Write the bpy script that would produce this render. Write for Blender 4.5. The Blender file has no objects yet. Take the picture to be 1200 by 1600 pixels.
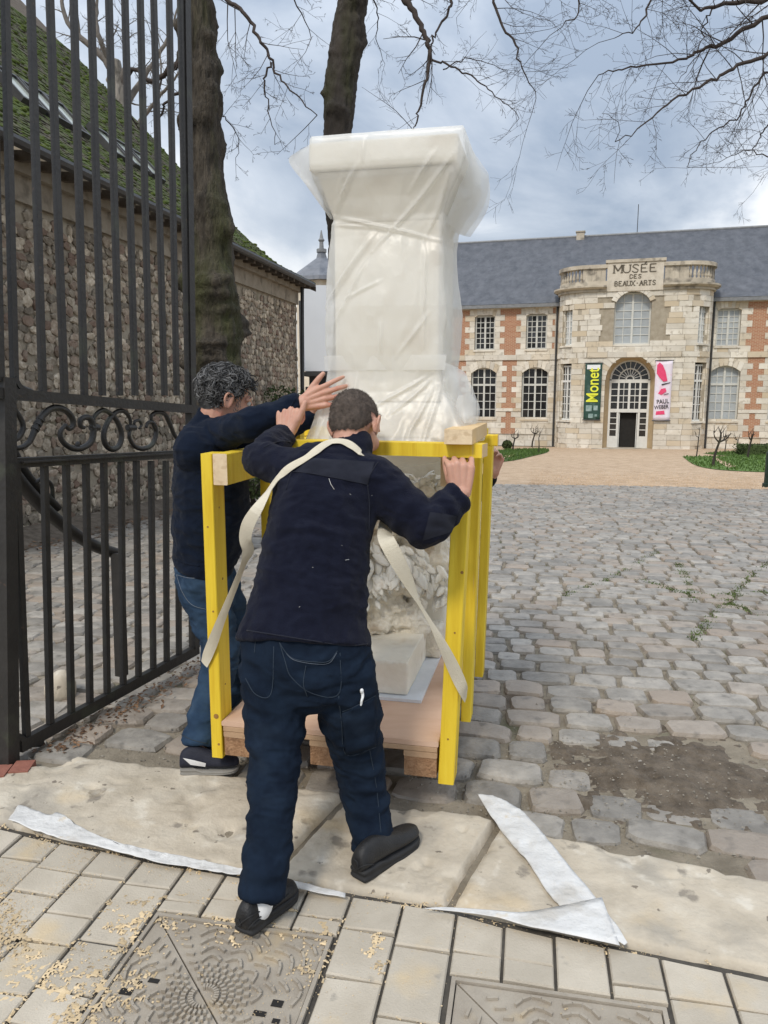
import bpy, math, random, numpy as np
from mathutils import Matrix, Vector
from mathutils.bvhtree import BVHTree
R = random.Random(7)
NP = np.random.RandomState(7)
S = bpy.context.scene
COL = S.collection
rad = math.radians

# ------------------------------------------------------------------ camera, sky, sun, exposure
PITCH = rad(9.05); FPX = 1180.0; EYE = 1.6
cd = bpy.data.cameras.new('camera'); cam = bpy.data.objects.new('camera', cd); COL.objects.link(cam)
cam.location = (0, 0, EYE); cam.rotation_euler = (rad(90) - PITCH, 0, 0)
cd.sensor_fit = 'VERTICAL'; cd.sensor_height = 36; cd.lens = FPX / 1600 * 36
cd.clip_start = 0.05; cd.clip_end = 2000
S.camera = cam
SUN_EL, SUN_AZ = rad(48), rad(205)      # azimuth clockwise from +Y: behind the camera, a little to the left
W = bpy.data.worlds.new('World'); S.world = W; W.use_nodes = True
nt = W.node_tree; nt.nodes.clear(); N = nt.nodes.new; L = nt.links.new
bg = N('ShaderNodeBackground'); bg.inputs['Strength'].default_value = 0.1
out = N('ShaderNodeOutputWorld'); L(bg.outputs[0], out.inputs[0])
sky = N('ShaderNodeTexSky'); sky.sky_type = 'NISHITA'; sky.sun_disc = False
sky.sun_elevation = SUN_EL; sky.sun_rotation = SUN_AZ
tc = N('ShaderNodeTexCoord'); sep = N('ShaderNodeSeparateXYZ'); L(tc.outputs['Generated'], sep.inputs[0])
def wm(op, a, b=None, c=None):
    n = N('ShaderNodeMath'); n.operation = op
    for i, v in enumerate((a, b, c)):
        if v is None: continue
        if isinstance(v, (int, float)): n.inputs[i].default_value = v
        else: L(v, n.inputs[i])
    return n.outputs[0]
zc = wm('MAXIMUM', sep.outputs['Z'], 0.0)
den = wm('ADD', zc, 0.34)
cx = wm('DIVIDE', sep.outputs['X'], den); cy = wm('DIVIDE', sep.outputs['Y'], den)
cmb = N('ShaderNodeCombineXYZ'); L(cx, cmb.inputs[0]); L(cy, cmb.inputs[1])
mp = N('ShaderNodeMapping'); mp.inputs['Location'].default_value = (3.1, 1.3, 0.4); L(cmb.outputs[0], mp.inputs[0])
n1 = N('ShaderNodeTexNoise'); n1.inputs['Scale'].default_value = 1.5; n1.inputs['Detail'].default_value = 8
n1.inputs['Roughness'].default_value = 0.55; n1.inputs['Distortion'].default_value = 0.5; L(mp.outputs[0], n1.inputs['Vector'])
cr = N('ShaderNodeValToRGB'); L(n1.outputs['Fac'], cr.inputs[0])
e = cr.color_ramp.elements
e[0].position = 0.36; e[0].color = (3.0, 3.6, 4.5, 1)
e[1].position = 0.64; e[1].color = (9.9, 9.9, 9.9, 1)
x = e.new(0.5); x.color = (5.4, 5.9, 6.6, 1)
gr = wm('MULTIPLY_ADD', zc, 1.25, 0.63)     # standard overcast sky: brightest overhead
vm = N('ShaderNodeVectorMath'); vm.operation = 'SCALE'; L(cr.outputs[0], vm.inputs[0]); L(gr, vm.inputs['Scale'])
mx = N('ShaderNodeMixRGB'); mx.inputs[0].default_value = 0.88; L(sky.outputs[0], mx.inputs[1]); L(vm.outputs[0], mx.inputs[2])
L(mx.outputs[0], bg.inputs['Color'])
sl = bpy.data.lights.new('sun', 'SUN'); sl.energy = 1.5; sl.angle = rad(10); sl.color = (1.0, 0.93, 0.82)
so = bpy.data.objects.new('sun', sl); COL.objects.link(so)
sd = Vector((math.sin(SUN_AZ) * math.cos(SUN_EL), math.cos(SUN_AZ) * math.cos(SUN_EL), math.sin(SUN_EL)))
so.rotation_euler = sd.to_track_quat('Z', 'Y').to_euler()
S.view_settings.view_transform = 'Standard'; S.view_settings.look = 'None'
S.view_settings.exposure = 0.48; S.view_settings.gamma = 1.0
S.cycles.max_bounces = 8; S.cycles.transparent_max_bounces = 12

# ------------------------------------------------------------------ measuring: a point seen in the photograph, at a known depth
CT, ST = math.cos(PITCH), math.sin(PITCH)
def ray(px, py):
    v = (800 - py) / FPX
    return np.array([(px - 600) / FPX, CT + v * ST, -ST + v * CT])
def P(px, py, Y):
    r = ray(px, py); return np.array([0, 0, EYE]) + r * (Y / r[1])
def G(px, py, z=0.0):
    r = ray(px, py); return np.array([0, 0, EYE]) + r * ((z - EYE) / r[2])
def proj(p):
    p = np.asarray(p, float) - [0, 0, EYE]
    d = p[..., 1] * CT - p[..., 2] * ST; u = p[..., 1] * ST + p[..., 2] * CT
    d = np.maximum(d, 1e-3)
    return 600 + FPX * p[..., 0] / d, 800 - FPX * u / d, d
SLOPE = 0.0413
def gz(y):                                   # the court falls gently away from the gateway
    return -SLOPE * np.clip(np.asarray(y, float) - 3.6, 0, 41.4)
def GS(px, py):
    r = ray(px, py); t = (-EYE + SLOPE * 3.6) / (r[2] + SLOPE * r[1]); return np.array([0, 0, EYE]) + r * t
def frame(az):
    return np.array([math.cos(az), -math.sin(az), 0.0]), np.array([math.sin(az), math.cos(az), 0.0])
AZ = rad(11); UU, WW = frame(AZ)
def onplane(px, py, p0, az):
    d, n = frame(az); r = ray(px, py); t = (n[:2] @ np.asarray(p0)[:2]) / (n[:2] @ r[:2])
    return np.array([0, 0, EYE]) + r * t

# ------------------------------------------------------------------ noise
def _h(i, j, k, s):
    n = (i * 374761393 + j * 668265263 + k * 2147483647 + s * 974634777) & 0x7fffffff
    n = ((n ^ (n >> 13)) * 1274126177) & 0x7fffffff
    return ((n ^ (n >> 16)) & 0xffff) / 65535.0
def vnoise(p, f=1.0, seed=0):
    p = np.asarray(p, float) * f + 100.0
    i = np.floor(p).astype(np.int64); t = p - i; t = t * t * (3 - 2 * t)
    r = 0
    for a in (0, 1):
        for b in (0, 1):
            for c in (0, 1):
                w = (t[..., 0] if a else 1 - t[..., 0]) * (t[..., 1] if b else 1 - t[..., 1]) * (t[..., 2] if c else 1 - t[..., 2])
                r = r + w * _h(i[..., 0] + a, i[..., 1] + b, i[..., 2] + c, seed)
    return r
def fbm(p, f=1.0, o=4, seed=0):
    r = 0; a = 0.5; s = 0
    for k in range(o):
        r = r + a * vnoise(p, f * 2 ** k, seed + k); s += a; a *= 0.5
    return r / s

# ------------------------------------------------------------------ materials
MATS = {}
def mat(name, c1, c2=None, c3=None, scale=6.0, rough=0.8, bump=0.15, bscale=60.0, rand=0.0, hue=None, spots=(), metal=0.0,
        stretch=(1, 1, 1), coord='pos', sss=0.0, detail=5, bdist=0.01, spec=0.4, sheen=0.0):
    m = bpy.data.materials.new(name); m.use_nodes = True; MATS[name] = m
    t = m.node_tree; nn = t.nodes.new; ln = t.links.new
    b = t.nodes['Principled BSDF']
    if coord == 'pos': v = nn('ShaderNodeNewGeometry').outputs['Position']
    else: v = nn('ShaderNodeTexCoord').outputs['Object']
    mpn = nn('ShaderNodeMapping'); mpn.inputs['Scale'].default_value = stretch; ln(v, mpn.inputs[0]); v = mpn.outputs[0]
    ns = nn('ShaderNodeTexNoise'); ns.inputs['Scale'].default_value = scale; ns.inputs['Detail'].default_value = detail
    ns.inputs['Roughness'].default_value = 0.62; ln(v, ns.inputs['Vector'])
    rp = nn('ShaderNodeValToRGB'); ln(ns.outputs['Fac'], rp.inputs[0])
    c2 = c2 or tuple(k * 0.8 for k in c1)
    el = rp.color_ramp.elements
    el[0].position = 0.3; el[0].color = (*c1, 1); el[1].position = 0.7; el[1].color = (*c2, 1)
    if c3: k = el.new(0.5); k.color = (*c3, 1)
    col = rp.outputs[0]
    if rand or hue:
        oi = nn('ShaderNodeObjectInfo').outputs['Random']; ri = nn('ShaderNodeNewGeometry').outputs['Random Per Island']
        ad = nn('ShaderNodeMath'); ad.operation = 'ADD'; ln(oi, ad.inputs[0]); ln(ri, ad.inputs[1])
        fr = nn('ShaderNodeMath'); fr.operation = 'FRACT'; ln(ad.outputs[0], fr.inputs[0])
        if rand:
            mr = nn('ShaderNodeMapRange'); mr.inputs[3].default_value = 1 - rand; mr.inputs[4].default_value = 1 + rand * 0.8
            ln(fr.outputs[0], mr.inputs[0])
            sc = nn('ShaderNodeVectorMath'); sc.operation = 'SCALE'; ln(col, sc.inputs[0]); ln(mr.outputs[0], sc.inputs['Scale']); col = sc.outputs[0]
        if hue:
            m7 = nn('ShaderNodeMath'); m7.operation = 'MULTIPLY'; m7.inputs[1].default_value = 7.31; ln(fr.outputs[0], m7.inputs[0])
            f7 = nn('ShaderNodeMath'); f7.operation = 'FRACT'; ln(m7.outputs[0], f7.inputs[0])
            hm = nn('ShaderNodeMapRange'); hm.inputs[1].default_value = 0.55; hm.inputs[4].default_value = 0.75; ln(f7.outputs[0], hm.inputs[0])
            hx = nn('ShaderNodeMixRGB'); hx.inputs[2].default_value = (*hue, 1); ln(hm.outputs[0], hx.inputs[0]); ln(col, hx.inputs[1]); col = hx.outputs[0]
    for (sc_, ss, th, soft, amt) in spots:
        n2 = nn('ShaderNodeTexNoise'); n2.inputs['Scale'].default_value = ss; n2.inputs['Detail'].default_value = 6; ln(v, n2.inputs['Vector'])
        mr = nn('ShaderNodeMapRange'); mr.inputs[1].default_value = th; mr.inputs[2].default_value = th + soft; mr.inputs[4].default_value = amt
        ln(n2.outputs['Fac'], mr.inputs[0])
        mxn = nn('ShaderNodeMixRGB'); mxn.inputs[2].default_value = (*sc_, 1); ln(mr.outputs[0], mxn.inputs[0]); ln(col, mxn.inputs[1]); col = mxn.outputs[0]
    ln(col, b.inputs['Base Color'])
    b.inputs['Roughness'].default_value = rough; b.inputs['Metallic'].default_value = metal
    b.inputs['Specular IOR Level'].default_value = spec
    if sss:
        b.inputs['Subsurface Weight'].default_value = sss; b.inputs['Subsurface Radius'].default_value = (0.012, 0.005, 0.003)
    if sheen: b.inputs['Sheen Weight'].default_value = sheen; b.inputs['Sheen Roughness'].default_value = 0.5
    if bump:
        nb = nn('ShaderNodeTexNoise'); nb.inputs['Scale'].default_value = bscale; nb.inputs['Detail'].default_value = 5; ln(v, nb.inputs['Vector'])
        bp = nn('ShaderNodeBump'); bp.inputs['Strength'].default_value = bump; bp.inputs['Distance'].default_value = bdist
        ln(nb.outputs['Fac'], bp.inputs['Height']); ln(bp.outputs[0], b.inputs['Normal'])
    return m

# ------------------------------------------------------------------ mesh building
class MB:
    def __init__(s): s.v = []; s.f = []
    def add(s, vs, fs):
        o = len(s.v); s.v.extend([tuple(map(float, p)) for p in vs]); s.f.extend([tuple(i + o for i in q) for q in fs])
    def box(s, lo, hi, M=None):
        vs = [(x, y, z) for x in (lo[0], hi[0]) for y in (lo[1], hi[1]) for z in (lo[2], hi[2])]
        if M is not None: vs = [M(p) for p in vs]
        s.add(vs, [(0, 1, 3, 2), (4, 6, 7, 5), (0, 4, 5, 1), (2, 3, 7, 6), (0, 2, 6, 4), (1, 5, 7, 3)])
    def bar(s, a, b, w, d, side=(1, 0, 0)):       # a straight bar of section w x d from a to b
        a = np.asarray(a, float); b = np.asarray(b, float); t = b - a; t /= np.linalg.norm(t)
        sd = np.asarray(side, float); sd = sd - t * (sd @ t); sd /= np.linalg.norm(sd); n = np.cross(t, sd)
        vs = [p + sd * sx * w / 2 + n * sy * d / 2 for p in (a, b) for sx, sy in ((-1, -1), (1, -1), (1, 1), (-1, 1))]
        s.add(vs, [(3, 2, 1, 0), (4, 5, 6, 7), (0, 1, 5, 4), (1, 2, 6, 5), (2, 3, 7, 6), (3, 0, 4, 7)])
    def tube(s, pts, r, n=8, cap=True, flat=None, side=None):
        pts = np.asarray(pts, float); m = len(pts)
        r = np.broadcast_to(np.asarray(r, float), (m,)) if np.ndim(r) < 2 else np.asarray(r, float)
        rw = r if r.ndim == 1 else r[:, 0]; rd = r if r.ndim == 1 else r[:, 1]
        tg = np.gradient(pts, axis=0); tg /= np.linalg.norm(tg, axis=1)[:, None] + 1e-12
        sv = np.asarray(side, float) if side is not None else (np.array([0, 0, 1.0]) if abs(tg[0][2]) < 0.9 else np.array([1.0, 0, 0]))
        vs = []
        for i in range(m):
            q = sv - tg[i] * (sv @ tg[i]); l = np.linalg.norm(q)
            q = q / l if l > 1e-6 else np.cross(tg[i], [0.3, 0.5, 0.8])
            if side is None: sv = q
            nn_ = np.cross(tg[i], q)
            for k in range(n):
                a = 2 * math.pi * k / n
                vs.append(pts[i] + q * math.cos(a) * rw[i] + nn_ * math.sin(a) * rd[i])
        fs = [(i * n + k, i * n + (k + 1) % n, (i + 1) * n + (k + 1) % n, (i + 1) * n + k) for i in range(m - 1) for k in range(n)]
        if cap: fs += [tuple(range(n - 1, -1, -1)), tuple((m - 1) * n + k for k in range(n))]
        s.add(vs, fs)
    def capsule(s, pts, r, n=12, side=None, open0=False, open1=False):      # swept limb with round (or cut) ends
        pts = np.asarray(pts, float)
        r = np.asarray(r, float); r = np.stack([r, r], 1) if r.ndim == 1 else r
        k = max(2, int(3))
        P2, R2 = [], []
        t0 = pts[0] - pts[1]; t0 /= np.linalg.norm(t0); t1 = pts[-1] - pts[-2]; t1 /= np.linalg.norm(t1)
        for a in (80, 55, 28) if not open0 else (): P2.append(pts[0] + t0 * math.sin(rad(a)) * r[0].min()); R2.append(r[0] * math.cos(rad(a)))
        for p, q in zip(pts, r): P2.append(p); R2.append(q)
        for a in (28, 55, 80) if not open1 else (): P2.append(pts[-1] + t1 * math.sin(rad(a)) * r[-1].min()); R2.append(r[-1] * math.cos(rad(a)))
        s.tube(P2, np.array(R2), n, True, side=side)
    def ell(s, c, r, A=np.eye(3), n=14, m=9):
        c = np.asarray(c, float); vs = [c + A @ np.array([0, 0, r[2]])]
        for i in range(1, m):
            ph = math.pi * i / m
            for k in range(n):
                a = 2 * math.pi * k / n
                vs.append(c + A @ np.array([r[0] * math.sin(ph) * math.cos(a), r[1] * math.sin(ph) * math.sin(a), r[2] * math.cos(ph)]))
        vs.append(c - A @ np.array([0, 0, r[2]])); e_ = len(vs) - 1
        fs = [(0, 1 + k, 1 + (k + 1) % n) for k in range(n)]
        fs += [(1 + i * n + k, 1 + (i + 1) * n + k, 1 + (i + 1) * n + (k + 1) % n, 1 + i * n + (k + 1) % n) for i in range(m - 2) for k in range(n)]
        fs += [(e_, 1 + (m - 2) * n + (k + 1) % n, 1 + (m - 2) * n + k) for k in range(n)]
        s.add(vs, fs)
    def grid(s, pts):                             # pts[i][j] -> sheet
        a = len(pts); b = len(pts[0])
        s.add([p for row in pts for p in row], [(i * b + j, i * b + j + 1, (i + 1) * b + j + 1, (i + 1) * b + j) for i in range(a - 1) for j in range(b - 1)])
    def prism(s, poly, z0, z1, M=None):           # poly: list of (x,y)
        n = len(poly); vs = [(p[0], p[1], z0) for p in poly] + [(p[0], p[1], z1) for p in poly]
        if M is not None: vs = [M(p) for p in vs]
        s.add(vs, [tuple(range(n - 1, -1, -1)), tuple(range(n, 2 * n))] + [(i, (i + 1) % n, n + (i + 1) % n, n + i) for i in range(n)])
    def mesh(s, name, m=None, smooth=False):
        me = bpy.data.meshes.new(name); me.from_pydata(s.v, [], s.f)
        if m: me.materials.append(MATS[m] if isinstance(m, str) else m)
        if smooth: me.polygons.foreach_set('use_smooth', [True] * len(me.polygons))
        me.update(); return me
    def build(s, name, m, parent=None, smooth=False, **kw):
        return link(name, s.mesh(name, m, smooth), parent, **kw)
def link(name, me, parent=None, label=None, cat=None, group=None, kind=None):
    o = bpy.data.objects.new(name, me); COL.objects.link(o)
    if parent: o.parent = parent
    tag(o, label, cat, group, kind); return o
def tag(o, label=None, cat=None, group=None, kind=None):
    for k, v in (('label', label), ('category', cat), ('group', group), ('kind', kind)):
        if v: o[k] = v
    return o
def thing(name, label, cat, loc=(0, 0, 0), group=None):
    o = bpy.data.objects.new(name, None); COL.objects.link(o); o.empty_display_size = 0.1
    o.location = tuple(map(float, loc)); tag(o, label, cat, group); return o
class Local:                                      # children of a thing whose Empty stands at loc: build in world, shift here
    pass
def under(o, *kids):                              # give world-built parts their place under an Empty
    for k in kids:
        k.parent = o; k.matrix_parent_inverse = Matrix.Translation(-Vector(o.location))
def catmull(pts, k=6):
    p = [np.asarray(q, float) for q in pts]; p = [2 * p[0] - p[1]] + p + [2 * p[-1] - p[-2]]; o = []
    for i in range(1, len(p) - 2):
        for j in range(k):
            t = j / k
            o.append(0.5 * (2 * p[i] + (p[i + 1] - p[i - 1]) * t + (2 * p[i - 1] - 5 * p[i] + 4 * p[i + 1] - p[i + 2]) * t * t + (3 * p[i] - p[i - 1] - 3 * p[i + 1] + p[i + 2]) * t ** 3))
    o.append(p[-2]); return np.array(o)
def pieces(name, mats, variants, m, parent, many, limit=300, size=None, hide=None, smooth=False, vary=None):
    """alike pieces: the LIMIT that show largest are objects of their own, the rest one stuff part; mats are 4x4 in the parent's space"""
    mats = np.asarray(mats, float); n = len(mats)
    pm = np.array(parent.matrix_basis) if parent is not None else np.eye(4)
    cen = mats[:, :3, 3] @ pm[:3, :3].T + pm[:3, 3]
    x, y, d = proj(cen)
    if size is None: size = np.linalg.norm(mats[:, :3, 0], axis=1) * np.maximum(np.linalg.norm(mats[:, :3, 1], axis=1), np.linalg.norm(mats[:, :3, 2], axis=1))
    imp = size / d ** 2
    vis = (x > 0) & (x < 1200) & (y > 0) & (y < 1600)
    if hide is not None: vis &= ~hide(x, y)
    order = np.argsort(-np.where(vis, imp, 0.0)); order = [i for i in order if vis[i]][:limit]
    mes = []
    for k, (vv, ff) in enumerate(variants):
        b = MB(); b.add(vv, ff); mes.append(b.mesh(name, m, smooth))
    var = vary if vary is not None else NP.randint(0, len(variants), n)
    for i in order:
        o = bpy.data.objects.new(name, mes[var[i]]); COL.objects.link(o); o.parent = parent; o.matrix_basis = Matrix(mats[i].tolist())
    rest = sorted(set(range(n)) - set(order))
    if rest:
        V, Fc = [], []; off = 0
        for k, (vv, ff) in enumerate(variants):
            idx = [i for i in rest if var[i] == k]
            if not idx: continue
            vh = np.c_[np.asarray(vv, float), np.ones(len(vv))]
            w = np.einsum('nij,vj->nvi', mats[idx], vh)[..., :3].reshape(-1, 3); V.append(w)
            for q in range(len(idx)):
                Fc.extend([tuple(a + off for a in f) for f in ff]); off += len(vv)
        me = bpy.data.meshes.new(many); me.from_pydata(np.concatenate(V).tolist(), [], Fc); me.materials.append(MATS[m])
        if smooth: me.polygons.foreach_set('use_smooth', [True] * len(me.polygons))
        link(many, me, parent, kind='stuff')
def m4(x, y, z, o):
    M = np.eye(4); M[:3, 0] = x; M[:3, 1] = y; M[:3, 2] = z; M[:3, 3] = o; return M
def cubev(bev=0.0):                               # unit cube, corner at the centre, optional chamfer of the +Z rim
    b = MB(); b.box((-.5, -.5, -.5), (.5, .5, .5)); return b.v, b.f
def cobble(rs, top=0.75, rim=0.82, n=10):
    def ring(k, z, jit):
        o = []
        for i in range(n):
            a = 2 * math.pi * (i + 0.5) / n; c, s_ = math.cos(a), math.sin(a)
            e_ = 0.42
            x = math.copysign(abs(c) ** e_, c) * 0.5 * k; y = math.copysign(abs(s_) ** e_, s_) * 0.5 * k
            o.append((x + jit[i][0], y + jit[i][1], z + jit[i][2] * 0.5))
        return o
    j = [(rs.uniform(-.035, .035), rs.uniform(-.04, .04), rs.uniform(-.05, .05)) for _ in range(n)]
    vs = ring(1.0, -1.0, j) + ring(1.0, -.30, j) + ring(0.93, -0.06, j) + ring(0.70, 0.0, j) + [(0, 0, 0.02)]
    fs = [(r * n + i, r * n + (i + 1) % n, (r + 1) * n + (i + 1) % n, (r + 1) * n + i) for r in range(3) for i in range(n)]
    fs += [(3 * n + i, 3 * n + (i + 1) % n, 4 * n) for i in range(n)]
    return vs, fs
def rlump(rs, n=7):                               # irregular rubble stone face, +Z out of the wall
    a0 = rs.random() * 6; rr = [rs.uniform(.38, .56) for _ in range(n)]
    an = [a0 + 2 * math.pi * (i + rs.uniform(-.25, .25)) / n for i in range(n)]
    vs = [(r * math.cos(a), r * math.sin(a), -.4) for r, a in zip(rr, an)] + [(r * .96 * math.cos(a), r * .96 * math.sin(a), .1) for r, a in zip(rr, an)]
    vs += [(r * .6 * math.cos(a), r * .6 * math.sin(a), .3 + rs.uniform(-.12, .12)) for r, a in zip(rr, an)]
    fs = [(k * n + i, k * n + (i + 1) % n, (k + 1) * n + (i + 1) % n, (k + 1) * n + i) for k in (0, 1) for i in range(n)] + [tuple(2 * n + i for i in range(n))]
    return vs, fs
def organic(name, mb, m, voxel, smooth=4, disp=None, parent=None, factor=0.5):
    """one continuous surface grown round overlapping shapes"""
    me = mb.mesh(name, m); o = bpy.data.objects.new(name, me); COL.objects.link(o)
    r = o.modifiers.new('r', 'REMESH'); r.mode = 'VOXEL'; r.voxel_size = voxel; r.use_smooth_shade = True
    if smooth: q = o.modifiers.new('s', 'SMOOTH'); q.iterations = smooth; q.factor = factor
    dg = bpy.context.evaluated_depsgraph_get(); dg.update()
    me2 = bpy.data.meshes.new_from_object(o.evaluated_get(dg)); o.modifiers.clear(); o.data = me2; bpy.data.meshes.remove(me)
    me2.name = name
    if not me2.materials: me2.materials.append(MATS[m])
    if disp:
        k = len(me2.vertices); co = np.empty(k * 3); me2.vertices.foreach_get('co', co); co = co.reshape(-1, 3)
        no = np.empty(k * 3); me2.vertices.foreach_get('normal', no); no = no.reshape(-1, 3)
        co = co + no * disp(co, no)[:, None]; me2.vertices.foreach_set('co', co.ravel()); me2.update()
    me2.polygons.foreach_set('use_smooth', [True] * len(me2.polygons))
    if parent: under(parent, o)
    return o
def bvh(o):
    me = o.data; return BVHTree.FromPolygons([v.co.copy() for v in me.vertices], [tuple(p.vertices) for p in me.polygons])
def trace(tree, pts, off=0.004, k=6, fallback=None):     # lay a line on a surface where the photograph shows it
    c = catmull([(a, b, 0) for a, b in pts], k); o = []; O = Vector((0, 0, EYE))
    for q in c:
        d = Vector(ray(q[0], q[1])).normalized(); h = tree.ray_cast(O, d)
        if h[0] is not None:
            nrm = h[1] if h[1].dot(d) < 0 else -h[1]
            o.append(np.array(h[0] + nrm * off))
    return np.array(o)

# ------------------------------------------------------------------ the materials
mat('mud', (.16, .135, .10), (.29, .25, .19), scale=7, bump=.6, bscale=90, rough=.95, spots=[((.035, .06, .015), 1.6, .56, .12, .6)])
mat('dirt', (.075, .058, .042), (.19, .155, .118), scale=11, bump=.8, bscale=120, rough=.97, spots=[((.3, .27, .23), 60, .69, .05, .6)])
mat('cobblestone', (.215, .195, .165), (.385, .35, .30), (.295, .27, .235), scale=9, bump=.35, bscale=70, rough=.46, spec=.6, rand=.28, hue=(.34, .265, .20), spots=[((.10, .09, .075), 14, .56, .15, .6)])
mat('gravel', (.38, .265, .165), (.58, .435, .30), scale=3, bump=.9, bscale=45, rough=.95, spots=[((.2, .135, .1), 30, .55, .1, .6), ((.6, .5, .4), 24, .62, .06, .6)])
mat('limestone', (.40, .345, .265), (.60, .54, .44), (.52, .455, .36), scale=4.5, bump=.5, bscale=55, bdist=.008, rough=.88, spots=[((.32, .29, .245), 3.1, .53, .14, .7), ((.20, .175, .145), 7.5, .62, .05, .75), ((.60, .45, .25), 2.6, .58, .12, .5), ((.70, .65, .56), 9, .6, .08, .5), ((.14, .115, .09), 21, .67, .03, .8)])
mat('paver', (.42, .37, .295), (.53, .475, .39), scale=5, bump=.25, bscale=160, rough=.85, rand=.1, spots=[((.62, .45, .22), 4.2, .58, .14, .45), ((.25, .23, .2), 17, .65, .08, .5)])
mat('joint', (.05, .045, .04), (.10, .09, .075), scale=20, rough=.95)
mat('cast_iron', (.30, .26, .21), (.40, .355, .29), scale=8, bump=.25, bscale=200, rough=.75, spots=[((.60, .44, .22), 5.0, .58, .12, .4), ((.2, .17, .14), 9, .6, .1, .5)])
mat('hole_dark', (.012, .011, .01), (.02, .018, .016), bump=0)
mat('sand', (.56, .42, .24), (.68, .54, .35), scale=30, rough=.95, rand=.25)
mat('white_paper', (.60, .59, .57), (.72, .715, .70), scale=7, rough=.5, bump=.6, bscale=22, bdist=.02, spots=[((.46, .42, .36), 6, .54, .12, .6), ((.60, .47, .28), 11, .64, .06, .5)])
mat('iron', (.017, .015, .0135), (.030, .027, .024), scale=10, rough=.5, bump=.25, bscale=55, spots=[((.05, .055, .035), 6, .6, .1, .6), ((.10, .06, .04), 28, .68, .06, .5)], spec=.5)
mat('red_brick', (.22, .085, .06), (.34, .14, .10), scale=14, bump=.4, rough=.9, rand=.15)
mat('bark', (.025, .021, .016), (.095, .078, .058), scale=16, stretch=(1, 1, .2), bump=1.0, bscale=34, bdist=.05, rough=.95, spots=[((.05, .058, .014), 2.2, .54, .14, .7), ((.02, .017, .013), 18, .6, .1, .6)])
mat('bark_dark', (.028, .023, .019), (.065, .054, .044), scale=10, stretch=(1, 1, .3), bump=.8, bscale=24, bdist=.03, rough=.95, spots=[((.05, .055, .018), 2.0, .58, .12, .5)])
mat('bark_pale', (.22, .20, .17), (.34, .31, .27), scale=5, stretch=(1, 1, .3), bump=.4, rough=.9, spots=[((.10, .09, .07), 7, .55, .1, .6)])
mat('twig', (.035, .026, .022), (.06, .045, .038), scale=10, bump=0, rough=.9)
mat('twig_pale', (.13, .115, .10), (.2, .18, .16), scale=10, bump=0, rough=.9)
mat('rubble_mortar', (.23, .195, .145), (.36, .315, .245), scale=5, bump=.8, bscale=45, rough=.95, spots=[((.14, .115, .08), 2.2, .5, .2, .6), ((.12, .13, .06), 1.1, .6, .1, .4)])
mat('rubble', (.20, .16, .115), (.50, .44, .35), (.34, .285, .215), scale=14, bump=.5, bscale=60, rough=.9, rand=.55, hue=(.15, .085, .06), spots=[((.11, .085, .06), 4, .56, .14, .5)])
mat('old_wood', (.075, .058, .042), (.15, .12, .09), scale=9, stretch=(1, 1, 1), bump=.6, rough=.92)
mat('plaster_band', (.22, .185, .14), (.34, .30, .24), scale=3, bump=.5, rough=.93, spots=[((.10, .08, .06), 4, .55, .12, .6)])
mat('tile', (.045, .040, .028), (.10, .085, .06), scale=6, bump=.6, bscale=50, rough=.92, rand=.35, spots=[((.058, .085, .012), 1.7, .40, .16, .9), ((.10, .125, .022), 8, .56, .12, .6)])
mat('moss', (.045, .07, .010), (.09, .12, .02), scale=12, bump=.8, bscale=70, rough=.98, spots=[((.03, .04, .012), 5, .58, .1, .6)])
mat('skylight_glass', (.30, .34, .27), (.42, .45, .40), scale=2, bump=0, rough=.15, spec=.8)
mat('lead', (.16, .165, .17), (.24, .245, .25), scale=5, rough=.5, bump=.1)
mat('dark_metal', (.035, .035, .036), (.06, .06, .06), scale=8, rough=.5)
mat('zinc', (.30, .32, .34), (.40, .42, .44), scale=5, rough=.4, bump=.05)
mat('ashlar', (.60, .55, .46), (.76, .72, .64), (.69, .64, .55), scale=1.6, coord='pos', bump=.4, bscale=30, rough=.9, rand=.14, hue=(.54, .43, .28), spots=[((.36, .31, .24), 3.5, .57, .1, .55)])
mat('inscription', (.56, .50, .41), (.66, .60, .50), scale=3, bump=.3, rough=.93, spots=[((.38, .33, .26), 1.6, .56, .1, .4)])
mat('ashlar_joint', (.30, .255, .19), (.42, .37, .29), scale=4, bump=.3, rough=.95)
mat('weathered_stone', (.40, .355, .28), (.58, .52, .42), (.50, .44, .35), scale=1.5, bump=.5, bscale=25, rough=.93, rand=.12, spots=[((.17, .15, .125), 1.9, .5, .14, .8)])
mat('ochre_render', (.48, .36, .21), (.60, .46, .28), scale=2, rough=.95, bump=.2)
mat('slate', (.12, .13, .15), (.20, .21, .235), scale=2.2, stretch=(1, 1, .5), bump=.3, bscale=14, rough=.5, spots=[((.09, .105, .13), 3.5, .55, .14, .55), ((.24, .26, .29), 6, .63, .1, .4)])
mat('white_joinery', (.66, .66, .63), (.76, .76, .73), scale=4, rough=.5, bump=.05)
mat('grey_joinery', (.56, .56, .52), (.64, .64, .60), scale=4, rough=.5, bump=.05)
mat('dark_glass', (.010, .011, .012), (.03, .032, .034), scale=1.2, rough=.08, bump=0, spec=.7)
mat('pale_blind', (.33, .36, .38), (.46, .49, .50), scale=1.0, rough=.25, bump=0, spec=.6)
mat('carved_letter', (.10, .085, .065), (.15, .13, .10), bump=0, rough=.95)
mat('banner_green', (.022, .060, .050), (.030, .085, .062), scale=2, rough=.6, bump=0, spots=[((.10, .17, .15), 2.2, .56, .1, .6)])
mat('print_yellow', (.78, .80, .05), (.84, .86, .08), rough=.6, bump=0)
mat('print_white', (.78, .79, .80), (.82, .83, .84), rough=.6, bump=0)
mat('print_teal', (.16, .26, .24), (.35, .45, .44), scale=4, rough=.6, bump=0)
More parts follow.
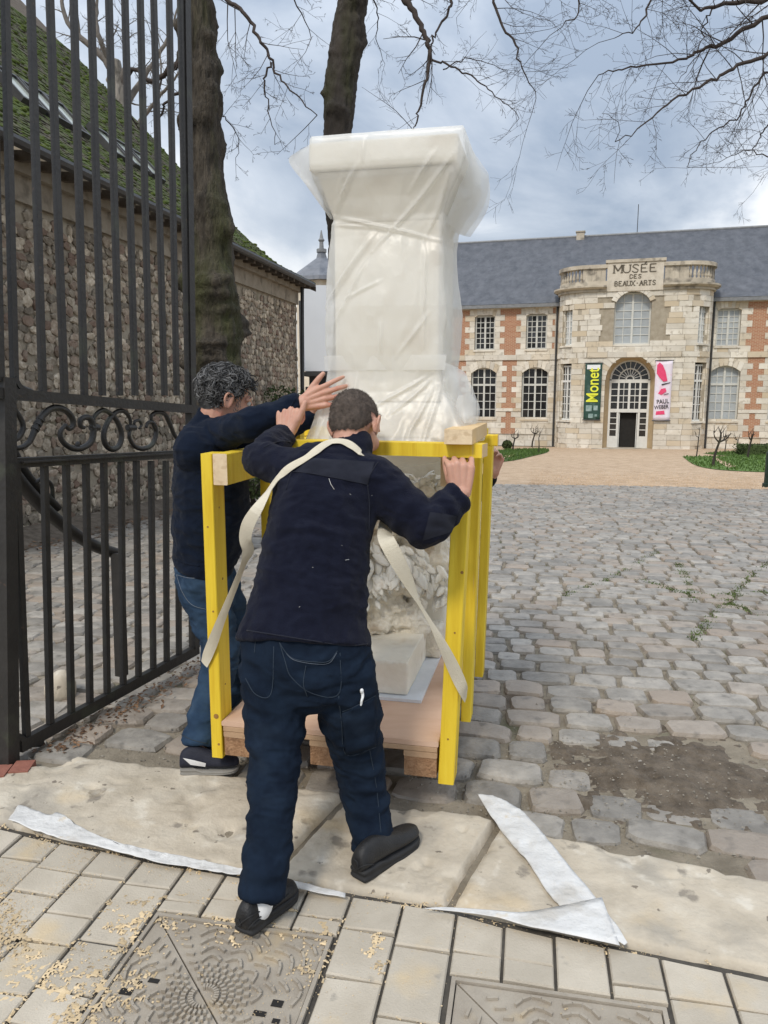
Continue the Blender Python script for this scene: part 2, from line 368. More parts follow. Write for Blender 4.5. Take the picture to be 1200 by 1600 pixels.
mat('banner_pink', (.78, .66, .74), (.80, .78, .86), scale=1.2, rough=.6, bump=0, spots=[((.86, .46, .58), 1.8, .55, .14, .8)])
mat('print_red', (.72, .045, .14), (.80, .08, .20), rough=.6, bump=0)
mat('print_black', (.02, .02, .022), (.03, .03, .03), rough=.6, bump=0)
mat('grass', (.055, .105, .018), (.10, .17, .035), scale=8, rough=.9, bump=.6, bscale=60, rand=.3)
mat('hedge', (.035, .055, .016), (.07, .095, .03), scale=8, rough=.9, bump=.6, rand=.4)
mat('dry_leaf', (.13, .065, .035), (.24, .14, .075), scale=8, rough=.95, rand=.45, hue=(.06, .04, .03))
mat('yellow_paint', (.66, .43, .018), (.84, .63, .055), (.78, .56, .035), scale=26, stretch=(1, 1, .07), rough=.6, bump=.5, bscale=70, bdist=.004, spots=[((.46, .27, .015), 12, .60, .06, .75), ((.62, .44, .17), 22, .66, .04, .7), ((.25, .17, .05), 7, .68, .05, .6)])
mat('cut_wood', (.66, .50, .32), (.78, .63, .43), scale=14, rough=.8, bump=.2, spots=[((.50, .35, .2), 34, .55, .1, .5)])
mat('bare_pine', (.62, .42, .20), (.74, .54, .30), scale=6, stretch=(1, .3, 1), rough=.75, bump=.2)
mat('plywood', (.56, .36, .25), (.66, .46, .335), scale=3, stretch=(1, 3, 1), rough=.75, bump=.1)
mat('pallet_board', (.38, .24, .14), (.52, .35, .22), scale=7, rough=.88, bump=.4, spots=[((.2, .12, .07), 8, .58, .1, .6)])
mat('pallet_block', (.27, .145, .075), (.42, .25, .14), scale=40, rough=.95, bump=.8, bscale=120, spots=[((.16, .085, .045), 30, .55, .1, .6)])
mat('knot', (.25, .12, .03), (.38, .2, .05), scale=30, rough=.7)
mat('foam', (.62, .64, .67), (.72, .74, .77), scale=9, rough=.8, bump=.1)
mat('plaster', (.74, .69, .59), (.84, .80, .71), scale=3.5, bump=.25, bscale=60, rough=.85, spots=[((.52, .42, .29), 4.5, .56, .13, .6)])
mat('plaster_rough', (.72, .65, .53), (.85, .81, .73), scale=6, bump=.8, bscale=80, rough=.9, spots=[((.46, .33, .2), 8, .58, .1, .6)])
mat('plaster_leaf', (.85, .83, .77), (.9, .885, .84), scale=8, bump=.3, bscale=90, rough=.85, spots=[((.5, .38, .24), 9, .6, .1, .6)])
mat('webbing', (.62, .56, .43), (.72, .66, .54), scale=5, rough=.8, bump=.5, bscale=300)
mat('skin', (.50, .26, .18), (.60, .345, .26), scale=14, rough=.5, bump=.2, bscale=220, bdist=.003, sss=.12, spots=[((.55, .18, .13), 10, .55, .15, .6)])
mat('hair_short', (.055, .043, .035), (.13, .10, .082), scale=60, rough=.8, bump=.8, bscale=500, bdist=.004)
mat('hair_grey', (.022, .022, .023), (.19, .19, .192), scale=18, rough=.85, spec=.1, bump=.4, bscale=260, rand=.6)
mat('fleece_navy', (.0055, .0065, .0155), (.0095, .0115, .024), scale=26, rough=1, bump=.7, bscale=320, bdist=.005, sheen=.06, spec=.12)
mat('softshell', (.012, .0135, .022), (.018, .020, .031), scale=20, rough=.9, bump=.3, bscale=350, bdist=.003, sheen=.06, spec=.2)
mat('sweater_navy', (.0045, .0085, .020), (.008, .0135, .028), scale=22, rough=1, bump=.6, bscale=380, bdist=.004, sheen=.05, spec=.12)
mat('denim_dark', (.0045, .009, .019), (.010, .019, .036), scale=13, rough=.95, bump=.5, bscale=420, bdist=.003, spec=.15, spots=[((.022, .036, .06), 6, .58, .16, .5)])
mat('denim_blue', (.016, .034, .068), (.034, .064, .112), scale=11, rough=.95, spec=.15, bump=.4, bscale=400, bdist=.003, spots=[((.085, .135, .2), 5, .58, .14, .5)])
mat('stitch', (.13, .16, .2), (.18, .2, .24), bump=0, rough=.9)
mat('stitch_dark', (.022, .034, .052), (.03, .045, .065), bump=0, rough=.9)
mat('black_leather', (.010, .010, .011), (.02, .02, .021), scale=20, rough=.5, bump=.3, bscale=180)
mat('black_rubber', (.016, .016, .017), (.026, .026, .027), scale=20, rough=.75, bump=.2)
mat('shoe_navy', (.010, .012, .024), (.017, .019, .034), scale=20, rough=.7, bump=.3, bscale=200)
mat('shoe_white', (.62, .62, .62), (.72, .72, .72), rough=.6, bump=.1)
mat('shoe_sole', (.22, .21, .19), (.30, .285, .26), scale=12, rough=.8)
mat('black_cloth', (.004, .004, .005), (.007, .007, .008), scale=20, rough=.95, bump=.3, bscale=300)
mat('eye_white', (.5, .48, .46), (.55, .52, .5), bump=0, rough=.2)
mat('van_white', (.64, .67, .71), (.68, .71, .75), scale=1, rough=.45, bump=0)
mat('van_trim', (.74, .76, .80), (.78, .8, .83), scale=1, rough=.4, bump=0)
mat('post_green', (.012, .03, .022), (.02, .042, .03), rough=.5)
mat('terracotta', (.30, .22, .16), (.42, .32, .24), scale=6, rough=.9)
mat('stone_chip', (.17, .15, .12), (.34, .31, .26), scale=9, rough=.9, rand=.3)
mat('weed', (.06, .10, .02), (.11, .15, .04), scale=9, rough=.9, rand=.4)
# the museum's brick panels
mb_ = mat('brick_wall', (.36, .155, .085), (.47, .23, .13), scale=2.2, coord='obj', bump=.3, bscale=30, rough=.93, spots=[((.55, .42, .3), 2.5, .64, .1, .5)])
t = mb_.node_tree; b = t.nodes['Principled BSDF']; old = b.inputs['Base Color'].links[0].from_socket
bt = t.nodes.new('ShaderNodeTexBrick'); co_ = t.nodes.new('ShaderNodeTexCoord'); sp_ = t.nodes.new('ShaderNodeSeparateXYZ'); cb_ = t.nodes.new('ShaderNodeCombineXYZ')
t.links.new(co_.outputs['Object'], sp_.inputs[0]); t.links.new(sp_.outputs[0], cb_.inputs[0]); t.links.new(sp_.outputs[2], cb_.inputs[1]); t.links.new(cb_.outputs[0], bt.inputs['Vector'])
bt.inputs['Scale'].default_value = 1.0; bt.inputs['Brick Width'].default_value = .24; bt.inputs['Row Height'].default_value = .075; bt.inputs['Mortar Size'].default_value = .012
bt.inputs['Mortar'].default_value = (.50, .38, .27, 1); bt.inputs['Color2'].default_value = (.36, .135, .07, 1); t.links.new(old, bt.inputs['Color1'])
t.links.new(bt.outputs['Color'], b.inputs['Base Color'])
# milky packing film: thin, lets part of what is behind show through
fm = bpy.data.materials.new('film'); fm.use_nodes = True; MATS['film'] = fm; t = fm.node_tree; t.nodes.clear(); nn = t.nodes.new; ln = t.links.new
fo = nn('ShaderNodeOutputMaterial'); tr = nn('ShaderNodeBsdfTransparent'); df = nn('ShaderNodeBsdfDiffuse'); tl = nn('ShaderNodeBsdfTranslucent'); gl = nn('ShaderNodeBsdfGlossy')
df.inputs[0].default_value = (.92, .92, .90, 1); tl.inputs[0].default_value = (.92, .92, .90, 1); gl.inputs['Roughness'].default_value = .36; gl.inputs[0].default_value = (.9, .9, .9, 1)
m1 = nn('ShaderNodeMixShader'); m1.inputs[0].default_value = .5; ln(df.outputs[0], m1.inputs[1]); ln(tl.outputs[0], m1.inputs[2])
m2 = nn('ShaderNodeMixShader'); m2.inputs[0].default_value = .06; ln(m1.outputs[0], m2.inputs[1]); ln(gl.outputs[0], m2.inputs[2])
m3 = nn('ShaderNodeMixShader'); m3.inputs[0].default_value = .56; ln(tr.outputs[0], m3.inputs[1]); ln(m2.outputs[0], m3.inputs[2])
g_ = nn('ShaderNodeNewGeometry'); nb = nn('ShaderNodeTexNoise'); nb.inputs['Scale'].default_value = 9; nb.inputs['Detail'].default_value = 5; ln(g_.outputs['Position'], nb.inputs['Vector'])
bp = nn('ShaderNodeBump'); bp.inputs['Strength'].default_value = .35; bp.inputs['Distance'].default_value = .02; ln(nb.outputs['Fac'], bp.inputs['Height'])
for q in (df, tl, gl): ln(bp.outputs[0], q.inputs['Normal'])
ln(m3.outputs[0], fo.inputs[0])
# ================================================================== GROUND
def uw(p): p = np.asarray(p)[..., :2]; return p @ UU[:2], p @ WW[:2]
def fromuw(u, w, z=0.0): q = UU * u + WW * w; return np.array([q[0], q[1], z])
BACK = np.array([uw(G(*q)) for q in [(-160, 1250), (0, 1212), (130, 1181), (250, 1196), (380, 1215), (480, 1228), (600, 1256), (750, 1275), (860, 1306), (1000, 1331), (1200, 1373), (1400, 1420)]])
FRONT = np.array([uw(G(*q)) for q in [(-200, 1262), (0, 1292), (100, 1318), (280, 1352), (370, 1366), (480, 1385), (600, 1407), (700, 1423), (800, 1446), (970, 1483), (1200, 1528), (1400, 1570)]])
wback = lambda u: np.interp(u, BACK[:, 0], BACK[:, 1]); wfront = lambda u: np.interp(u, FRONT[:, 0], FRONT[:, 1])

b = MB(); ys = [-40, 0, 2, 3.6, 6, 9, 12, 15, 18, 22, 26, 30, 35, 40, 45, 60, 120, 400, 1500]; xs = [-900, -300, -100, -40, -20, -10, -5, 0, 5, 10, 20, 40, 100, 300, 900]
b.grid([[(x, y, float(gz(y)) - .024) for x in xs] for y in ys]); b.build('ground', 'mud', kind='structure')

# --- worn limestone threshold: big slabs, each a stone of its own
thr = thing('threshold', None, None); thr['kind'] = 'structure'
def slab(u0, u1, skew0, skew1, seed):
    nu, nw = 130, 56; rows = []
    for i in range(nu + 1):
        row = []
        for j in range(nw + 1):
            s_, t_ = i / nu, j / nw
            uc = u0 + (u1 - u0) * s_; uu = uc + (skew0 * (1 - s_) + skew1 * s_) * (t_ - .5)
            wf, wb = wfront(uu) + .012, wback(uu) - .01
            p = fromuw(uu, wf + (wb - wf) * t_)
            ed = min(s_ * (u1 - u0), (1 - s_) * (u1 - u0), t_ * (wb - wf), (1 - t_) * (wb - wf))
            p[2] = ed; row.append(p)
        rows.append(row)
    A = np.array(rows); ed = A[..., 2].copy(); q = A.copy(); q[..., 2] = seed
    z = .016 + .024 * (fbm(q, 2.4, 4, seed) - .5) + .012 * (fbm(q, 14, 3, seed + 9) - .5) - .10 * np.maximum(0, fbm(q, 7, 3, seed + 20) - .58) + .003 * (fbm(q, 40, 2, seed + 33) - .5)
    edge = np.clip(ed / .022, 0, 1); z = -.05 + (z + .05) * np.sqrt(edge)
    jit = (fbm(q, 14, 3, seed + 40) - .5) * .02 * (1 - np.clip(ed / .06, 0, 1))
    A[..., 2] = z; A[..., 0] += jit; A[..., 1] += jit
    bb = MB(); bb.grid(A.tolist()); return bb.build('stone_slab', 'limestone', thr, True)
ub = lambda px, py: uw(G(px, py))[0]
slab(-2.9, ub(485, 1305) - .001, 0, .13, 1); slab(ub(485, 1305) + .006, ub(742, 1345) - .001, .13, .14, 2); slab(ub(742, 1345) + .006, 2.6, .14, 0, 3)

# --- concrete pavers of the street, laid in long courses with two service covers set in
pav = thing('pavement', None, None); pav['kind'] = 'structure'
b = MB(); b.grid([[fromuw(u, .9 + (wfront(u) + .02 - .9) * t_, -.012) for t_ in (0, 1)] for u in np.linspace(-3.4, 3.2, 60)]); b.build('joint_bed', 'joint', pav)
b = MB(); b.grid([[fromuw(u, wfront(u) + .02 + (wback(u) + .1 - wfront(u)) * t_, -.013) for t_ in (0, 1)] for u in np.linspace(-3.4, 3.2, 60)]); b.build('mortar_bed', 'mud', thr)
H1 = uw(G(245, 1426)); H2 = uw(G(706, 1526)); HS = .565
cols = []; x = H1[0] - .012
while x > -2.6: cols.append((x - .168, x, 1)); x -= .168
x = H1[0] + HS + .012; n_ = int(round((H2[0] - .012 - x) / .16)); st = (H2[0] - .012 - x) / max(n_, 1)
for k in range(n_): cols.append((x + k * st, x + (k + 1) * st, 1))
x = H2[0] + HS + .012
for k in range(9): cols.append((x + k * .168, x + (k + 1) * .168, 1))
for hh in (H1, H2):
    for k in range(4): s4 = (HS + .024) / 4; cols.append((hh[0] - .012 + k * s4, hh[0] - .012 + (k + 1) * s4, hh[1] + .012))
def paver(u0, u1, w0, w1a, w1b, nm='paver'):
    g_ = .0045; tz = R.uniform(-.0035, .0035); ta = R.uniform(-.004, .004); tb = R.uniform(-.004, .004)
    poly = [(u0 + g_, w0 + g_), (u1 - g_, w0 + g_), (u1 - g_, w1b - g_), (u0 + g_, w1a - g_)]
    c = np.mean(poly, axis=0); vs = []
    for sc_, z in ((0, -.05), (0, -.005), (.004, 0)):
        for p in poly:
            q = np.array(p) + np.sign(c - np.array(p)) * sc_
            vs.append(fromuw(q[0], q[1], z + tz + ta * (p[0] - c[0]) / .1 + tb * (p[1] - c[1]) / .2))
    fs = [(r * 4 + i, r * 4 + (i + 1) % 4, r * 4 + 4 + (i + 1) % 4, r * 4 + 4 + i) for r in (0, 1) for i in range(4)] + [(8, 9, 10, 11)]
    bb = MB(); bb.add(vs, fs); bb.build(nm, 'paver', pav)
for (u0, u1, lo) in cols:
    top = min(wfront(u0), wfront(u1)); base = lo if lo != 1 else .95
    w = top - R.uniform(.08, .2); first = True
    wa, wb = wfront(u0) - .004, wfront(u1) - .004
    if w < base + .03: w = base
    while True:
        paver(u0, u1, max(w, base), wa, wb)
        wa = wb = w
        if w <= base + 1e-6: break
        w -= R.choice((.12, .19, .19, .26, .26))
        if w < base + .05: w = base

# --- cast service covers with a radiating tread
def cover(hh, label):
    t = thing('manhole_cover', label, 'manhole cover', fromuw(hh[0] + HS / 2, hh[1] - HS / 2))
    c = (hh[0] + HS / 2, hh[1] - HS / 2); M = lambda p: fromuw(c[0] + p[0], c[1] + p[1], p[2])
    h = HS / 2; k = []
    b = MB()
    for lo, hi in (((-h, -h, -.05), (h, -h + .012, .002)), ((-h, h - .012, -.05), (h, h, .002)), ((-h, -h + .012, -.05), (-h + .012, h - .012, .002)), ((h - .012, -h + .012, -.05), (h, h - .012, .002))): b.box(lo, hi, M)
    k.append(b.build('rim', 'cast_iron'))
    i_ = h - .0155
    for sgn in (1, -1):
        b = MB(); d = .0016
        tri = [(-i_, i_ - d * 2), (-i_, -i_), (i_ - d * 2, -i_)] if sgn < 0 else [(i_, -i_ + d * 2), (i_, i_), (-i_ + d * 2, i_)]
        b.prism(tri, -.04, -.005, M); k.append(b.build('plate', 'cast_iron'))
    b = MB(); holes = [(-.215, -.02, .035, .02), (-.2, .015, .022, .013), (-.16, .03, .03, .014), (.2, .02, .03, .022), (.165, -.02, .034, .016), (.215, -.035, .02, .014)]
    def rel(a, r0, r1, w):
        ca, sa = math.cos(a), math.sin(a)
        p0, p1 = np.array([ca * r0, sa * r0]), np.array([ca * r1, sa * r1]); nrm = np.array([-sa, ca]) * w / 2
        pl = [p0 - nrm, p1 - nrm, p1 + nrm, p0 + nrm]
        if any(abs(q[0]) > i_ - .006 or abs(q[1]) > i_ - .006 for q in pl): return
        if any(abs(q[0] - hx) < hw / 2 + .012 and abs(q[1] - hy) < hd / 2 + .012 for q in (p0, p1) for hx, hy, hw, hd in holes): return
        if any(abs(q[0] + q[1]) < .008 for q in pl): return
        vs = [M((q[0], q[1], -.005)) for q in pl] + [M((q[0] * .985 + (p0 + p1)[0] / 2 * .015, q[1] * .985 + (p0 + p1)[1] / 2 * .015, .006)) for q in pl]
        b.add(vs, [(4, 5, 6, 7)] + [(i, (i + 1) % 4, 4 + (i + 1) % 4, 4 + i) for i in range(4)])
    for ring in range(5):                       # sunburst in the middle
        for q in range(26): rel(2 * math.pi * (q + .5 * (ring % 2)) / 26, .028 + ring * .02, .041 + ring * .02, .0055 + ring * .0012)
    NS = 12
    for q in range(NS):                         # fir-tree ribs in every sector
        a = 2 * math.pi * (q + .5) / NS
        for r in np.arange(.14, .42, .036):
            hw = r * math.tan(math.pi / NS) * .74
            for sg in (-1, 1):
                for f0, f1, o0, o1 in ((0.06, .54, .012, .004), (.52, .98, .004, -.012)):
                    x0, y0, x1, y1 = r + o0, sg * hw * f0, r + o1, sg * hw * f1
                    pa = np.array([x0 * math.cos(a) - y0 * math.sin(a), x0 * math.sin(a) + y0 * math.cos(a)]); pb = np.array([x1 * math.cos(a) - y1 * math.sin(a), x1 * math.sin(a) + y1 * math.cos(a)])
                    dv = pb - pa; l = np.linalg.norm(dv); nv = np.array([-dv[1], dv[0]]) / l * .0036
                    pl = [pa - nv, pb - nv, pb + nv, pa + nv]
                    if any(abs(z_[0]) > i_ - .006 or abs(z_[1]) > i_ - .006 or abs(z_[0] + z_[1]) < .01 for z_ in pl): continue
                    if any(abs(z_[0] - hx) < hw_ / 2 + .01 and abs(z_[1] - hy) < hd / 2 + .01 for z_ in (pa, pb) for hx, hy, hw_, hd in holes): continue
                    vs = [M((z_[0], z_[1], -.005)) for z_ in pl] + [M((z_[0], z_[1], .0045)) for z_ in pl]
                    b.add(vs, [(4, 5, 6, 7)] + [(i, (i + 1) % 4, 4 + (i + 1) % 4, 4 + i) for i in range(4)])
    k.append(b.build('tread', 'cast_iron', kind='stuff'))
    for hx, hy, hw_, hd in holes:
        b = MB(); b.box((hx - hw_ / 2, hy - hd / 2, -.0038), (hx + hw_ / 2, hy + hd / 2, -.0022), M); k.append(b.build('slot', 'hole_dark'))
    b = MB(); b.prism([(.018 * math.cos(a), -.2 + .018 * math.sin(a)) for a in np.linspace(0, 2 * math.pi, 15)[:-1]], -.0038, -.0021, M); k.append(b.build('slot', 'hole_dark'))
    b = MB(); b.tube([M((.024 * math.cos(a), -.2 + .024 * math.sin(a), -.002)) for a in np.linspace(0, 2 * math.pi, 19)], .0045, 6); k.append(b.build('lift_ring', 'cast_iron'))
    under(t, *k)
cover(H1, 'cast service cover under the heel of the man in dark jeans')
cover(H2, 'sandy cast service cover at the bottom edge, right of the man with the strap')

# --- sand spilled in the paver joints
b = MB(); u_ = NP.uniform(-2.3, 1.9, 160000); w_ = NP.uniform(1.3, 3.1, 160000)
q = np.stack([u_, w_, np.zeros_like(u_)], 1); dens = fbm(q, 3.2, 4, 77); left = np.clip((-u_ - .35) / .9, 0, 1) + .55 * (u_ > .55) + .12
front = np.array([wfront(a) for a in u_]); near = np.exp(-np.abs(w_ - front - .0) / .03)
ok_ = (w_ < front + .05) & (NP.rand(160000) < np.clip((dens - .52) * 5, 0, 1) * left * .55 + near * .28 * (dens > .48))
for p, sz in zip(q[ok_][:30000], NP.uniform(.0008, .0024, 30000)):
    c = fromuw(p[0], p[1], .002); a = NP.rand() * 6
    vs = [c + (math.cos(a) * sz, math.sin(a) * sz, 0), c + (math.cos(a + 2.1) * sz, math.sin(a + 2.1) * sz, 0), c + (math.cos(a + 4.2) * sz, math.sin(a + 4.2) * sz, 0), c + (0, 0, sz * .9)]
    b.add(vs, [(0, 1, 3), (1, 2, 3), (2, 0, 3)])
gu = np.arange(-1.9, 1.5, .005); gw = np.arange(1.4, 2.75, .005); GU, GW = np.meshgrid(gu, gw, indexing='ij'); Q = np.stack([GU, GW, 0 * GU], -1)
dn = fbm(Q, 3.6, 3, 91) * .55 + fbm(Q, 15, 3, 93) * .3 + fbm(Q, 75, 2, 95) * .42 - .085; fr_ = wfront(gu)[:, None]
dn = dn - .735 + .085 * np.clip((-GU - .45) / .7, 0, 1) + .05 * np.clip((GU - .5) / .5, 0, 1) * (GW < fr_) + .05 * np.exp(-np.abs(GW - fr_ + .01) / .035) - .5 * (GW > fr_ + .10)
ZZ = -.002 + .0045 * np.clip(dn * 9, -.3, 1); keep = (dn[:-1, :-1] > -.03) & (NP.rand(len(gu) - 1, len(gw) - 1) < np.clip(.30 + dn[:-1, :-1] * 5, .12, .85)); ii, jj = np.where(keep); nw_ = len(gw); ids = {}
def vid(i, j):
    k = i * nw_ + j
    if k not in ids: ids[k] = len(b.v); q = UU * gu[i] + WW * gw[j]; b.v.append((float(q[0]), float(q[1]), float(ZZ[i, j])))
    return ids[k]
for i, j in zip(ii.tolist(), jj.tolist()): b.f.append((vid(i, j), vid(i + 1, j), vid(i + 1, j + 1), vid(i, j + 1)))
print('sand faces', len(ii))
b.build('sand', 'sand', kind='stuff')

# --- cobbles
cob = thing('cobbled_court', None, None); cob['kind'] = 'structure'
GRAVEL_W = lambda u: np.interp(u, [-6, 2, 3.6, 4.3, 4.6, 8, 14], [18.35, 18.25, 18.3, 17.6, 17.9, 17.95, 17.7])
rs = random.Random(3); mats = []; w = 2.2
def covered(u, w_): return w_ < wback(u) + .02
MUDC = uw(G(1045, 1200))
def mudmask(u, w_):
    d = math.hypot((u - MUDC[0]) / .52, (w_ - MUDC[1]) / .42); return d
row = 0
while w < 18.6:
    dep = .165 if w > 4.2 else .19
    dep *= rs.uniform(.92, 1.08); u = -6.5 + rs.uniform(0, .2)
    while u < 12:
        ln_ = (.22 if w > 4.2 else .24) * rs.uniform(.72, 1.28)
        uc, wc = u + ln_ / 2, w + dep / 2 + .03 * math.sin(u * 1.3 + row * .05) + rs.uniform(-.008, .008)
        u += ln_ + .004
        p = fromuw(uc, wc)
        if covered(uc, wc) or wc > GRAVEL_W(uc) or p[0] > .66 * p[1] + 1.0: continue
        wall_x = -4.2 - .19 * (10.5 - p[1]) * -1 if False else -4.2 + (p[1] - 10.5) * .194
        if p[0] < wall_x + .35: continue
        if wc < 5.5 and uc < -1.9 and False: continue
        z = float(gz(p[1])); mk = mudmask(uc, wc)
        sink = .0 if mk > 1.15 else .028 * min(1, (1.15 - mk) / .35)
        a = AZ + rs.uniform(-.07, .07) if w > 4.2 else AZ + rs.uniform(-.14, .14); d_, n_v = frame(a)
        tx, ty = rs.uniform(-.05, .05), rs.uniform(-.05, .05)
        zz = np.array([tx, ty + SLOPE, 1.0]); zz /= np.linalg.norm(zz)
        sx, sy = (ln_ - rs.uniform(.006, .022)), (dep - rs.uniform(.004, .018))
        mats.append(m4(d_ * sx, n_v * sy, zz * .07, (p[0], p[1], z + .004 + rs.uniform(-.006, .007) - sink)))
    w += dep + .003; row += 1
occl = lambda x, y: ((x > 372) & (x < 745) & (y > 640) & (y < 1120)) | ((x > 270) & (x < 352) & (y < 1180)) | (y < 610)
pieces('cobble', mats, [cobble(random.Random(k)) for k in range(14)], 'cobblestone', cob, 'cobbles', 300, hide=occl, smooth=False)
print('cobbles', len(mats))

# --- trodden mud over the cobbles at the right
b = MB(); n_ = 190; rows = []
for i in range(n_):
    rows.append([fromuw(MUDC[0] - .95 + 1.9 * i / (n_ - 1), MUDC[1] - .62 + 1.35 * j / (n_ - 1)) for j in range(n_)])
A = np.array(rows); du = (A @ UU - MUDC[0]) / .5; dw = (A @ WW - MUDC[1]) / .4
edge = 1.0 - np.sqrt(du ** 2 + dw ** 2) + (fbm(A, 5, 4, 5) - .5) * 1.5 + (fbm(A, 22, 3, 6) - .5) * 1.1
A[..., 2] = -.03 + .036 * np.clip(edge * .9 + .1, 0, 1) + .014 * (fbm(A, 9, 4, 8) - .5) + .006 * (fbm(A, 40, 3, 18) - .5)
b.grid(A.tolist()); b.build('mud_patch', 'dirt', None, True, kind='stuff')

# --- gravel, grit, weeds in the joints, fallen leaves under the barn wall
b = MB(); us = np.linspace(-20, 30, 90); rows = []
for wv in [0, .12, .6, 1.5, 3, 5, 8, 12, 16, 20, 24, 28.6]:
    rr = []
    for u in us:
        p = fromuw(u, GRAVEL_W(u) + .14 * math.sin(u * 5) * (wv < 1) + wv); p[2] = float(gz(p[1])) + (.012 if wv > 0 else -.05); rr.append(p)
    rows.append(rr)
b.grid(rows); b.build('gravel_court', 'gravel', kind='structure')
b = MB(); rs = random.Random(12)
for _ in range(9000):                           # loose gravel stones near the edge
    u = rs.uniform(0, 10); wv = GRAVEL_W(u) + abs(rs.gauss(0, 1)) * 2.6 - .1; p = fromuw(u, wv); z = float(gz(p[1])) + .012; s_ = rs.uniform(.008, .024); a = rs.random() * 6
    vs = [p + (math.cos(a + k * 1.57) * s_, math.sin(a + k * 1.57) * s_, z) for k in range(4)] + [p + (rs.uniform(-.3, .3) * s_, 0, z + s_ * .8)]
    b.add(vs, [(0, 1, 4), (1, 2, 4), (2, 3, 4), (3, 0, 4)])
b.build('gravel', 'gravel', kind='stuff')
b = MB(); bw = MB(); bl = MB(); rs = random.Random(21)
def chip(bb, p, s_):
    a = rs.random() * 6; vs = [np.asarray(p) + (math.cos(a + k * 2.1) * s_ * rs.uniform(.6, 1.2), math.sin(a + k * 2.1) * s_, 0) for k in range(3)] + [np.asarray(p) + (0, 0, s_ * .6)]
    bb.add(vs, [(0, 1, 3), (1, 2, 3), (2, 0, 3)])
for _ in range(2600):
    u = rs.uniform(-2.6, 3); wv = wback(u) + abs(rs.gauss(0, .5)); p = fromuw(u, wv); p[2] = float(gz(p[1])) - .012 + rs.uniform(0, .012); chip(b, p, rs.uniform(.003, .009))
for _ in range(160):
    p = fromuw(MUDC[0] + rs.gauss(0, .3), MUDC[1] + rs.gauss(0, .25)); p[2] = .012; chip(b, p, rs.uniform(.002, .008))
b.build('grit', 'stone_chip', kind='stuff')
lines = [[(1080, 1000), (1120, 960), (1160, 915), (1210, 870)], [(1085, 940), (1070, 900), (1060, 880)], [(880, 930), (950, 905), (1030, 860)], [(1130, 940), (1190, 960)], [(1000, 905), (1090, 930), (1200, 925)]]
for ln_ in lines:
    g_ = [GS(*q) for q in ln_]; c = catmull(g_, 40)
    for q in c:
        for _ in range(7):
            p = q + (rs.gauss(0, .025), rs.gauss(0, .03), -.002); h_ = rs.uniform(.006, .02); a = rs.random() * 6; r_ = .006
            bw.add([p + (math.cos(a) * r_, math.sin(a) * r_, 0), p - (math.cos(a) * r_, math.sin(a) * r_, 0), p + (rs.gauss(0, .008), rs.gauss(0, .008), h_)], [(0, 1, 2)])
bw.build('weeds', 'weed', kind='stuff')
def leafat(p, s_):
    a = rs.random() * 6; c, s2 = math.cos(a), math.sin(a); tl_ = rs.uniform(-.5, .5)
    vs = [p + (c * s_, s2 * s_, s_ * tl_), p + (-s2 * s_ * .5, c * s_ * .5, .004), p + (-c * s_, -s2 * s_, s_ * -tl_ * .3 + .003), p + (s2 * s_ * .5, -c * s_ * .5, .006)]
    bl.add(vs, [(0, 1, 2, 3)])
for _ in range(2600):
    y = rs.uniform(6.5, 19); x = -4.2 + (y - 10.5) * .194 + .1 + abs(rs.gauss(0, .32)); leafat(np.array([x, y, float(gz(y)) + .005 + rs.random() * .05]), rs.uniform(.02, .045))
for _ in range(420):
    s_ = rs.random(); p = np.array([-1.56 + .5 * s_ + rs.gauss(.06, .06), 3.15 + 1.3 * s_, .012]); leafat(p, rs.uniform(.006, .018))
bl.build('fallen_leaves', 'dry_leaf', kind='stuff')
b = MB(); rows = []
for y in np.linspace(5, 20.5, 40):              # soil and rotting leaves banked against the wall foot
    xw = -4.2 + (y - 10.5) * .194; rows.append([(xw - .1, y, float(gz(y)) + .16), (xw + .2 + .1 * math.sin(y * 3), y, float(gz(y)) + .1), (xw + .55 + .1 * math.sin(y * 2.1), y, float(gz(y)) - .02)])
b.grid(rows); b.build('soil_bank', 'dirt', None, True, kind='structure')

# --- torn strips of white packing sheet lying on the stone
def strip(name, edgeA, edgeB, label, lift=.020, seed=1, n=110):
    A = catmull([G(*q, .02) for q in edgeA], 10); B = catmull([G(*q, .02) for q in edgeB], 10)
    ta = np.linspace(0, 1, n); ia = np.linspace(0, 1, len(A)); ib = np.linspace(0, 1, len(B))
    A = np.stack([np.interp(ta, ia, A[:, k]) for k in range(3)], 1); B = np.stack([np.interp(ta, ib, B[:, k]) for k in range(3)], 1)
    rows = []
    for p, q in zip(A, B): rows.append([p + (q - p) * s_ for s_ in np.linspace(0, 1, 15)])
    X = np.array(rows); X[..., 2] = lift + .018 * (fbm(X, 7, 3, seed) - .35) + .007 * np.maximum(0, .5 - np.abs(fbm(X, 14, 2, seed + 4) - .5) * 5); X[..., :2] += .010 * (fbm(X, 12, 3, seed + 8)[..., None] - .5)
    bb = MB(); bb.grid(X.tolist()); o = bb.build(name, 'white_paper', None, True)
    q = o.modifiers.new('t', 'SOLIDIFY'); q.thickness = .0015
    return tag(o, label, 'packing sheet')
strip('packing_sheet', [(12, 1285), (70, 1303), (150, 1325), (250, 1348), (330, 1362), (400, 1372), (470, 1392), (540, 1402)], [(28, 1258), (75, 1275), (95, 1273), (150, 1308), (230, 1330), (330, 1348), (400, 1364), (540, 1396)], 'long white strip of packing sheet along the paver edge, at the left', seed=3)
w2 = strip('packing_sheet', [(746, 1246), (775, 1290), (830, 1360), (873, 1419), (920, 1450), (975, 1482)], [(770, 1247), (812, 1268), (852, 1313), (900, 1370), (935, 1410), (980, 1478)], 'wide white packing sheet folded into a corner on the stone', lift=.026, seed=9)
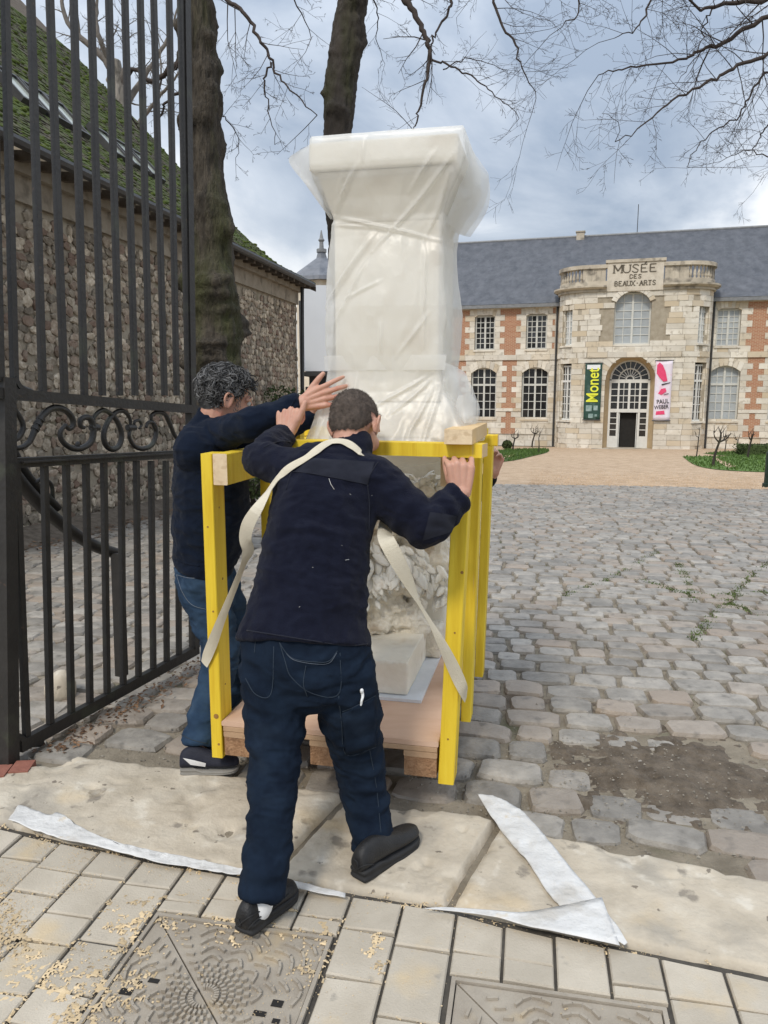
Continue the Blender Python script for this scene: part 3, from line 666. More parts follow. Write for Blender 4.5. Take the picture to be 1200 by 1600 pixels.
def flat(pts, nm, lift, seed):
    A = [G(*q, .02) for q in pts[0]]; B = [G(*q, .02) for q in pts[1]]; A = catmull(A, 10); B = catmull(B, 10); n = min(len(A), len(B))
    X = np.array([[A[i] + (B[i] - A[i]) * s_ for s_ in np.linspace(0, 1, 8)] for i in range(n)]); X[..., 2] = lift + .012 * (fbm(X, 8, 3, seed) - .4)
    bb = MB(); bb.grid(X.tolist()); o = bb.build(nm, 'white_paper', None, True); q = o.modifiers.new('t', 'SOLIDIFY'); q.thickness = .0015; return o
o = flat([[(660, 1425), (760, 1436), (830, 1455), (900, 1470), (968, 1484)], [(690, 1423), (760, 1427), (815, 1432), (880, 1420), (940, 1408)]], 'folded_flap', .031, 4); o.parent = w2
# ================================================================== MUSEUM
MAZ = rad(16.4); MU, MW = frame(MAZ); M0 = np.array([14.674, 45.015, 0.0])
MZ = -1.71                                       # foot of the walls
mus = thing('museum_building', 'long brick and stone museum with a slate roof across the court', 'museum')
mus.matrix_basis = Matrix(m4(MU, MW, (0, 0, 1), M0).tolist())
XC = -.2; WPX = [-15.1, -11.98, -8.85, -5.72, 4.92, 8.04, 11.2, 14.3]
blocks = []; jb = MB(); br = {}; pl = MB(); och = MB()      # stones, the joints behind them, brick panels
def seg_minus(a, b_, holes):
    segs = [(a, b_)]
    for h0, h1 in holes:
        segs = [s_ for x0, x1 in segs for s_ in ((x0, min(x1, h0)), (max(x0, h1), x1)) if s_[1] - s_[0] > .02]
    return segs
def arch_half(z, z1, zc_, hw):                   # half width of an opening at height z: square up to z1, then round to zc_
    if z <= z1: return hw
    if z >= zc_: return None
    return hw * math.sqrt(max(0, 1 - ((z - z1) / (zc_ - z1)) ** 2))
rs = random.Random(5)
def stone(x0, x1, z0, z1, y=0.0, dep=.18, th=0.0, origin=None):
    g_ = .012; pr = rs.uniform(0, .018)
    cx_, cz_ = (x0 + x1) / 2, (z0 + z1) / 2
    blocks.append(m4((x1 - x0 - g_, 0, 0), (0, dep, 0), (0, 0, z1 - z0 - g_), (cx_, y + dep / 2 - pr - .012, cz_)))
CH = .34
WW_ = .70; LW = .79                              # half widths of upper / lower windows
def course_rows(z0, z1, ch=CH):
    n_ = max(1, round((z1 - z0) / ch)); return [(z0 + (z1 - z0) * k / n_, z0 + (z1 - z0) * (k + 1) / n_) for k in range(n_)]
def wing(xa, xb, wins):
    k = 0
    for (z0, z1) in course_rows(MZ, -1.0, .36) + course_rows(-.97, .40) + course_rows(.60, 3.5) + course_rows(3.82, 6.55):
        k += 1; zc_ = (z0 + z1) / 2; holes = []; st_ = []
        for x in wins:
            if -.07 < zc_ < 3.05:
                hw = LW if zc_ < 2.72 else LW * (1 - (zc_ - 2.72) / .9)
                holes.append((x - hw, x + hw))
            if 4.13 < zc_ < 6.2: holes.append((x - WW_ + .08, x + WW_ - .08))
            wd = (LW if zc_ < 3.5 else WW_ - .1) + (.34 if k % 2 else .62)
            st_.append((x - wd, x + wd))
        if zc_ < -.95: st_ = [(xa, xb)]
        st_ += [(xa, xa + (.3 if k % 2 else .5)), (xb - (.3 if k % 2 else .5), xb)]
        for s0, s1 in seg_minus(xa, xb, holes):
            jb.box((s0, .02, z0), (s1, .32, z1)); cur = []
            for a, b_ in sorted(st_):
                a, b_ = max(a, s0), min(b_, s1)
                if b_ - a > .03:
                    if cur and a < cur[-1][1]: cur[-1][1] = max(cur[-1][1], b_)
                    else: cur.append([a, b_])
            for a, b_ in cur:
                n_ = max(1, round((b_ - a) / .62)); e_ = [a + (b_ - a) * (q + (rs.uniform(-.18, .18) if 0 < q < n_ else 0)) / n_ for q in range(n_ + 1)]
                for q in range(n_): stone(e_[q], e_[q + 1], z0, z1)
            for a, b_ in seg_minus(s0, s1, [tuple(c) for c in cur]): br.setdefault((round(sum(x < a for x in WPX)), z0 > 3.6, z0 > .5), MB()).box((a, -.004, z0), (b_, .02, z1))
    for (z0, z1, pr) in ((3.5, 3.82, .07), (.40, .60, .05), (6.55, 6.72, .06), (-1.0, -.97, .05)):
        hl = [(x - LW, x + LW) for x in wins] if z0 < 1 and z0 > -.5 else []
        for s0, s1 in seg_minus(xa, xb, hl):
            jb.box((s0, .02, z0), (s1, .32, z1)); x = s0
            while x < s1 - .01:
                e_ = min(s1, x + rs.uniform(.8, 1.3)); e_ = s1 if s1 - e_ < .3 else e_
                stone(x, e_, z0, z1, -pr); x = e_
wing(-17.2, XC - 4.14, [x for x in WPX if x < 0]); wing(XC + 4.14, 17.5, [x for x in WPX if x > 0])

# windows: joinery with glazing bars, panes set behind
def window(x, y, z0, z1, hw, nx, nz, mj, mg, transom=None, rot=0.0, arch=0.0):
    ca, sa = math.cos(rot), math.sin(rot); Mw = lambda p: (x + p[0] * ca - p[1] * sa, y + p[0] * sa + p[1] * ca, p[2])
    f = MB(); d0, d1 = -.05, .03; fr = .09
    f.box((-hw, d0, z0), (-hw + fr, d1, z1), Mw); f.box((hw - fr, d0, z0), (hw, d1, z1), Mw)
    f.box((-hw + fr, d0, z0), (hw - fr, d1, z0 + fr), Mw); f.box((-hw + fr, d0, z1 - fr), (hw - fr, d1, z1), Mw)
    f.box((-.055, d0 - .015, z0 + fr), (.055, d1, z1 - fr), Mw)
    if transom: f.box((-hw + fr, d0 - .02, transom - .06), (-.055, d1, transom + .06), Mw); f.box((.055, d0 - .02, transom - .06), (hw - fr, d1, transom + .06), Mw)
    half = (hw - fr - .055)
    for sg in (-1, 1):
        for i in range(1, nx):
            c_ = sg * (.055 + half * i / nx); f.box((c_ - .02, d0 + .01, z0 + fr), (c_ + .02, d0 + .05, z1 - fr), Mw)
        for j in range(1, nz):
            zz = z0 + fr + (z1 - z0 - 2 * fr) * j / nz
            if transom and abs(zz - transom) < .1: continue
            a, b_ = sorted((sg * .055, sg * (hw - fr))); f.box((a, d0 + .013, zz - .02), (b_, d0 + .047, zz + .02), Mw)
    w = f.build('window', mj, mus)
    g_ = MB(); cw = half / nx; chh = (z1 - z0 - 2 * fr) / nz
    for sg in (-1, 1):
        for i in range(nx):
            for j in range(nz):
                a, b_ = sorted((sg * (.055 + cw * i), sg * (.055 + cw * (i + 1)))); zz = z0 + fr + chh * j; tx, tz = rs.uniform(-.006, .006), rs.uniform(-.006, .006)
                g_.add([Mw((a, .0 - tx - tz, zz)), Mw((b_, .0 + tx - tz, zz)), Mw((b_, tx + tz, zz + chh)), Mw((a, -tx + tz, zz + chh))], [(0, 1, 2, 3)])
    g_.build('panes', mg, w, kind='stuff')
    bk = MB(); bk.box((-hw, .30, z0), (hw, .36, z1), Mw); bk.build('dark_room', 'hole_dark', w)
    s_ = MB(); s_.box((-hw - .06, -.34, z0 - .10), (hw + .06, .02, z0 - .002), Mw); s_.build('sill', 'ashlar', w)
    return w
for i, x in enumerate(WPX):
    right = x > 0
    window(x, .26, 4.14, 6.2, .62, 2, 6, 'grey_joinery' if not right else 'grey_joinery', 'pale_blind' if right else 'dark_glass')
    window(x, .26, -.06, 3.06, LW, 2, 6, 'grey_joinery', 'pale_blind' if i == 4 else 'dark_glass', transom=2.02)
    ar = MB(); lv = MB()
    for zz, hw, top in ((2.72, LW, 3.07), (6.12, WW_ - .08, 6.3)):       # flat segmental heads in wedge stones
        n_ = 7
        for q in range(n_):
            a0 = -1 + 2 * q / n_ + .012; a1 = -1 + 2 * (q + 1) / n_ - .012
            f_ = lambda a: top - (top - zz) * a * a
            e2 = lambda a: a * 1.22
            vs = [(x + a0 * hw, f_(a0)), (x + a1 * hw, f_(a1)), (x + e2(a1) * hw, f_(a1) + .44), (x + e2(a0) * hw, f_(a0) + .44)]
            lv.prism(vs, -.045 - rs.uniform(0, .02), .2, lambda p: (p[0], p[2], p[1]))
    lv.build('window_arch', 'ashlar', mus, kind='stuff')
for q in br.values(): q.build('brick_panel', 'brick_wall', mus)

# the bow-fronted pavilion: a run of wall stones bent round the plan
OFF = 2.1; HWf = 2.55; Rr = 1.6
path = [(XC - 4.14, 0.0), (XC - 4.14, -OFF + Rr)]
path += [(XC - HWf - (Rr) * math.cos(a), -OFF + Rr - Rr * math.sin(a)) for a in np.linspace(0, math.pi / 2, 13)[1:]]
path += [(XC + HWf + Rr * math.sin(a), -OFF + Rr - Rr * math.cos(a)) for a in np.linspace(0, math.pi / 2, 13)]
path += [(XC + 4.14, 0.0)]
path = np.array(path); cl = np.r_[0, np.cumsum(np.linalg.norm(np.diff(path, axis=0), axis=1))]; LT = cl[-1]
def at(s_):
    x = np.interp(s_, cl, path[:, 0]); y = np.interp(s_, cl, path[:, 1])
    e_ = .05; dx = np.interp(min(s_ + e_, LT), cl, path[:, 0]) - np.interp(max(s_ - e_, 0), cl, path[:, 0]); dy = np.interp(min(s_ + e_, LT), cl, path[:, 1]) - np.interp(max(s_ - e_, 0), cl, path[:, 1])
    l = math.hypot(dx, dy); return np.array([x, y]), np.array([dx, dy]) / l
SM = LT / 2; s_of = lambda x: SM + (x - XC)       # along the flat front
SL, SR = SM - HWf - Rr * math.pi / 4 - .02, SM + HWf + Rr * math.pi / 4 + .02       # side windows, halfway round the curves
k = 0; strips = []
def op_holes(z):
    h = []
    a = arch_half(z, 2.25, 3.62, 1.36)
    if a: h.append((s_of(-.25) - a, s_of(-.25) + a))
    a = 4.2 < z < 7.0 and .98 * (1 if z < 6.6 else math.sqrt(max(0, 1 - ((z - 6.6) / .5) ** 2)))
    if a: h.append((s_of(-.3) - a, s_of(-.3) + a))
    for s_ in (SL, SR):
        if -.05 < z < 3.1: h.append((s_ - .50, s_ + .50))
        if 4.2 < z < 6.35: h.append((s_ - .43, s_ + .43))
    return h
for (z0, z1) in course_rows(MZ, 3.5, .30) + [(3.5, 3.8)] + course_rows(3.8, 7.1, .30):
    k += 1; zc_ = (z0 + z1) / 2; band = z0 == 3.5
    for s0, s1 in seg_minus(0, LT, op_holes(zc_)):
        n_ = max(1, round((s1 - s0) / (.72 if not band else 1.0))); e_ = [s0 + (s1 - s0) * (q + (rs.uniform(-.24, .24) if 0 < q < n_ else 0)) / n_ for q in range(n_ + 1)]
        for q in range(n_):
            a, b_ = e_[q], e_[q + 1]
            och_ = zc_ > 4.25 and zc_ < 6.9 and any(abs((a + b_) / 2 - c_) < .28 for c_ in (s_of(-1.86), s_of(1.26)))
            pa, _ = at(a); pb, _ = at(b_); d_ = pb - pa; l = np.linalg.norm(d_); d_ /= l; nv = np.array([-d_[1], d_[0]])
            if och_:
                c_ = (pa + pb) / 2 + nv * .13; MMx = lambda p, c_=c_, d_=d_, nv=nv: (c_[0] + d_[0] * p[0] + nv[0] * p[1], c_[1] + d_[1] * p[0] + nv[1] * p[1], p[2])
                och.box((-l / 2, -.08, z0), (l / 2, .08, z1), MMx); continue
            c_ = (pa + pb) / 2 + nv * (.09 - rs.uniform(0, .016) - (.07 if band else 0))
            blocks.append(m4((d_[0] * (l - .012), d_[1] * (l - .012), 0), (nv[0] * .22, nv[1] * .22, 0), (0, 0, z1 - z0 - .012), (c_[0], c_[1], zc_)))
        m_ = max(1, int((s1 - s0) / .35))
        for q in range(m_):
            pa, _ = at(s0 + (s1 - s0) * q / m_); pb, _ = at(s0 + (s1 - s0) * (q + 1) / m_); d_ = pb - pa; l = np.linalg.norm(d_); d_ /= l; nv = np.array([-d_[1], d_[0]]); c_ = (pa + pb) / 2
            MMx = lambda p, c_=c_, d_=d_, nv=nv: (c_[0] + d_[0] * p[0] + nv[0] * p[1], c_[1] + d_[1] * p[0] + nv[1] * p[1], p[2])
            jb.box((-l / 2, .03, z0), (l / 2, .4, z1), MMx)
jb.build('wall', 'ashlar_joint', mus); och.build('render_panel', 'ochre_render', mus)
pieces('stone', blocks, [cubev()], 'ashlar', mus, 'stones', 300)
for s_ in (SL, SR):
    p, d_ = at(s_); a = math.atan2(d_[1], d_[0]); nv = np.array([-d_[1], d_[0]]); q = p + nv * .3
    window(q[0], q[1], -.04, 3.1, .5, 1 if False else 2, 7, 'white_joinery', 'dark_glass', transom=2.2, rot=a)
    window(q[0], q[1], 4.22, 6.35, .43, 2, 6, 'white_joinery', 'pale_blind', rot=a)
window(-.3, -OFF + .42, 4.22, 7.05, .98, 2, 6, 'grey_joinery', 'pale_blind')
# wedge stones over the doorway and the middle window
for nm, xc_, zc_, ry, r0, r1, n_ in (('door_arch', -.25, 2.25, 1.0074, 1.34, 1.80, 17), ('window_hood', -.3, 6.2, .92, .96, 1.26, 11)):
    bb = MB()
    for q in range(n_):
        a0, a1 = math.pi * (q + .03) / n_, math.pi * (q + .97) / n_
        if nm == 'window_hood': a0, a1 = math.pi * .12 + a0 * .76, math.pi * .12 + a1 * .76
        bb.prism([(xc_ + r * math.cos(a), zc_ + r * ry * math.sin(a)) for r, a in ((r0, a0), (r1, a0), (r1, a1), (r0, a1))][::-1], -OFF - .055 - rs.uniform(0, .02), -OFF + .3, lambda p: (p[0], p[2], p[1]))
    bb.build(nm, 'ashlar', mus)
bb = MB()                                        # deep tan reveal of the doorway
outl = [(-1.36, MZ), (-1.36, 2.25)] + [(-1.36 * math.cos(a), 2.25 + 1.37 * math.sin(a)) for a in np.linspace(0, math.pi, 21)[1:-1]] + [(1.36, 2.25), (1.36, MZ)]
inn = [(x * .82, MZ if z == MZ else (2.25 + (z - 2.25) * .82)) for x, z in outl]
bb.grid([[(-.25 + x, -OFF + .02, z) for x, z in outl], [(-.25 + x * .98, -OFF + .35, 2.25 + (z - 2.25) * .98 if z > 2.25 else z) for x, z in outl], [(-.25 + x, -OFF + .95, z) for x, z in inn]])
bb.build('door_reveal', 'ochre_render', mus)
# the white door screen: fanlight, glazed leaves, open middle
YD = -OFF + .97; d = MB(); gp = MB(); xc_ = -.25; ih = 1.115
Dm = lambda p: (xc_ + p[0], YD + p[1], p[2])
for lo, hi in (((-ih, -.05, MZ), (-ih + .12, .05, 2.25)), ((ih - .12, -.05, MZ), (ih, .05, 2.25)), ((-ih + .12, -.06, 2.1), (ih - .12, .05, 2.3)), ((-ih + .12, -.06, .42), (ih - .12, .05, .62)),
               ((-.64, -.05, MZ), (-.52, .05, .42)), ((.52, -.05, MZ), (.64, .05, .42)), ((-.64, -.05, .62), (-.54, .05, 2.1)), ((.54, -.05, .62), (.64, .05, 2.1)), ((-.06, -.05, .62), (.06, .05, 2.1)),
               ((-ih + .12, -.03, MZ), (-.64, .04, -.95)), ((.64, -.03, MZ), (ih - .12, .04, -.95))): d.box(lo, hi, Dm)
for z in (.98, 1.35, 1.72): d.box((-ih + .12, -.035, z), (ih - .12, -.005, z + .045), Dm)
for z in (-.6, -.26, .08): d.box((-ih + .12, -.035, z), (-.64, -.005, z + .045), Dm); d.box((.64, -.035, z), (ih - .12, -.005, z + .045), Dm)
for x in (-.32, .30): d.box((x, -.036, .62), (x + .035, -.004, 2.1), Dm)
for r in (ih - .06, .60, .2):
    pts = [Dm((r * math.cos(a), -.02, 2.3 + r * math.sin(a))) for a in np.linspace(0, math.pi, 25)]
    d.tube(pts, .055 if r > 1 else .04, 6)
for q in range(1, 10): a = math.pi * q / 10; d.bar(Dm((.2 * math.cos(a), -.02, 2.3 + .2 * math.sin(a))), Dm((ih * .97 * math.cos(a), -.02, 2.3 + ih * .97 * math.sin(a))), .035, .035)
door = d.build('door', 'white_joinery', mus)
gp.add([Dm(p) for p in ((-ih, .02, -.95), (-.6, .02, -.95), (-.6, .02, 2.2), (-ih, .02, 2.2))], [(0, 1, 2, 3)]); gp.add([Dm(p) for p in ((ih, .02, -.95), (ih, .02, 2.2), (.6, .02, 2.2), (.6, .02, -.95))], [(0, 1, 2, 3)])
gp.add([Dm(p) for p in ((-.6, .021, .5), (.6, .021, .5), (.6, .021, 2.2), (-.6, .021, 2.2))], [(0, 1, 2, 3)])
gp.add([Dm((0, .02, 2.25))] + [Dm((ih * math.cos(a), .02, 2.28 + ih * math.sin(a))) for a in np.linspace(0, math.pi, 21)], [(0, i, i + 1) for i in range(1, 21)])
gp.build('panes', 'dark_glass', door, kind='stuff')
bb = MB(); bb.box((-1.4, .3, MZ + .02), (1.4, 3.0, 3.6), Dm); o = bb.build('hallway', 'hole_dark', mus); o.data.flip_normals()
bb = MB(); bb.box((-.50, .02, MZ + .04), (-.46, .62, .40), Dm); bb.box((.46, .02, MZ + .04), (.50, .62, .40), Dm); bb.build('open_leaf', 'white_joinery', door)
bb = MB(); bb.box((-2.6, -OFF - 1.0, MZ - .2), (2.4, -OFF + 1.6, MZ + .02)); bb.box((-2.2, -OFF - .55, MZ + .02), (2.0, -OFF + 1.4, MZ + .10)); bb.build('door_step', 'weathered_stone', mus)
bb = MB(); bb.box((-2.32, -OFF - .02, -1.12), (-2.05, -OFF + .1, -.86)); bb.build('wall_vent', 'hole_dark', mus)
# cornice, parapet with balusters, inscription block
def band(nm, z0, z1, out_, m, s0=0.0, s1=None, n_=60, top_in=0.0):
    s1 = LT if s1 is None else s1; rows = []
    for q in range(n_ + 1):
        s_ = s0 + (s1 - s0) * q / n_; p, d_ = at(s_); nv = np.array([d_[1], -d_[0]])
        a = p + nv * out_; c_ = p - nv * .25; a2 = p + nv * (out_ - top_in)
        rows.append([(c_[0], c_[1], z0), (a2[0], a2[1], z0), (a[0], a[1], (z0 + z1) / 2 if top_in else z0), (a[0], a[1], z1), (c_[0], c_[1], z1)])
    b_ = MB(); b_.grid(rows); f0 = len(b_.v); b_.add(rows[0], [(0, 1, 2, 3, 4)]); b_.add(rows[-1], [(4, 3, 2, 1, 0)])
    return b_.build(nm, m, mus)
TXa, TXb = s_of(-1.75), s_of(1.2)
for s0, s1 in ((0, TXa), (TXb, LT)):
    band('cornice', 7.1, 7.24, .14, 'weathered_stone', s0, s1); band('cornice', 7.243, 7.42, .38, 'weathered_stone', s0, s1, top_in=.14)
    band('parapet', 7.423, 7.68, .05, 'weathered_stone', s0, s1); band('coping', 8.36, 8.56, .12, 'weathered_stone', s0, s1)
bb = MB(); bl_ = MB(); s_ = .2
while s_ < LT - .1:
    p, d_ = at(s_); nv = np.array([d_[1], -d_[0]])
    solid = (TXa - 1.2 < s_ < TXb + 1.2) or abs(s_ - .25) < .3 or abs(s_ - LT + .25) < .3
    if not (TXa < s_ < TXb):
        c_ = p - nv * .10
        if solid: MMx = lambda q, c_=c_, d_=d_, nv=nv: (c_[0] + d_[0] * q[0] + nv[0] * q[1], c_[1] + d_[1] * q[0] + nv[1] * q[1], q[2]); pb_ = MB(); pb_.box((-.13, -.12, 7.68), (.13, .12, 8.36), MMx); pb_.build('parapet_pier', 'weathered_stone', mus)
        else:
            zs = [7.68, 7.74, 7.75, 7.86, 8.02, 8.18, 8.29, 8.30, 8.36]; rr = [.08, .08, .05, .085, .07, .045, .05, .08, .08]
            bb.tube([(c_[0], c_[1], z) for z in zs], rr, 8)
    s_ += .24
bb.build('balusters', 'weathered_stone', mus, kind='stuff')
bb = MB(); bb.box((-1.75, -OFF - .10, 7.1), (1.2, -OFF + .3, 8.62)); ins = bb.build('inscription_stone', 'inscription', mus)
bb = MB(); bb.box((-1.85, -OFF - .17, 8.623), (1.3, -OFF + .35, 8.78)); bb.build('coping', 'weathered_stone', mus)
GL = {'M': [(0, 0, 0, 1), (0, 1, .5, .25), (.5, .25, 1, 1), (1, 1, 1, 0)], 'U': [(0, 1, 0, .25), (0, .25, .25, 0), (.25, 0, .75, 0), (.75, 0, 1, .25), (1, .25, 1, 1)],
      'S': [(.95, .85, .7, 1), (.7, 1, .25, 1), (.25, 1, .05, .75), (.05, .75, .9, .3), (.9, .3, .75, 0), (.75, 0, .25, 0), (.25, 0, .02, .18)],
      'E': [(.05, 0, .05, 1), (.05, 1, .9, 1), (.05, .52, .7, .52), (.05, 0, .95, 0)], 'D': [(.05, 0, .05, 1), (.05, 1, .6, 1), (.6, 1, .98, .7), (.98, .7, .98, .3), (.98, .3, .6, 0), (.6, 0, .05, 0)],
      'B': [(.05, 0, .05, 1), (.05, 1, .65, 1), (.65, 1, .85, .78), (.85, .78, .6, .53), (.6, .53, .05, .53), (.6, .53, .95, .28), (.95, .28, .7, 0), (.7, 0, .05, 0)],
      'A': [(0, 0, .5, 1), (.5, 1, 1, 0), (.2, .36, .8, .36)], 'X': [(0, 0, 1, 1), (0, 1, 1, 0)], 'R': [(.05, 0, .05, 1), (.05, 1, .7, 1), (.7, 1, .9, .75), (.9, .75, .65, .5), (.65, .5, .05, .5), (.5, .5, 1, 0)],
      'T': [(.5, 0, .5, 1), (0, 1, 1, 1)], '-': [(.1, .5, .9, .5)]}
SER = {'M': [(0, 0), (1, 0), (0, 1), (1, 1)], 'U': [(0, 1), (1, 1)], 'A': [(0, 0), (1, 0)], 'X': [(0, 0), (1, 0), (0, 1), (1, 1)], 'T': [(.5, 0)], 'R': [(.05, 0), (1, 0)]}
def words_(txt, x0, x1, z0, h, y, parent, nm='lettering', lw=.055, mt='carved_letter', acc=None):
    n_ = len(txt); cw = (x1 - x0) / n_; b_ = MB()
    for i, ch in enumerate(txt):
        if ch == ' ': continue
        w_ = cw * (.78 if ch != 'M' else .9) * (.5 if ch == '-' else 1); ox = x0 + cw * i + (cw - w_) / 2
        for a, c_, e_, f_ in GL[ch]:
            vert = abs(f_ - c_) > .6 and abs(e_ - a) < .6
            b_.bar((ox + a * w_, y, z0 + c_ * h), (ox + e_ * w_, y, z0 + f_ * h), lw * (1.25 if vert else .8), .03, (1, 0, 0) if vert else (0, 0, 1))
        for a, c_ in SER.get(ch, []): b_.bar((ox + a * w_ - lw * 1.3, y, z0 + c_ * h), (ox + a * w_ + lw * 1.3, y, z0 + c_ * h), lw * .55, .031, (0, 0, 1))
    if acc is not None: b_.bar((x0 + cw * (acc + .5), y, z0 + h * 1.1), (x0 + cw * (acc + .75), y, z0 + h * 1.28), lw * .8, .03, (0, 0, 1))
    return b_.build(nm, mt, parent)
words_('MUSEE', -1.42, .88, 8.08, .40, -OFF - .112, ins, acc=3)
words_('DES', -.58, .08, 7.76, .20, -OFF - .112, ins, lw=.035)
words_('BEAUX-ARTS', -1.36, .84, 7.38, .24, -OFF - .112, ins, lw=.04)
# roof
ro = MB(); Yr = 5.6; ZR = 11.55
for q in range(64):                               # slate courses stepped up the slope
    t0, t1 = q / 64, (q + 1) / 64
    a = np.array([-.35 + (Yr + .35) * t0, 6.80 + (ZR - 6.80) * t0]); c_ = np.array([-.35 + (Yr + .35) * t1, 6.80 + (ZR - 6.80) * t1])
    ro.add([(-17.4, a[0] - .02, a[1] + .014), (17.7, a[0] - .02, a[1] + .014), (17.7, c_[0], c_[1]), (-17.4, c_[0], c_[1])], [(0, 1, 2, 3)])
    ro.add([(-17.4, a[0] - .02, a[1] + .014), (17.7, a[0] - .02, a[1] + .014), (17.7, a[0], a[1]), (-17.4, a[0], a[1])], [(3, 2, 1, 0)])
ro.add([(-17.4, Yr, ZR), (17.7, Yr, ZR), (17.7, 12, 6.8), (-17.4, 12, 6.8)], [(0, 1, 2, 3)]); ro.add([(-17.4, -.3, 6.8), (-17.4, Yr, ZR), (-17.4, 12, 6.8)], [(0, 1, 2)])
roof = ro.build('roof', 'slate', mus)
bb = MB(); bb.tube([(-17.4, Yr, ZR + .02), (17.7, Yr, ZR + .02)], .09, 8); bb.build('ridge_cap', 'lead', roof)
for xa_, xb_ in ((-17.3, XC - 4.2), (XC + 4.2, 17.6)): bb = MB(); bb.box((xa_, -.42, 6.58), (xb_, -.3, 6.78)); bb.build('gutter', 'lead', mus)
bb = MB(); bb.box((-17.3, -.3, 6.721), (XC - 4.2, .3, 6.80)); bb.box((XC + 4.2, -.3, 6.721), (17.6, .3, 6.80)); bb.build('eaves_board', 'weathered_stone', mus)
bb = MB(); bb.box((-17.2, .4, MZ), (17.5, 12, 6.7)); bb.build('rear_wall', 'ashlar_joint', mus)
bb = MB(); bb.box((XC - 3.9, -1.0, 7.1), (XC + 3.9, 1.5, 7.5)); bb.box((XC - 2.9, -OFF + .35, 7.1), (XC + 2.9, 1.5, 7.45)); bb.build('terrace_roof', 'lead', mus)
bb = MB(); bb.prism([(-1.0, 0), (1.0, 0), (0, .75)], 1.5, 4.5, lambda p: (-.25 + p[0], p[2], 8.6 + p[1])); bb.build('dormer_roof', 'slate', roof)
bb = MB(); bb.box((-3.85, Yr - .3, ZR - .6), (-3.35, Yr + .2, ZR + .26)); bb.box((-3.9, Yr - .36, ZR + .26), (-3.3, Yr + .26, ZR + .33)); bb.build('chimney', 'weathered_stone', roof)
bb = MB(); bb.tube([(-.1, Yr, ZR), (-.1, Yr, ZR + 1.8)], .025, 5); bb.build('aerial', 'dark_metal', roof)
for x in (XC - 4.32, XC + 4.30):
    bb = MB(); bb.tube([(x, -.14, 6.6), (x, -.14, MZ)], .06, 8); bb.build('downpipe', 'dark_metal', mus)

# banners
def banner(nm, x0, x1, z0, z1, m, label):
    t = thing(nm, label, 'banner'); t.matrix_basis = mus.matrix_basis; y = -OFF - .14
    bb = MB(); n_ = 14
    bb.grid([[(x0 + (x1 - x0) * i / 5, y - .02 * math.sin(3.1 * j / n_ + i * .9), z0 + (z1 - z0) * j / n_) for j in range(n_ + 1)] for i in range(6)]); o = bb.build('cloth', m, t, True); q = o.modifiers.new('t', 'SOLIDIFY'); q.thickness = .004
    bb = MB()
    for z in (z0, z1): bb.tube([(x0 - .05, y, z), (x1 + .05, y, z)], .03, 8); bb.box(((x0 + x1) / 2 - .03, y, z - .02), ((x0 + x1) / 2 + .03, -OFF + .02, z + .02))
    bb.build('rail', 'dark_metal', t); return t, y - .032
def text(body, size, m, parent, loc, rot, nm='lettering', squash=1.0):
    c = bpy.data.curves.new(nm, 'FONT'); c.body = body; c.size = size; c.extrude = .004; c.offset = .012 * size
    o = bpy.data.objects.new('tmp', c); COL.objects.link(o); dg = bpy.context.evaluated_depsgraph_get(); me = bpy.data.meshes.new_from_object(o.evaluated_get(dg)); bpy.data.objects.remove(o)
    me.materials.clear(); me.materials.append(MATS[m]); me.name = nm
    q = link(nm, me, parent); q.location = loc; q.rotation_euler = rot; q.scale = (squash, 1, 1); return q
t, y = banner('museum_banner', -2.72, -1.80, .0, 3.2, 'banner_green', 'dark green banner with yellow sideways lettering left of the museum door')
text('Monet', .92, 'print_yellow', t, (-1.97, y, .98), (rad(90), rad(-90), 0), squash=.80)
bb = MB(); bb.box((-2.62, y, 2.86), (-1.90, y + .006, 3.1)); bb.build('printed_strip', 'print_white', t)
bb = MB(); bb.box((-2.60, y, .50), (-2.28, y + .006, .84)); bb.box((-2.18, y, .55), (-1.95, y + .006, .82)); bb.box((-2.45, y, .12), (-2.2, y + .006, .36)); bb.box((-2.1, y, .2), (-1.98, y + .006, .33)); bb.build('printed_panel', 'print_teal', t)
t, y = banner('museum_banner', 1.05, 1.93, .0, 3.3, 'banner_pink', 'pale pink banner with crimson shapes right of the museum door')
bb = MB(); Yp = lambda p: (p[0], y + p[2], p[1])
bb.prism([(1.12, 2.6), (1.12, 3.05), (1.25, 3.2), (1.42, 3.05), (1.58, 2.7), (1.70, 2.2), (1.50, 2.15), (1.3, 2.35)][::-1], 0, .006, Yp); bb.build('printed_shape', 'print_red', t); bb = MB(); bb.prism([(1.25, 1.5), (1.4, 1.75), (1.62, 1.8), (1.68, 1.62), (1.42, 1.42)][::-1], 0, .006, Yp)
bb.build('printed_shape', 'print_red', t); bb = MB(); bb.prism([(1.18, .32), (1.2, .52), (1.62, .56), (1.66, .36)][::-1], 0, .006, Yp); bb.build('printed_shape', 'print_red', t)
bb = MB(); bb.prism([(1.4, 2.02), (1.86, 2.12), (1.86, 2.08), (1.42, 1.95)][::-1], 0, .006, Yp); bb.prism([(1.55, 1.45), (1.8, 1.52), (1.8, 1.48), (1.56, 1.42)][::-1], 0, .006, Yp); bb.build('printed_line', 'print_black', t)
text('PAUL', .34, 'print_black', t, (1.2, y, .92), (rad(90), rad(-6), 0), squash=.82); text('WEBER', .30, 'print_black', t, (1.10, y, .62), (rad(90), rad(-6), 0), squash=.78)

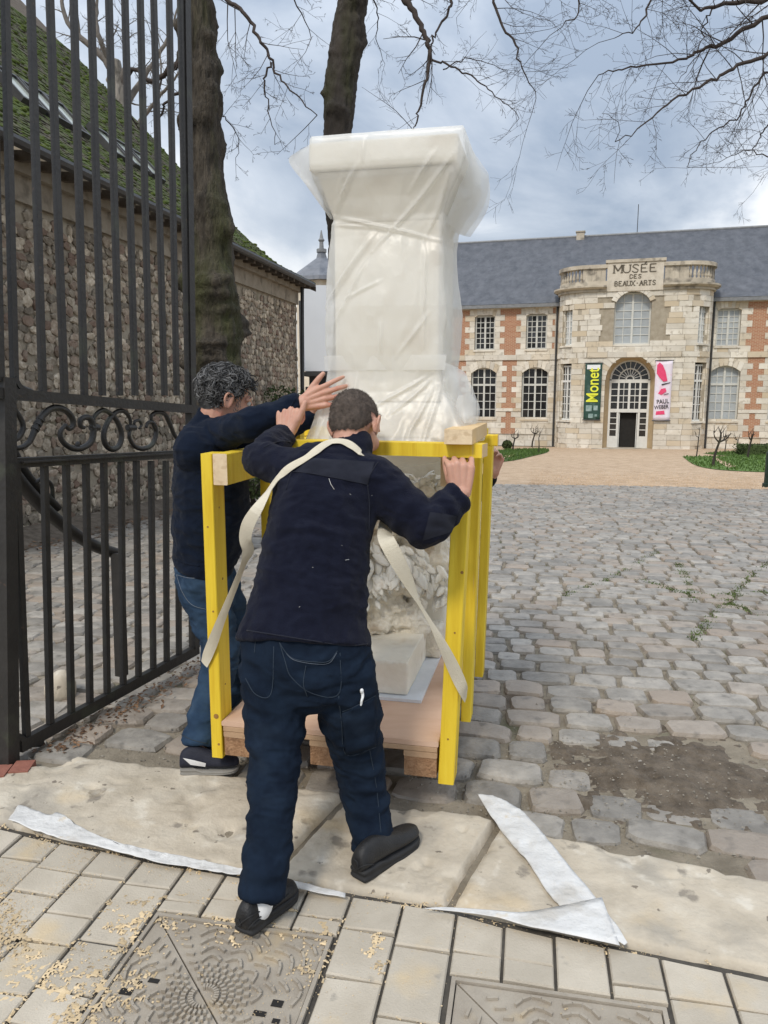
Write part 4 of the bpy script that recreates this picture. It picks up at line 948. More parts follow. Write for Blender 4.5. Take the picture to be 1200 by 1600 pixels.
# corner turret of the palace, seen past the statue
def Mp(px, py, Y): return P(px, py, Y)
tu = thing('turret', 'slate roofed turret with a finial between the barn and the statue', 'turret', (-3.35, 40, -1.5))
bb = MB(); c = P(503, 440, 41); bb.tube([(c[0], 41, -1.6), (c[0], 41, c[2] - .05)], 1.35, 8); w = bb.build('wall', 'ashlar')
bb = MB(); top = P(503, 394, 41)[2]; bb.tube([(c[0], 41, c[2] - .1), (c[0], 41, c[2] + .1), (c[0], 41, c[2] + .5), (c[0], 41, top - .3), (c[0], 41, top)], [1.75, 1.7, 1.25, .28, .2], 8); r1 = bb.build('roof', 'slate')
bb = MB(); bb.tube([(c[0], 41, top - .02), (c[0], 41, top + .15), (c[0], 41, top + .16), (c[0], 41, top + .5), (c[0], 41, top + .6), (c[0], 41, top + .7), (c[0], 41, top + 1.1)], [.26, .26, .12, .1, .17, .1, .02], 10); r2 = bb.build('finial', 'lead'); under(tu, w, r1, r2); r2.parent = r1; r2.matrix_parent_inverse = Matrix.Identity(4)

# ================================================================== BARN
BX = lambda y: -4.2 + (y - 10.5) * .1944
BU, BW_ = UU, WW
BC = np.array([BX(21.5), 21.5, 0.0]) ; BC[0] = P(466, 600, 21.5)[0]
barn = thing('stone_barn', 'long rubble stone barn with a mossy tiled roof behind the iron gate', 'barn', BC)
EZ = P(478, 437, 21.5)[2] - .05
def bpt(l, z, o=0.0): q = BC - BW_ * l + UU * o; return np.array([q[0], q[1], z])     # l: metres back from the far corner, o: out of the wall
LB = 17.0; bb = MB()
for a in range(17): bb.add([bpt(a, -1.2, -.02), bpt(a + 1, -1.2, -.02), bpt(a + 1, EZ - .62, -.02), bpt(a, EZ - .62, -.02)], [(3, 2, 1, 0)])
bb.add([bpt(0, -1.2, -.02), bpt(0, EZ, -.02), bpt(0, EZ + 1.0, -1.3), bpt(0, EZ + 3.6, -3.9), bpt(0, EZ + 8.4, -8.6), bpt(0, -1.2, -8.6)], [(0, 1, 2, 3, 4, 5)])
wall = bb.build('wall', 'rubble_mortar'); 
rs = random.Random(9); mats = []
l = .1
zs = -0.8
while zs < EZ - .7:
    hh = rs.uniform(.085, .17); l = rs.uniform(0, .2)
    while l < 14:
        wd = rs.uniform(.09, .26); p = bpt(l + wd / 2, zs + hh / 2 + rs.uniform(-.03, .03), .0); a = rs.uniform(-.15, .15)
        x = -BW_ * math.cos(a) + np.array([0, 0, 1]) * math.sin(a); z_ = UU; y_ = np.cross(z_, x)
        if rs.random() > .06: mats.append(m4(x * wd * 1.16, y_ * hh * 1.18, z_ * .05 * rs.uniform(.4, 1.3), p))
        l += wd
    zs += hh * .93
under(barn, wall)
mm = np.array(mats); mm[:, :3, 3] -= BC
pieces('stone', mm, [rlump(random.Random(k)) for k in range(16)], 'rubble', barn, 'stones', 300, hide=lambda x, y: (x < 0) | (x > 470) | ((x > 300) & (x < 376) & (y < 600)) | ((x > 265) & (y > 580)) | (y > 800))
print('barn stones', len(mats))
bb = MB(); 
for z0, z1, o in ((EZ - .62, EZ - .30, .05), (EZ - .30, EZ - .12, .16)):
    bb.add([bpt(0, z0, -.02), bpt(0, z0, o), bpt(0, z1, o), bpt(0, z1, -.02), bpt(LB, z0, -.02), bpt(LB, z0, o), bpt(LB, z1, o), bpt(LB, z1, -.02)], [(0, 3, 2, 1), (0, 1, 5, 4), (1, 2, 6, 5), (2, 3, 7, 6)])
k1 = bb.build('cornice', 'plaster_band')
bb = MB()
for q in range(36): a = q * .47 + .1; bb.bar(bpt(a, EZ - .11, -.1), bpt(a, EZ - .16, .42), .10, .12, BW_)
k2 = bb.build('rafter_ends', 'old_wood', kind='stuff')
bb = MB(); bb.tube([bpt(-.05, EZ - .10, .47), bpt(LB, EZ - .10, .47)], .07, 8); bb.tube([bpt(.12, EZ - .12, .2), bpt(.12, -.9, .12)], .05, 8); k3 = bb.build('gutter', 'dark_metal')
bb = MB(); bb.tube([bpt(-.12, EZ - .5, .06), bpt(-.12, -.9, .06)], .04, 8); k4 = bb.build('downpipe', 'zinc')
# roof: flared eave then a steep slope, verge at the far gable
prof = [(.52, EZ - .06), (.1, EZ + .10), (-.6, EZ + .52), (-1.3, EZ + 1.08), (-2.2, EZ + 1.9), (-3.9, EZ + 3.75), (-8.6, EZ + 8.6)]
pa = np.array(prof); pc = np.r_[0, np.cumsum(np.linalg.norm(np.diff(pa, axis=0), axis=1))]
def rp(s_): return np.interp(s_, pc, pa[:, 0]), np.interp(s_, pc, pa[:, 1])
bb = MB(); bb.grid([[bpt(-.12 if l == 0 else l, rp(s_)[1] - .07, rp(s_)[0]) for s_ in np.linspace(0, pc[-1], 24)] for l in (0, LB)]); bb.grid([[bpt(-.12, rp(s_)[1] - .07 - dz, rp(s_)[0]) for s_ in np.linspace(0, pc[-1], 24)] for dz in (0, .14)])
k5 = bb.build('roof', 'old_wood'); under(barn, k1, k2, k3, k4, k5)
tv = [(-.5, -.5, -.5), (.5, -.5, -.5), (.5, .5, -.5), (-.5, .5, -.5), (-.5, -.5, .5), (0, -.5, .75), (.5, -.5, .5), (.5, .5, .2), (-.5, .5, .2)]
tf = [(3, 2, 1, 0), (0, 1, 6, 5, 4), (1, 2, 7, 6), (2, 3, 8, 7), (3, 0, 4, 8), (4, 5, 7, 8), (5, 6, 7)]
mats = []; s_ = .05; row = 0; SKY = [(7.1, 1.5), (5.2, 1.45), (9.0, 1.55), (11.1, 1.6)]
skl = [(4.0, 3.5), (4.75, 3.5), (5.5, 3.5), (6.9, 3.6), (7.55, 3.6), (8.25, 3.6)]
while s_ < 9.6:
    o, z = rp(s_ + .06); o2, z2 = rp(s_ + .17); up = np.array([0, 0, 1.0]) * (z2 - z) + UU * (o2 - o); up /= np.linalg.norm(up); nrm = np.cross(-BW_, up); nrm = nrm if nrm[2] > 0 else -nrm
    l = -.12 + (row % 2) * .09
    while l < 15.5:
        if not any(abs(l - a) < .33 and abs(s_ - c_) < .42 for a, c_ in skl):
            p = bpt(l + .085, z + rs.uniform(-.008, .012), o) - BC; tl = rs.uniform(-.06, .06)
            mats.append(m4(-BW_ * .168 + up * .168 * tl, up * .20, nrm * (.018 + .02 * rs.random()) , p))
        l += .172
    s_ += .118; row += 1
pieces('roof_tile', mats, [(tv, tf)], 'tile', barn, 'roof_tiles', 300, hide=lambda x, y: (x > 300) & (x < 355))
print('tiles', len(mats))
for (a, s_) in skl:
    o, z = rp(s_); o2, z2 = rp(s_ + .1); up = np.array([0, 0, 1.0]) * (z2 - z) + UU * (o2 - o); up /= np.linalg.norm(up); nrm = np.cross(-BW_, up); nrm = nrm if nrm[2] > 0 else -nrm
    c_ = bpt(a, z, o) + nrm * .04; MM = lambda p: c_ + -BW_ * p[0] + up * p[1] + nrm * p[2]
    print('skylight', proj(c_)[:2])
    f = MB()
    for lo, hi in (((-.32, -.42, -.1), (-.26, .42, .09)), ((.26, -.42, -.1), (.32, .42, .09)), ((-.26, .36, -.1), (.26, .42, .09)), ((-.26, -.42, -.1), (.26, -.36, .09))): f.box(lo, hi, MM)
    s1 = f.build('skylight', 'dark_metal'); f = MB(); f.add([MM(p) for p in ((-.26, -.36, .05), (.26, -.36, .05), (.26, .36, .05), (-.26, .36, .05))], [(0, 1, 2, 3)]); s2 = f.build('pane', 'skylight_glass'); under(barn, s1, s2); s2.parent = s1; s2.matrix_parent_inverse = Matrix.Identity(4); s1.matrix_parent_inverse = Matrix.Translation(-Vector(barn.location))
bb = MB(); rs2 = random.Random(4)
for _ in range(900):                             # cushions of moss on the tiles
    s_ = rs2.uniform(.1, 9.0) ; l = rs2.uniform(-.1, 13); o, z = rp(s_); 
    if any(abs(l - a) < .45 and abs(s_ - c_) < .45 for a, c_ in skl): continue
    sz = rs2.uniform(.03, .09); bb.ell(bpt(l, z + .01, o), (sz, sz, sz * .55), n=6, m=4)
o = bb.build('moss', 'moss', None, True, kind='stuff'); under(barn, o)

# white box lorry parked beyond the barn corner
lor = thing('box_lorry', 'white box lorry parked beyond the end of the barn', 'lorry', (-2.6, 25, -.95))
yl = 25.0; x0 = P(471, 500, yl)[0]; zt = P(480, 443, yl)[2]; zb = P(480, 580, yl)[2]; x1 = x0 + 2.35
bb = MB(); bb.box((x0 + .05, yl, zb), (x1 - .05, yl + 6, zt - .05)); a1 = bb.build('box_body', 'van_white')
bb = MB()
for p, q in (((x0 + .03, yl - .012, zb), (x0 + .03, yl - .012, zt - .12)), ((x1 - .03, yl - .012, zb), (x1 - .03, yl - .012, zt - .12)), ((x0 + .1, yl - .012, zt - .03), (x1 - .1, yl - .012, zt - .03))): bb.bar(p, q, .07, .06)
for cx_, sg in ((x0, 1), (x1, -1)): bb.tube([(cx_ + sg * (.03 + .1 * (1 - math.cos(a))), yl - .012, zt - .13 + .1 * math.sin(a)) for a in np.linspace(0, 1.57, 6)], .04, 6)
a2 = bb.build('edge_trim', 'van_trim'); bb = MB(); bb.box((x0 + .05, yl - .02, zb - .16), (x1 - .05, yl + 6, zb - .02)); bb.box((x0 + .2, yl + .2, zb - .5), (x1 - .2, yl + 6, zb - .162)); bb.box((x0 + .1, yl - .06, zb - .62), (x1 - .1, yl, zb - .5)); a3 = bb.build('chassis', 'dark_metal')
ks = [a1, a2, a3]
for xx in (x0 + .28, x1 - .28):
    bb = MB(); zg = float(gz(yl + 1.2)) + .42; bb.tube([(xx - .14, yl + 1.2, zg), (xx - .12, yl + 1.2, zg), (xx + .12, yl + 1.2, zg), (xx + .14, yl + 1.2, zg)], [.36, .42, .42, .36], 18); ks.append(bb.build('wheel', 'black_rubber'))
bb = MB(); bb.box((x0 + .15, yl + 6.3, zb - .5), (x1 - .15, yl + 8.1, zt - .6)); ks.append(bb.build('cab', 'van_white')); under(lor, *ks)

# ================================================================== LAWNS, HEDGES, YOUNG TREES
def lawn(poly, nm, z=.03, dens=1500):
    g_ = catmull([GS(*q) for q in poly], 6); c = g_.mean(0); bb = MB(); rows = [[c + (p - c) * s_ for p in np.vstack([g_, g_[:1]])] for s_ in (.02, .5, 1.0)]
    for r in rows:
        for p in r: p[2] = float(gz(p[1])) + z
    bb.grid(rows); o = bb.build(nm, 'grass', kind='structure'); return g_
def blades(g_, n_, bb):
    from mathutils.geometry import intersect_point_tri_2d
    lo, hi = g_.min(0), g_.max(0); rs = random.Random(3); k = 0; n0 = len(g_)
    while k < n_:
        x, y = rs.uniform(lo[0], hi[0]), rs.uniform(lo[1], hi[1]); ins_ = False; j = n0 - 1
        for i in range(n0):
            if (g_[i][1] > y) != (g_[j][1] > y) and x < (g_[j][0] - g_[i][0]) * (y - g_[i][1]) / (g_[j][1] - g_[i][1] + 1e-9) + g_[i][0]: ins_ = not ins_
            j = i
        k += 1
        if not ins_: continue
        z = float(gz(y)) + .025; a = rs.random() * 6; w_ = .03; bb.add([(x - w_ * math.cos(a), y - w_ * math.sin(a), z), (x + w_ * math.cos(a), y + w_ * math.sin(a), z), (x + rs.gauss(0, .03), y + rs.gauss(0, .03), z + rs.uniform(.05, .12))], [(0, 1, 2)])
bb = MB()
blades(lawn([(1066, 714), (1090, 729), (1150, 737), (1260, 738), (1400, 728), (1400, 708), (1200, 712), (1120, 714)], 'lawn'), 9000, bb)
blades(lawn([(1098, 709), (1150, 713), (1300, 710), (1300, 704), (1150, 706)], 'lawn'), 4000, bb)
blades(lawn([(700, 716), (700, 726), (790, 722), (830, 714), (856, 707), (850, 702), (790, 703)], 'lawn'), 7000, bb)
bb.build('grass', 'grass', kind='stuff')
bb = MB(); g_ = [GS(*q) for q in [(1112, 718), (1118, 716), (1150, 730), (1138, 732)]]; bb.add([(p[0], p[1], p[2] + .036) for p in g_], [(0, 1, 2, 3)]); bb.build('garden_path', 'gravel', kind='structure')
bb = MB(); g_ = [GS(*q) for q in [(770, 722), (770, 716), (802, 711), (806, 713)]]; bb.add([(p[0], p[1], p[2] + .036) for p in g_], [(0, 1, 2, 3)]); bb.build('garden_path', 'gravel', kind='structure')
def leafmass(bb, c, r, n_, s_, rs, boxy=False):
    for _ in range(n_):
        if boxy: d_ = np.array([rs.uniform(-1, 1), rs.uniform(-1, 1), rs.uniform(-1, 1)]); k = max(abs(d_)); d_ = d_ / k * rs.uniform(.85, 1.03)
        else: d_ = np.array([rs.gauss(0, 1) for _ in range(3)]); d_ = d_ / np.linalg.norm(d_) * rs.uniform(.6, 1.08)
        p = np.asarray(c) + d_ * np.asarray(r); u = np.array([rs.gauss(0, 1) for _ in range(3)]); u /= np.linalg.norm(u); v = np.cross(u, [rs.gauss(0, 1) for _ in range(3)]); v /= np.linalg.norm(v) + 1e-9
        bb.add([p - u * s_, p + v * s_ * .5, p + u * s_, p - v * s_ * .5], [(0, 1, 2, 3)])
rs = random.Random(31)
def hedge(px0, px1, pyb, pyt, Yd, label, nm='hedge', boxy=True, dep=.8, group=None):
    a = GS((px0 + px1) / 2, pyb); a0 = P(px0, pyb, a[1]); a1 = P(px1, pyb, a[1]); h_ = P(px0, pyt, a[1])[2] - a[2]
    c = np.array([(a0[0] + a1[0]) / 2, a[1] + dep / 2, a[2] + h_ / 2]); r = np.array([(a1[0] - a0[0]) / 2, dep / 2, h_ / 2])
    t = thing(nm, label, nm, (c[0], c[1], a[2]), group); bb = MB()
    if boxy: bb.box(c - r * .9, c + r * .9)
    else: bb.ell(c, r * .8)
    k1 = bb.build('core', 'hedge'); bb = MB(); leafmass(bb, c, r, 1600, .06, rs, boxy); k2 = bb.build('foliage', 'hedge', kind='stuff'); under(t, k1, k2)
hedge(1158, 1290, 712, 695, 0, 'clipped dark box hedge at the right edge by the museum wall')
hedge(1186, 1230, 700, 686, 0, 'loose light green shrub behind the clipped hedge', 'shrub', False, 1.2)
hedge(786, 801, 702, 689, 0, 'small rounded dark shrub near the rear end of the yellow crate', 'shrub', False, .5)
def youngtree(px, pyb, pyt, label, forks, dy=0.0, stake=False, grp='young pollarded trees on the lawns'):
    a = GS(px, pyb); Y = a[1]; t = thing('young_tree', label, 'tree', a, grp); top = P(px, pyt, Y); hh = top[2] - a[2]; fk = a[2] + hh * .66; bb = MB(); r_ = .045 if not stake else .026
    bb.tube(catmull([a - (0, 0, .05), (a[0] + .03, Y, a[2] + hh * .3), (a[0] + .05 * forks, Y, fk)], 4), np.linspace(r_ * 1.15, r_ * .8, 9), 7); k1 = bb.build('trunk', 'bark_dark'); bb = MB(); rs = random.Random(int(px))
    for q in range(2 + abs(forks)):
        an = rs.uniform(-1, 1) * .9; d_ = np.array([math.sin(an), rs.uniform(-.5, .5), math.cos(an)]) * hh * rs.uniform(.22, .40)
        p0 = np.array([a[0] + .05 * forks, Y, fk]); bb.tube(catmull([p0, p0 + d_ * .5 + (d_[0] * .2, 0, -.03), p0 + d_], 3), np.linspace(r_ * .7, r_ * .22, 7), 5)
        for z_ in range(2): q0 = p0 + d_ * rs.uniform(.5, .9); bb.tube([q0, q0 + np.array([rs.uniform(-.2, .2), 0, rs.uniform(.05, .3)])], [r_ * .3, r_ * .12], 4)
    k2 = bb.build('branches', 'bark_dark'); under(t, k1, k2)
youngtree(1114, 730, 671, 'young pollarded tree nearest the path, with a forked head', 3)
youngtree(1168, 716, 674, 'young pollarded tree standing in front of the clipped hedge', 2)
youngtree(1088, 714, 668, 'young tree on the lawn corner below the right downpipe', 1, stake=True)
youngtree(1132, 708, 680, 'slim young tree against the pale wall, between two pollards', 1, stake=True)
youngtree(1150, 711, 676, 'slim staked young tree left of the clipped hedge', 1, stake=True)
youngtree(831, 700, 667, 'young forked tree under the window left of the pavilion', 3)
youngtree(841, 708, 672, 'thin staked young tree just right of a forked one', 0, stake=True)
youngtree(801, 704, 676, 'young leaning tree just right of the small dark shrub', 2)
a = GS(898, 694); t = thing('stone_planter', 'small square stone planter at the foot of the pavilion', 'planter', a); bb = MB()
bb.add([a + np.array(p) for p in ((-.2, -.2, 0), (.2, -.2, 0), (.2, .2, 0), (-.2, .2, 0), (-.27, -.27, .42), (.27, -.27, .42), (.27, .27, .42), (-.27, .27, .42), (-.2, -.2, .42), (.2, -.2, .42), (.2, .2, .42), (-.2, .2, .42), (-.2, -.2, .34), (.2, -.2, .34), (.2, .2, .34), (-.2, .2, .34))], [(0, 1, 5, 4), (1, 2, 6, 5), (2, 3, 7, 6), (3, 0, 4, 7), (4, 5, 9, 8), (5, 6, 10, 9), (6, 7, 11, 10), (7, 4, 8, 11), (8, 9, 13, 12), (9, 10, 14, 13), (10, 11, 15, 14), (11, 8, 12, 15)])
k1 = bb.build('pot', 'weathered_stone'); bb = MB(); bb.add([a + np.array(p) for p in ((-.2, -.2, .36), (.2, -.2, .36), (.2, .2, .36), (-.2, .2, .36))], [(0, 1, 2, 3)]); k2 = bb.build('soil', 'dirt'); under(t, k1, k2)
a = GS(1198, 762); t = thing('bollard', 'dark green metal bollard cut by the right edge of the picture', 'bollard', a); bb = MB(); hh = P(1198, 702, a[1])[2] - a[2]; cx_ = P(1203, 730, a[1])[0]
bb.tube([(cx_, a[1], a[2] - .02), (cx_, a[1], a[2] + .1), (cx_, a[1], a[2] + .11), (cx_, a[1], a[2] + hh * .9), (cx_, a[1], a[2] + hh)], [.13, .13, .10, .10, .05], 14); under(t, bb.build('post', 'post_green'))
# creeper and scrub at the foot of the barn wall
def scrub(px, py, r, Y, label, n_=700):
    c = P(px, py, Y); t = thing('shrub', label, 'shrub', (c[0], c[1], float(gz(Y)))); bb = MB(); leafmass(bb, c, r, n_, .05, rs); k1 = bb.build('foliage', 'hedge', kind='stuff'); bb = MB()
    for q in range(5): bb.tube([(c[0] + rs.uniform(-.1, .1), c[1], float(gz(Y))), (c[0] + rs.uniform(-.3, .3), c[1], c[2])], [.02, .008], 5)
    k2 = bb.build('stems', 'bark_dark'); under(t, k1, k2)
scrub(428, 622, (.9, .5, .32), 19.0, 'low dark creeper on the barn wall above the outstretched arm')
scrub(394, 742, (.35, .35, .4), 13.0, 'green shrub seen between the crate rail and the left man', 900)
# ================================================================== TREES
def trunk(name, pts, r, m, parent, burls=0, seed=1, n=44, k=26, amp=.10, big=()):
    c = catmull(pts, k); ln_ = len(c); rr = np.interp(np.linspace(0, 1, ln_), np.linspace(0, 1, len(r)), r)
    b = MB(); b.tube(c, rr, n); V = np.array(b.v); idx = np.repeat(np.arange(ln_), n); cc = c[idx]; d = V - cc; dl = np.linalg.norm(d, axis=1)[:, None]; d = d / (dl + 1e-9)
    f = 1 + amp * 2 * (fbm(V * [1, 1, .35], 5, 3, seed) - .5) + .26 * (.5 - np.abs(fbm(V * [1, 1, .16], 22, 3, seed + 3) - .5) * 3.2)
    rs = random.Random(seed)
    for q in range(burls):
        j = rs.randrange(ln_ * n); s_ = rs.uniform(.05, .15); f = f + rs.uniform(.15, .42) * np.exp(-((V - V[j]) ** 2).sum(1) / s_ ** 2) * (.6 + .8 * fbm(V, 25, 2, seed + 8))
    for (bx_, by_, bz_, s_, h_) in big: f = f + h_ * np.exp(-((V - np.array([bx_, by_, bz_])) ** 2).sum(1) / s_ ** 2) * (.3 + 1.5 * fbm(V, 16, 3, seed + 8))
    b.v = [tuple(p) for p in (cc + d * dl * f[:, None])]
    o = b.build(name, m, None, True); under(parent, o); return o
def grow(b, p, d, L_, r, depth, rs, droop=-.03, wig=.28):
    n_ = max(3, int(L_ / .16)); n_ = min(n_, 9); pts = [np.asarray(p, float)]; d = np.asarray(d, float)
    for i in range(n_):
        d = d + np.array([rs.gauss(0, wig * .5), rs.gauss(0, wig * .5), rs.gauss(0, wig * .4) + droop]); d /= np.linalg.norm(d); pts.append(pts[-1] + d * L_ / n_)
    b.tube(pts, np.linspace(r, max(.0014, r * .3), n_ + 1), 3 if r < .012 else 5, False)
    if depth <= 0: return
    for q in range(int(2 + L_ * (4.5 if depth > 1 else 6.5))):
        t_ = rs.uniform(.15, 1.0); i = min(n_ - 1, int(t_ * n_)); base = pts[i] + (pts[i + 1] - pts[i]) * (t_ * n_ - i); tg = pts[i + 1] - pts[i]; tg /= np.linalg.norm(tg)
        sd_ = np.array([rs.gauss(0, 1) for _ in range(3)]); sd_ -= tg * (sd_ @ tg); sd_ /= np.linalg.norm(sd_) + 1e-9
        grow(b, base, tg * .75 + sd_ * .75, L_ * rs.uniform(.3, .55) * (1.05 - .35 * t_), max(.0014, r * .38), depth - 1, rs, droop)
def limb(b, pts, r0, r1, rs, kids=9, kl=.55, depth=2, droop=-.06, frm=.15, spread=.35):
    w = [np.asarray(P(*q)) for q in pts]; c = catmull(w, 6); tot = np.linalg.norm(np.diff(c, axis=0), axis=1).sum(); wob = np.array([[rs.gauss(0, 1) for _ in range(3)] for _ in c]) * .012
    c = c + wob; b.tube(c, np.linspace(r0, r1, len(c)), 6, False)
    for q in range(kids):
        t_ = frm + (1 - frm) * (q + rs.random()) / kids; i = min(len(c) - 2, int(t_ * (len(c) - 1))); tg = c[i + 1] - c[i]; tg /= np.linalg.norm(tg)
        sd_ = np.array([rs.gauss(0, 1) for _ in range(3)]) * [1, .55, 1]; sd_ -= tg * (sd_ @ tg); sd_ /= np.linalg.norm(sd_) + 1e-9
        grow(b, c[i], tg * .65 + sd_ * .8, tot * kl * rs.uniform(.35, .75) * (1.1 - .5 * t_), max(.003, (r0 + (r1 - r0) * t_) * .34), depth, rs, droop)
    grow(b, c[-1], c[-1] - c[-2], tot * .25, r1, depth - 1, rs, droop)
def tree(nm, label, base, tpts, tr, m, limbs, tm, seed, burls=0, group='bare winter trees round the court', amp=.1, big=()):
    t = thing(nm, label, 'tree', base, group); trunk('trunk', tpts, tr, m, t, burls, seed, amp=amp, big=big)
    rs = random.Random(seed + 50)
    for L_ in limbs:
        b = MB(); limb(b, L_['p'], L_['r'][0] * .72, L_['r'][1] * .72, rs, L_.get('k', 9), L_.get('kl', .55), L_.get('d', 3), L_.get('dr', -.025), L_.get('f', .15)); o = b.build('branch', tm, None, True); under(t, o)
    return t
Y1 = 8.6
tree('lime_tree', 'thick mossy lime trunk beside the iron gate, nearest the barn', P(338, 900, Y1) * [1, 1, 0] + [0, 0, float(gz(Y1))],
     [tuple(P(339, 830, Y1) * [1, 1, 0] + [0, 0, float(gz(Y1)) - .1]), P(339, 700, Y1), P(337, 560, Y1), P(333, 480, Y1), P(326, 360, Y1), P(317, 240, Y1), P(311, 120, Y1), P(306, 0, Y1), P(303, -200, Y1), P(310, -500, Y1)],
     [.34, .27, .235, .232, .212, .19, .172, .16, .13, .08], 'bark',
     [dict(p=[(316, -60, Y1), (345, -8, 8.4), (375, 14, 8.2), (398, 48, 8.1), (418, 84, 8.0), (428, 108, 8.0), (455, 138, 7.9), (492, 182, 7.8)], r=(.035, .007), k=11, kl=.5),
      dict(p=[(424, 98, 8.0), (413, 128, 8.0), (418, 165, 8.0), (432, 228, 8.0)], r=(.016, .004), k=7, kl=.8),
      dict(p=[(318, -300, Y1), (400, -120, 8.8), (450, -20, 8.9), (490, 60, 9)], r=(.03, .006), k=10, kl=.5),
      dict(p=[(318, 150, Y1), (352, 185, 8.8), (372, 215, 8.9), (368, 260, 9)], r=(.012, .003), k=7, kl=.8),
      dict(p=[(312, 60, Y1), (285, 95, 8.5), (262, 110, 8.5), (238, 128, 8.6), (205, 108, 8.7), (195, 160, 8.8)], r=(.055, .02), k=6, kl=.4),
      dict(p=[(312, 110, Y1), (290, 135, 8.5), (262, 155, 8.5), (250, 185, 8.6)], r=(.035, .012), k=6, kl=.5)], 'twig', 3, burls=60, amp=.12, big=[(*P(px, py, 8.4), s_, h_) for px, py, s_, h_ in ((365, 330, .16, .45), (330, 320, .2, .3), (325, 435, .16, .4), (350, 470, .2, .35), (372, 520, .16, .35), (345, 550, .2, .2), (310, 555, .2, .3))])
Y2 = 11.0
tree('lime_tree', 'tall dark lime trunk rising straight behind the wrapped statue', P(545, 700, Y2) * [1, 1, 0] + [0, 0, float(gz(Y2))],
     [tuple(P(545, 780, Y2) * [1, 1, 0] + [0, 0, float(gz(Y2)) - .1]), P(545, 600, Y2), P(545, 470, Y2), P(534, 360, Y2), P(526, 290, Y2), P(527, 215, Y2), P(533, 130, Y2), P(544, 50, Y2), P(554, -30, Y2), P(560, -160, Y2), P(575, -420, Y2)],
     [.30, .23, .195, .185, .18, .183, .20, .19, .18, .16, .1], 'bark_dark',
     [dict(p=[(556, -140, Y2), (600, -60, 10.8), (634, 0, 10.6), (655, 35, 10.5), (668, 66, 10.4), (672, 90, 10.4), (664, 130, 10.3), (652, 178, 10.2), (646, 205, 10.2)], r=(.075, .008), k=11, kl=.32),
      dict(p=[(672, 92, 10.4), (705, 104, 10.2), (742, 122, 10.1), (775, 150, 10), (812, 182, 9.9)], r=(.02, .005), k=11, kl=.7),
      dict(p=[(560, -300, Y2), (640, -160, 10.9), (690, -40, 10.8), (704, 10, 10.7), (684, 45, 10.6), (673, 70, 10.5)], r=(.04, .015), k=7, kl=.25),
      dict(p=[(565, -350, Y2), (700, -180, 10.4), (765, -40, 10.2), (775, 20, 10.1), (800, 62, 10), (815, 105, 9.9), (840, 150, 9.9)], r=(.04, .006), k=13, kl=.3),
      dict(p=[(552, -60, Y2), (575, -20, 11.2), (590, 20, 11.3), (588, 60, 11.3), (602, 100, 11.4)], r=(.02, .004), k=8, kl=.6),
      dict(p=[(690, 108, 10.3), (735, 92, 10.2), (790, 108, 10.1)], r=(.012, .004), k=8, kl=.8),
      dict(p=[(575, -420, Y2), (800, -200, 10), (880, -60, 9.7), (905, 10, 9.5), (880, 40, 9.5)], r=(.035, .006), k=11, kl=.25)], 'twig', 5, burls=26, amp=.14)
Y3 = 9.6; bx = P(1440, 700, Y3)
tree('lime_tree', 'spreading bare tree reaching in from the right of the court', (bx[0], Y3, float(gz(Y3))),
     [(bx[0], Y3, float(gz(Y3)) - .1), (bx[0] + .05, Y3, 1.2), (bx[0] - .05, Y3, 3.0), (bx[0] - .1, Y3, 5.0), (bx[0], Y3, 7.5)], [.3, .24, .2, .16, .09], 'bark_dark',
     [dict(p=[(1430, 60, Y3), (1330, 10, 9.4), (1240, 12, 9.2), (1200, 25, 9.1), (1130, 66, 9), (1095, 78, 9), (1062, 96, 8.9), (985, 104, 8.8), (935, 118, 8.7)], r=(.055, .007), k=17, kl=.36, f=.35),
      dict(p=[(1430, 140, Y3), (1320, 90, 9.2), (1250, 75, 9), (1200, 84, 8.9), (1145, 106, 8.8), (1105, 130, 8.7), (1060, 150, 8.6), (1010, 190, 8.5), (962, 224, 8.4)], r=(.045, .006), k=16, kl=.36, f=.35),
      dict(p=[(1430, -20, Y3), (1300, -30, 9), (1200, -2, 8.8), (1140, 6, 8.8), (1096, 16, 8.7)], r=(.06, .02), k=9, kl=.36, f=.4),
      dict(p=[(1430, 200, Y3), (1320, 130, 9.4), (1240, 130, 9.4), (1200, 112, 9.3), (1170, 150, 9.2), (1150, 185, 9.2), (1100, 215, 9.1), (1075, 262, 9)], r=(.03, .005), k=13, kl=.36, f=.3),
      dict(p=[(1430, 260, Y3), (1290, 180, 9.6), (1210, 190, 9.5), (1190, 210, 9.5), (1172, 245, 9.4)], r=(.025, .005), k=9, kl=.4, f=.3),
      dict(p=[(1430, -300, Y3), (1200, -180, 9), (1080, -60, 8.8), (1020, 0, 8.7), (1000, 40, 8.6), (960, 60, 8.6)], r=(.035, .005), k=13, kl=.3, f=.3),
      dict(p=[(1120, 10, 8.8), (1098, 40, 8.8), (1092, 80, 8.8), (1060, 130, 8.8)], r=(.014, .004), k=8, kl=.6),
      dict(p=[(1430, 300, Y3), (1300, 240, 9.0), (1220, 250, 8.9), (1170, 235, 8.9), (1130, 250, 8.9)], r=(.02, .004), k=10, kl=.4, f=.3)], 'twig', 7, burls=8)
Y4 = 27.0; bx = P(190, 600, Y4)
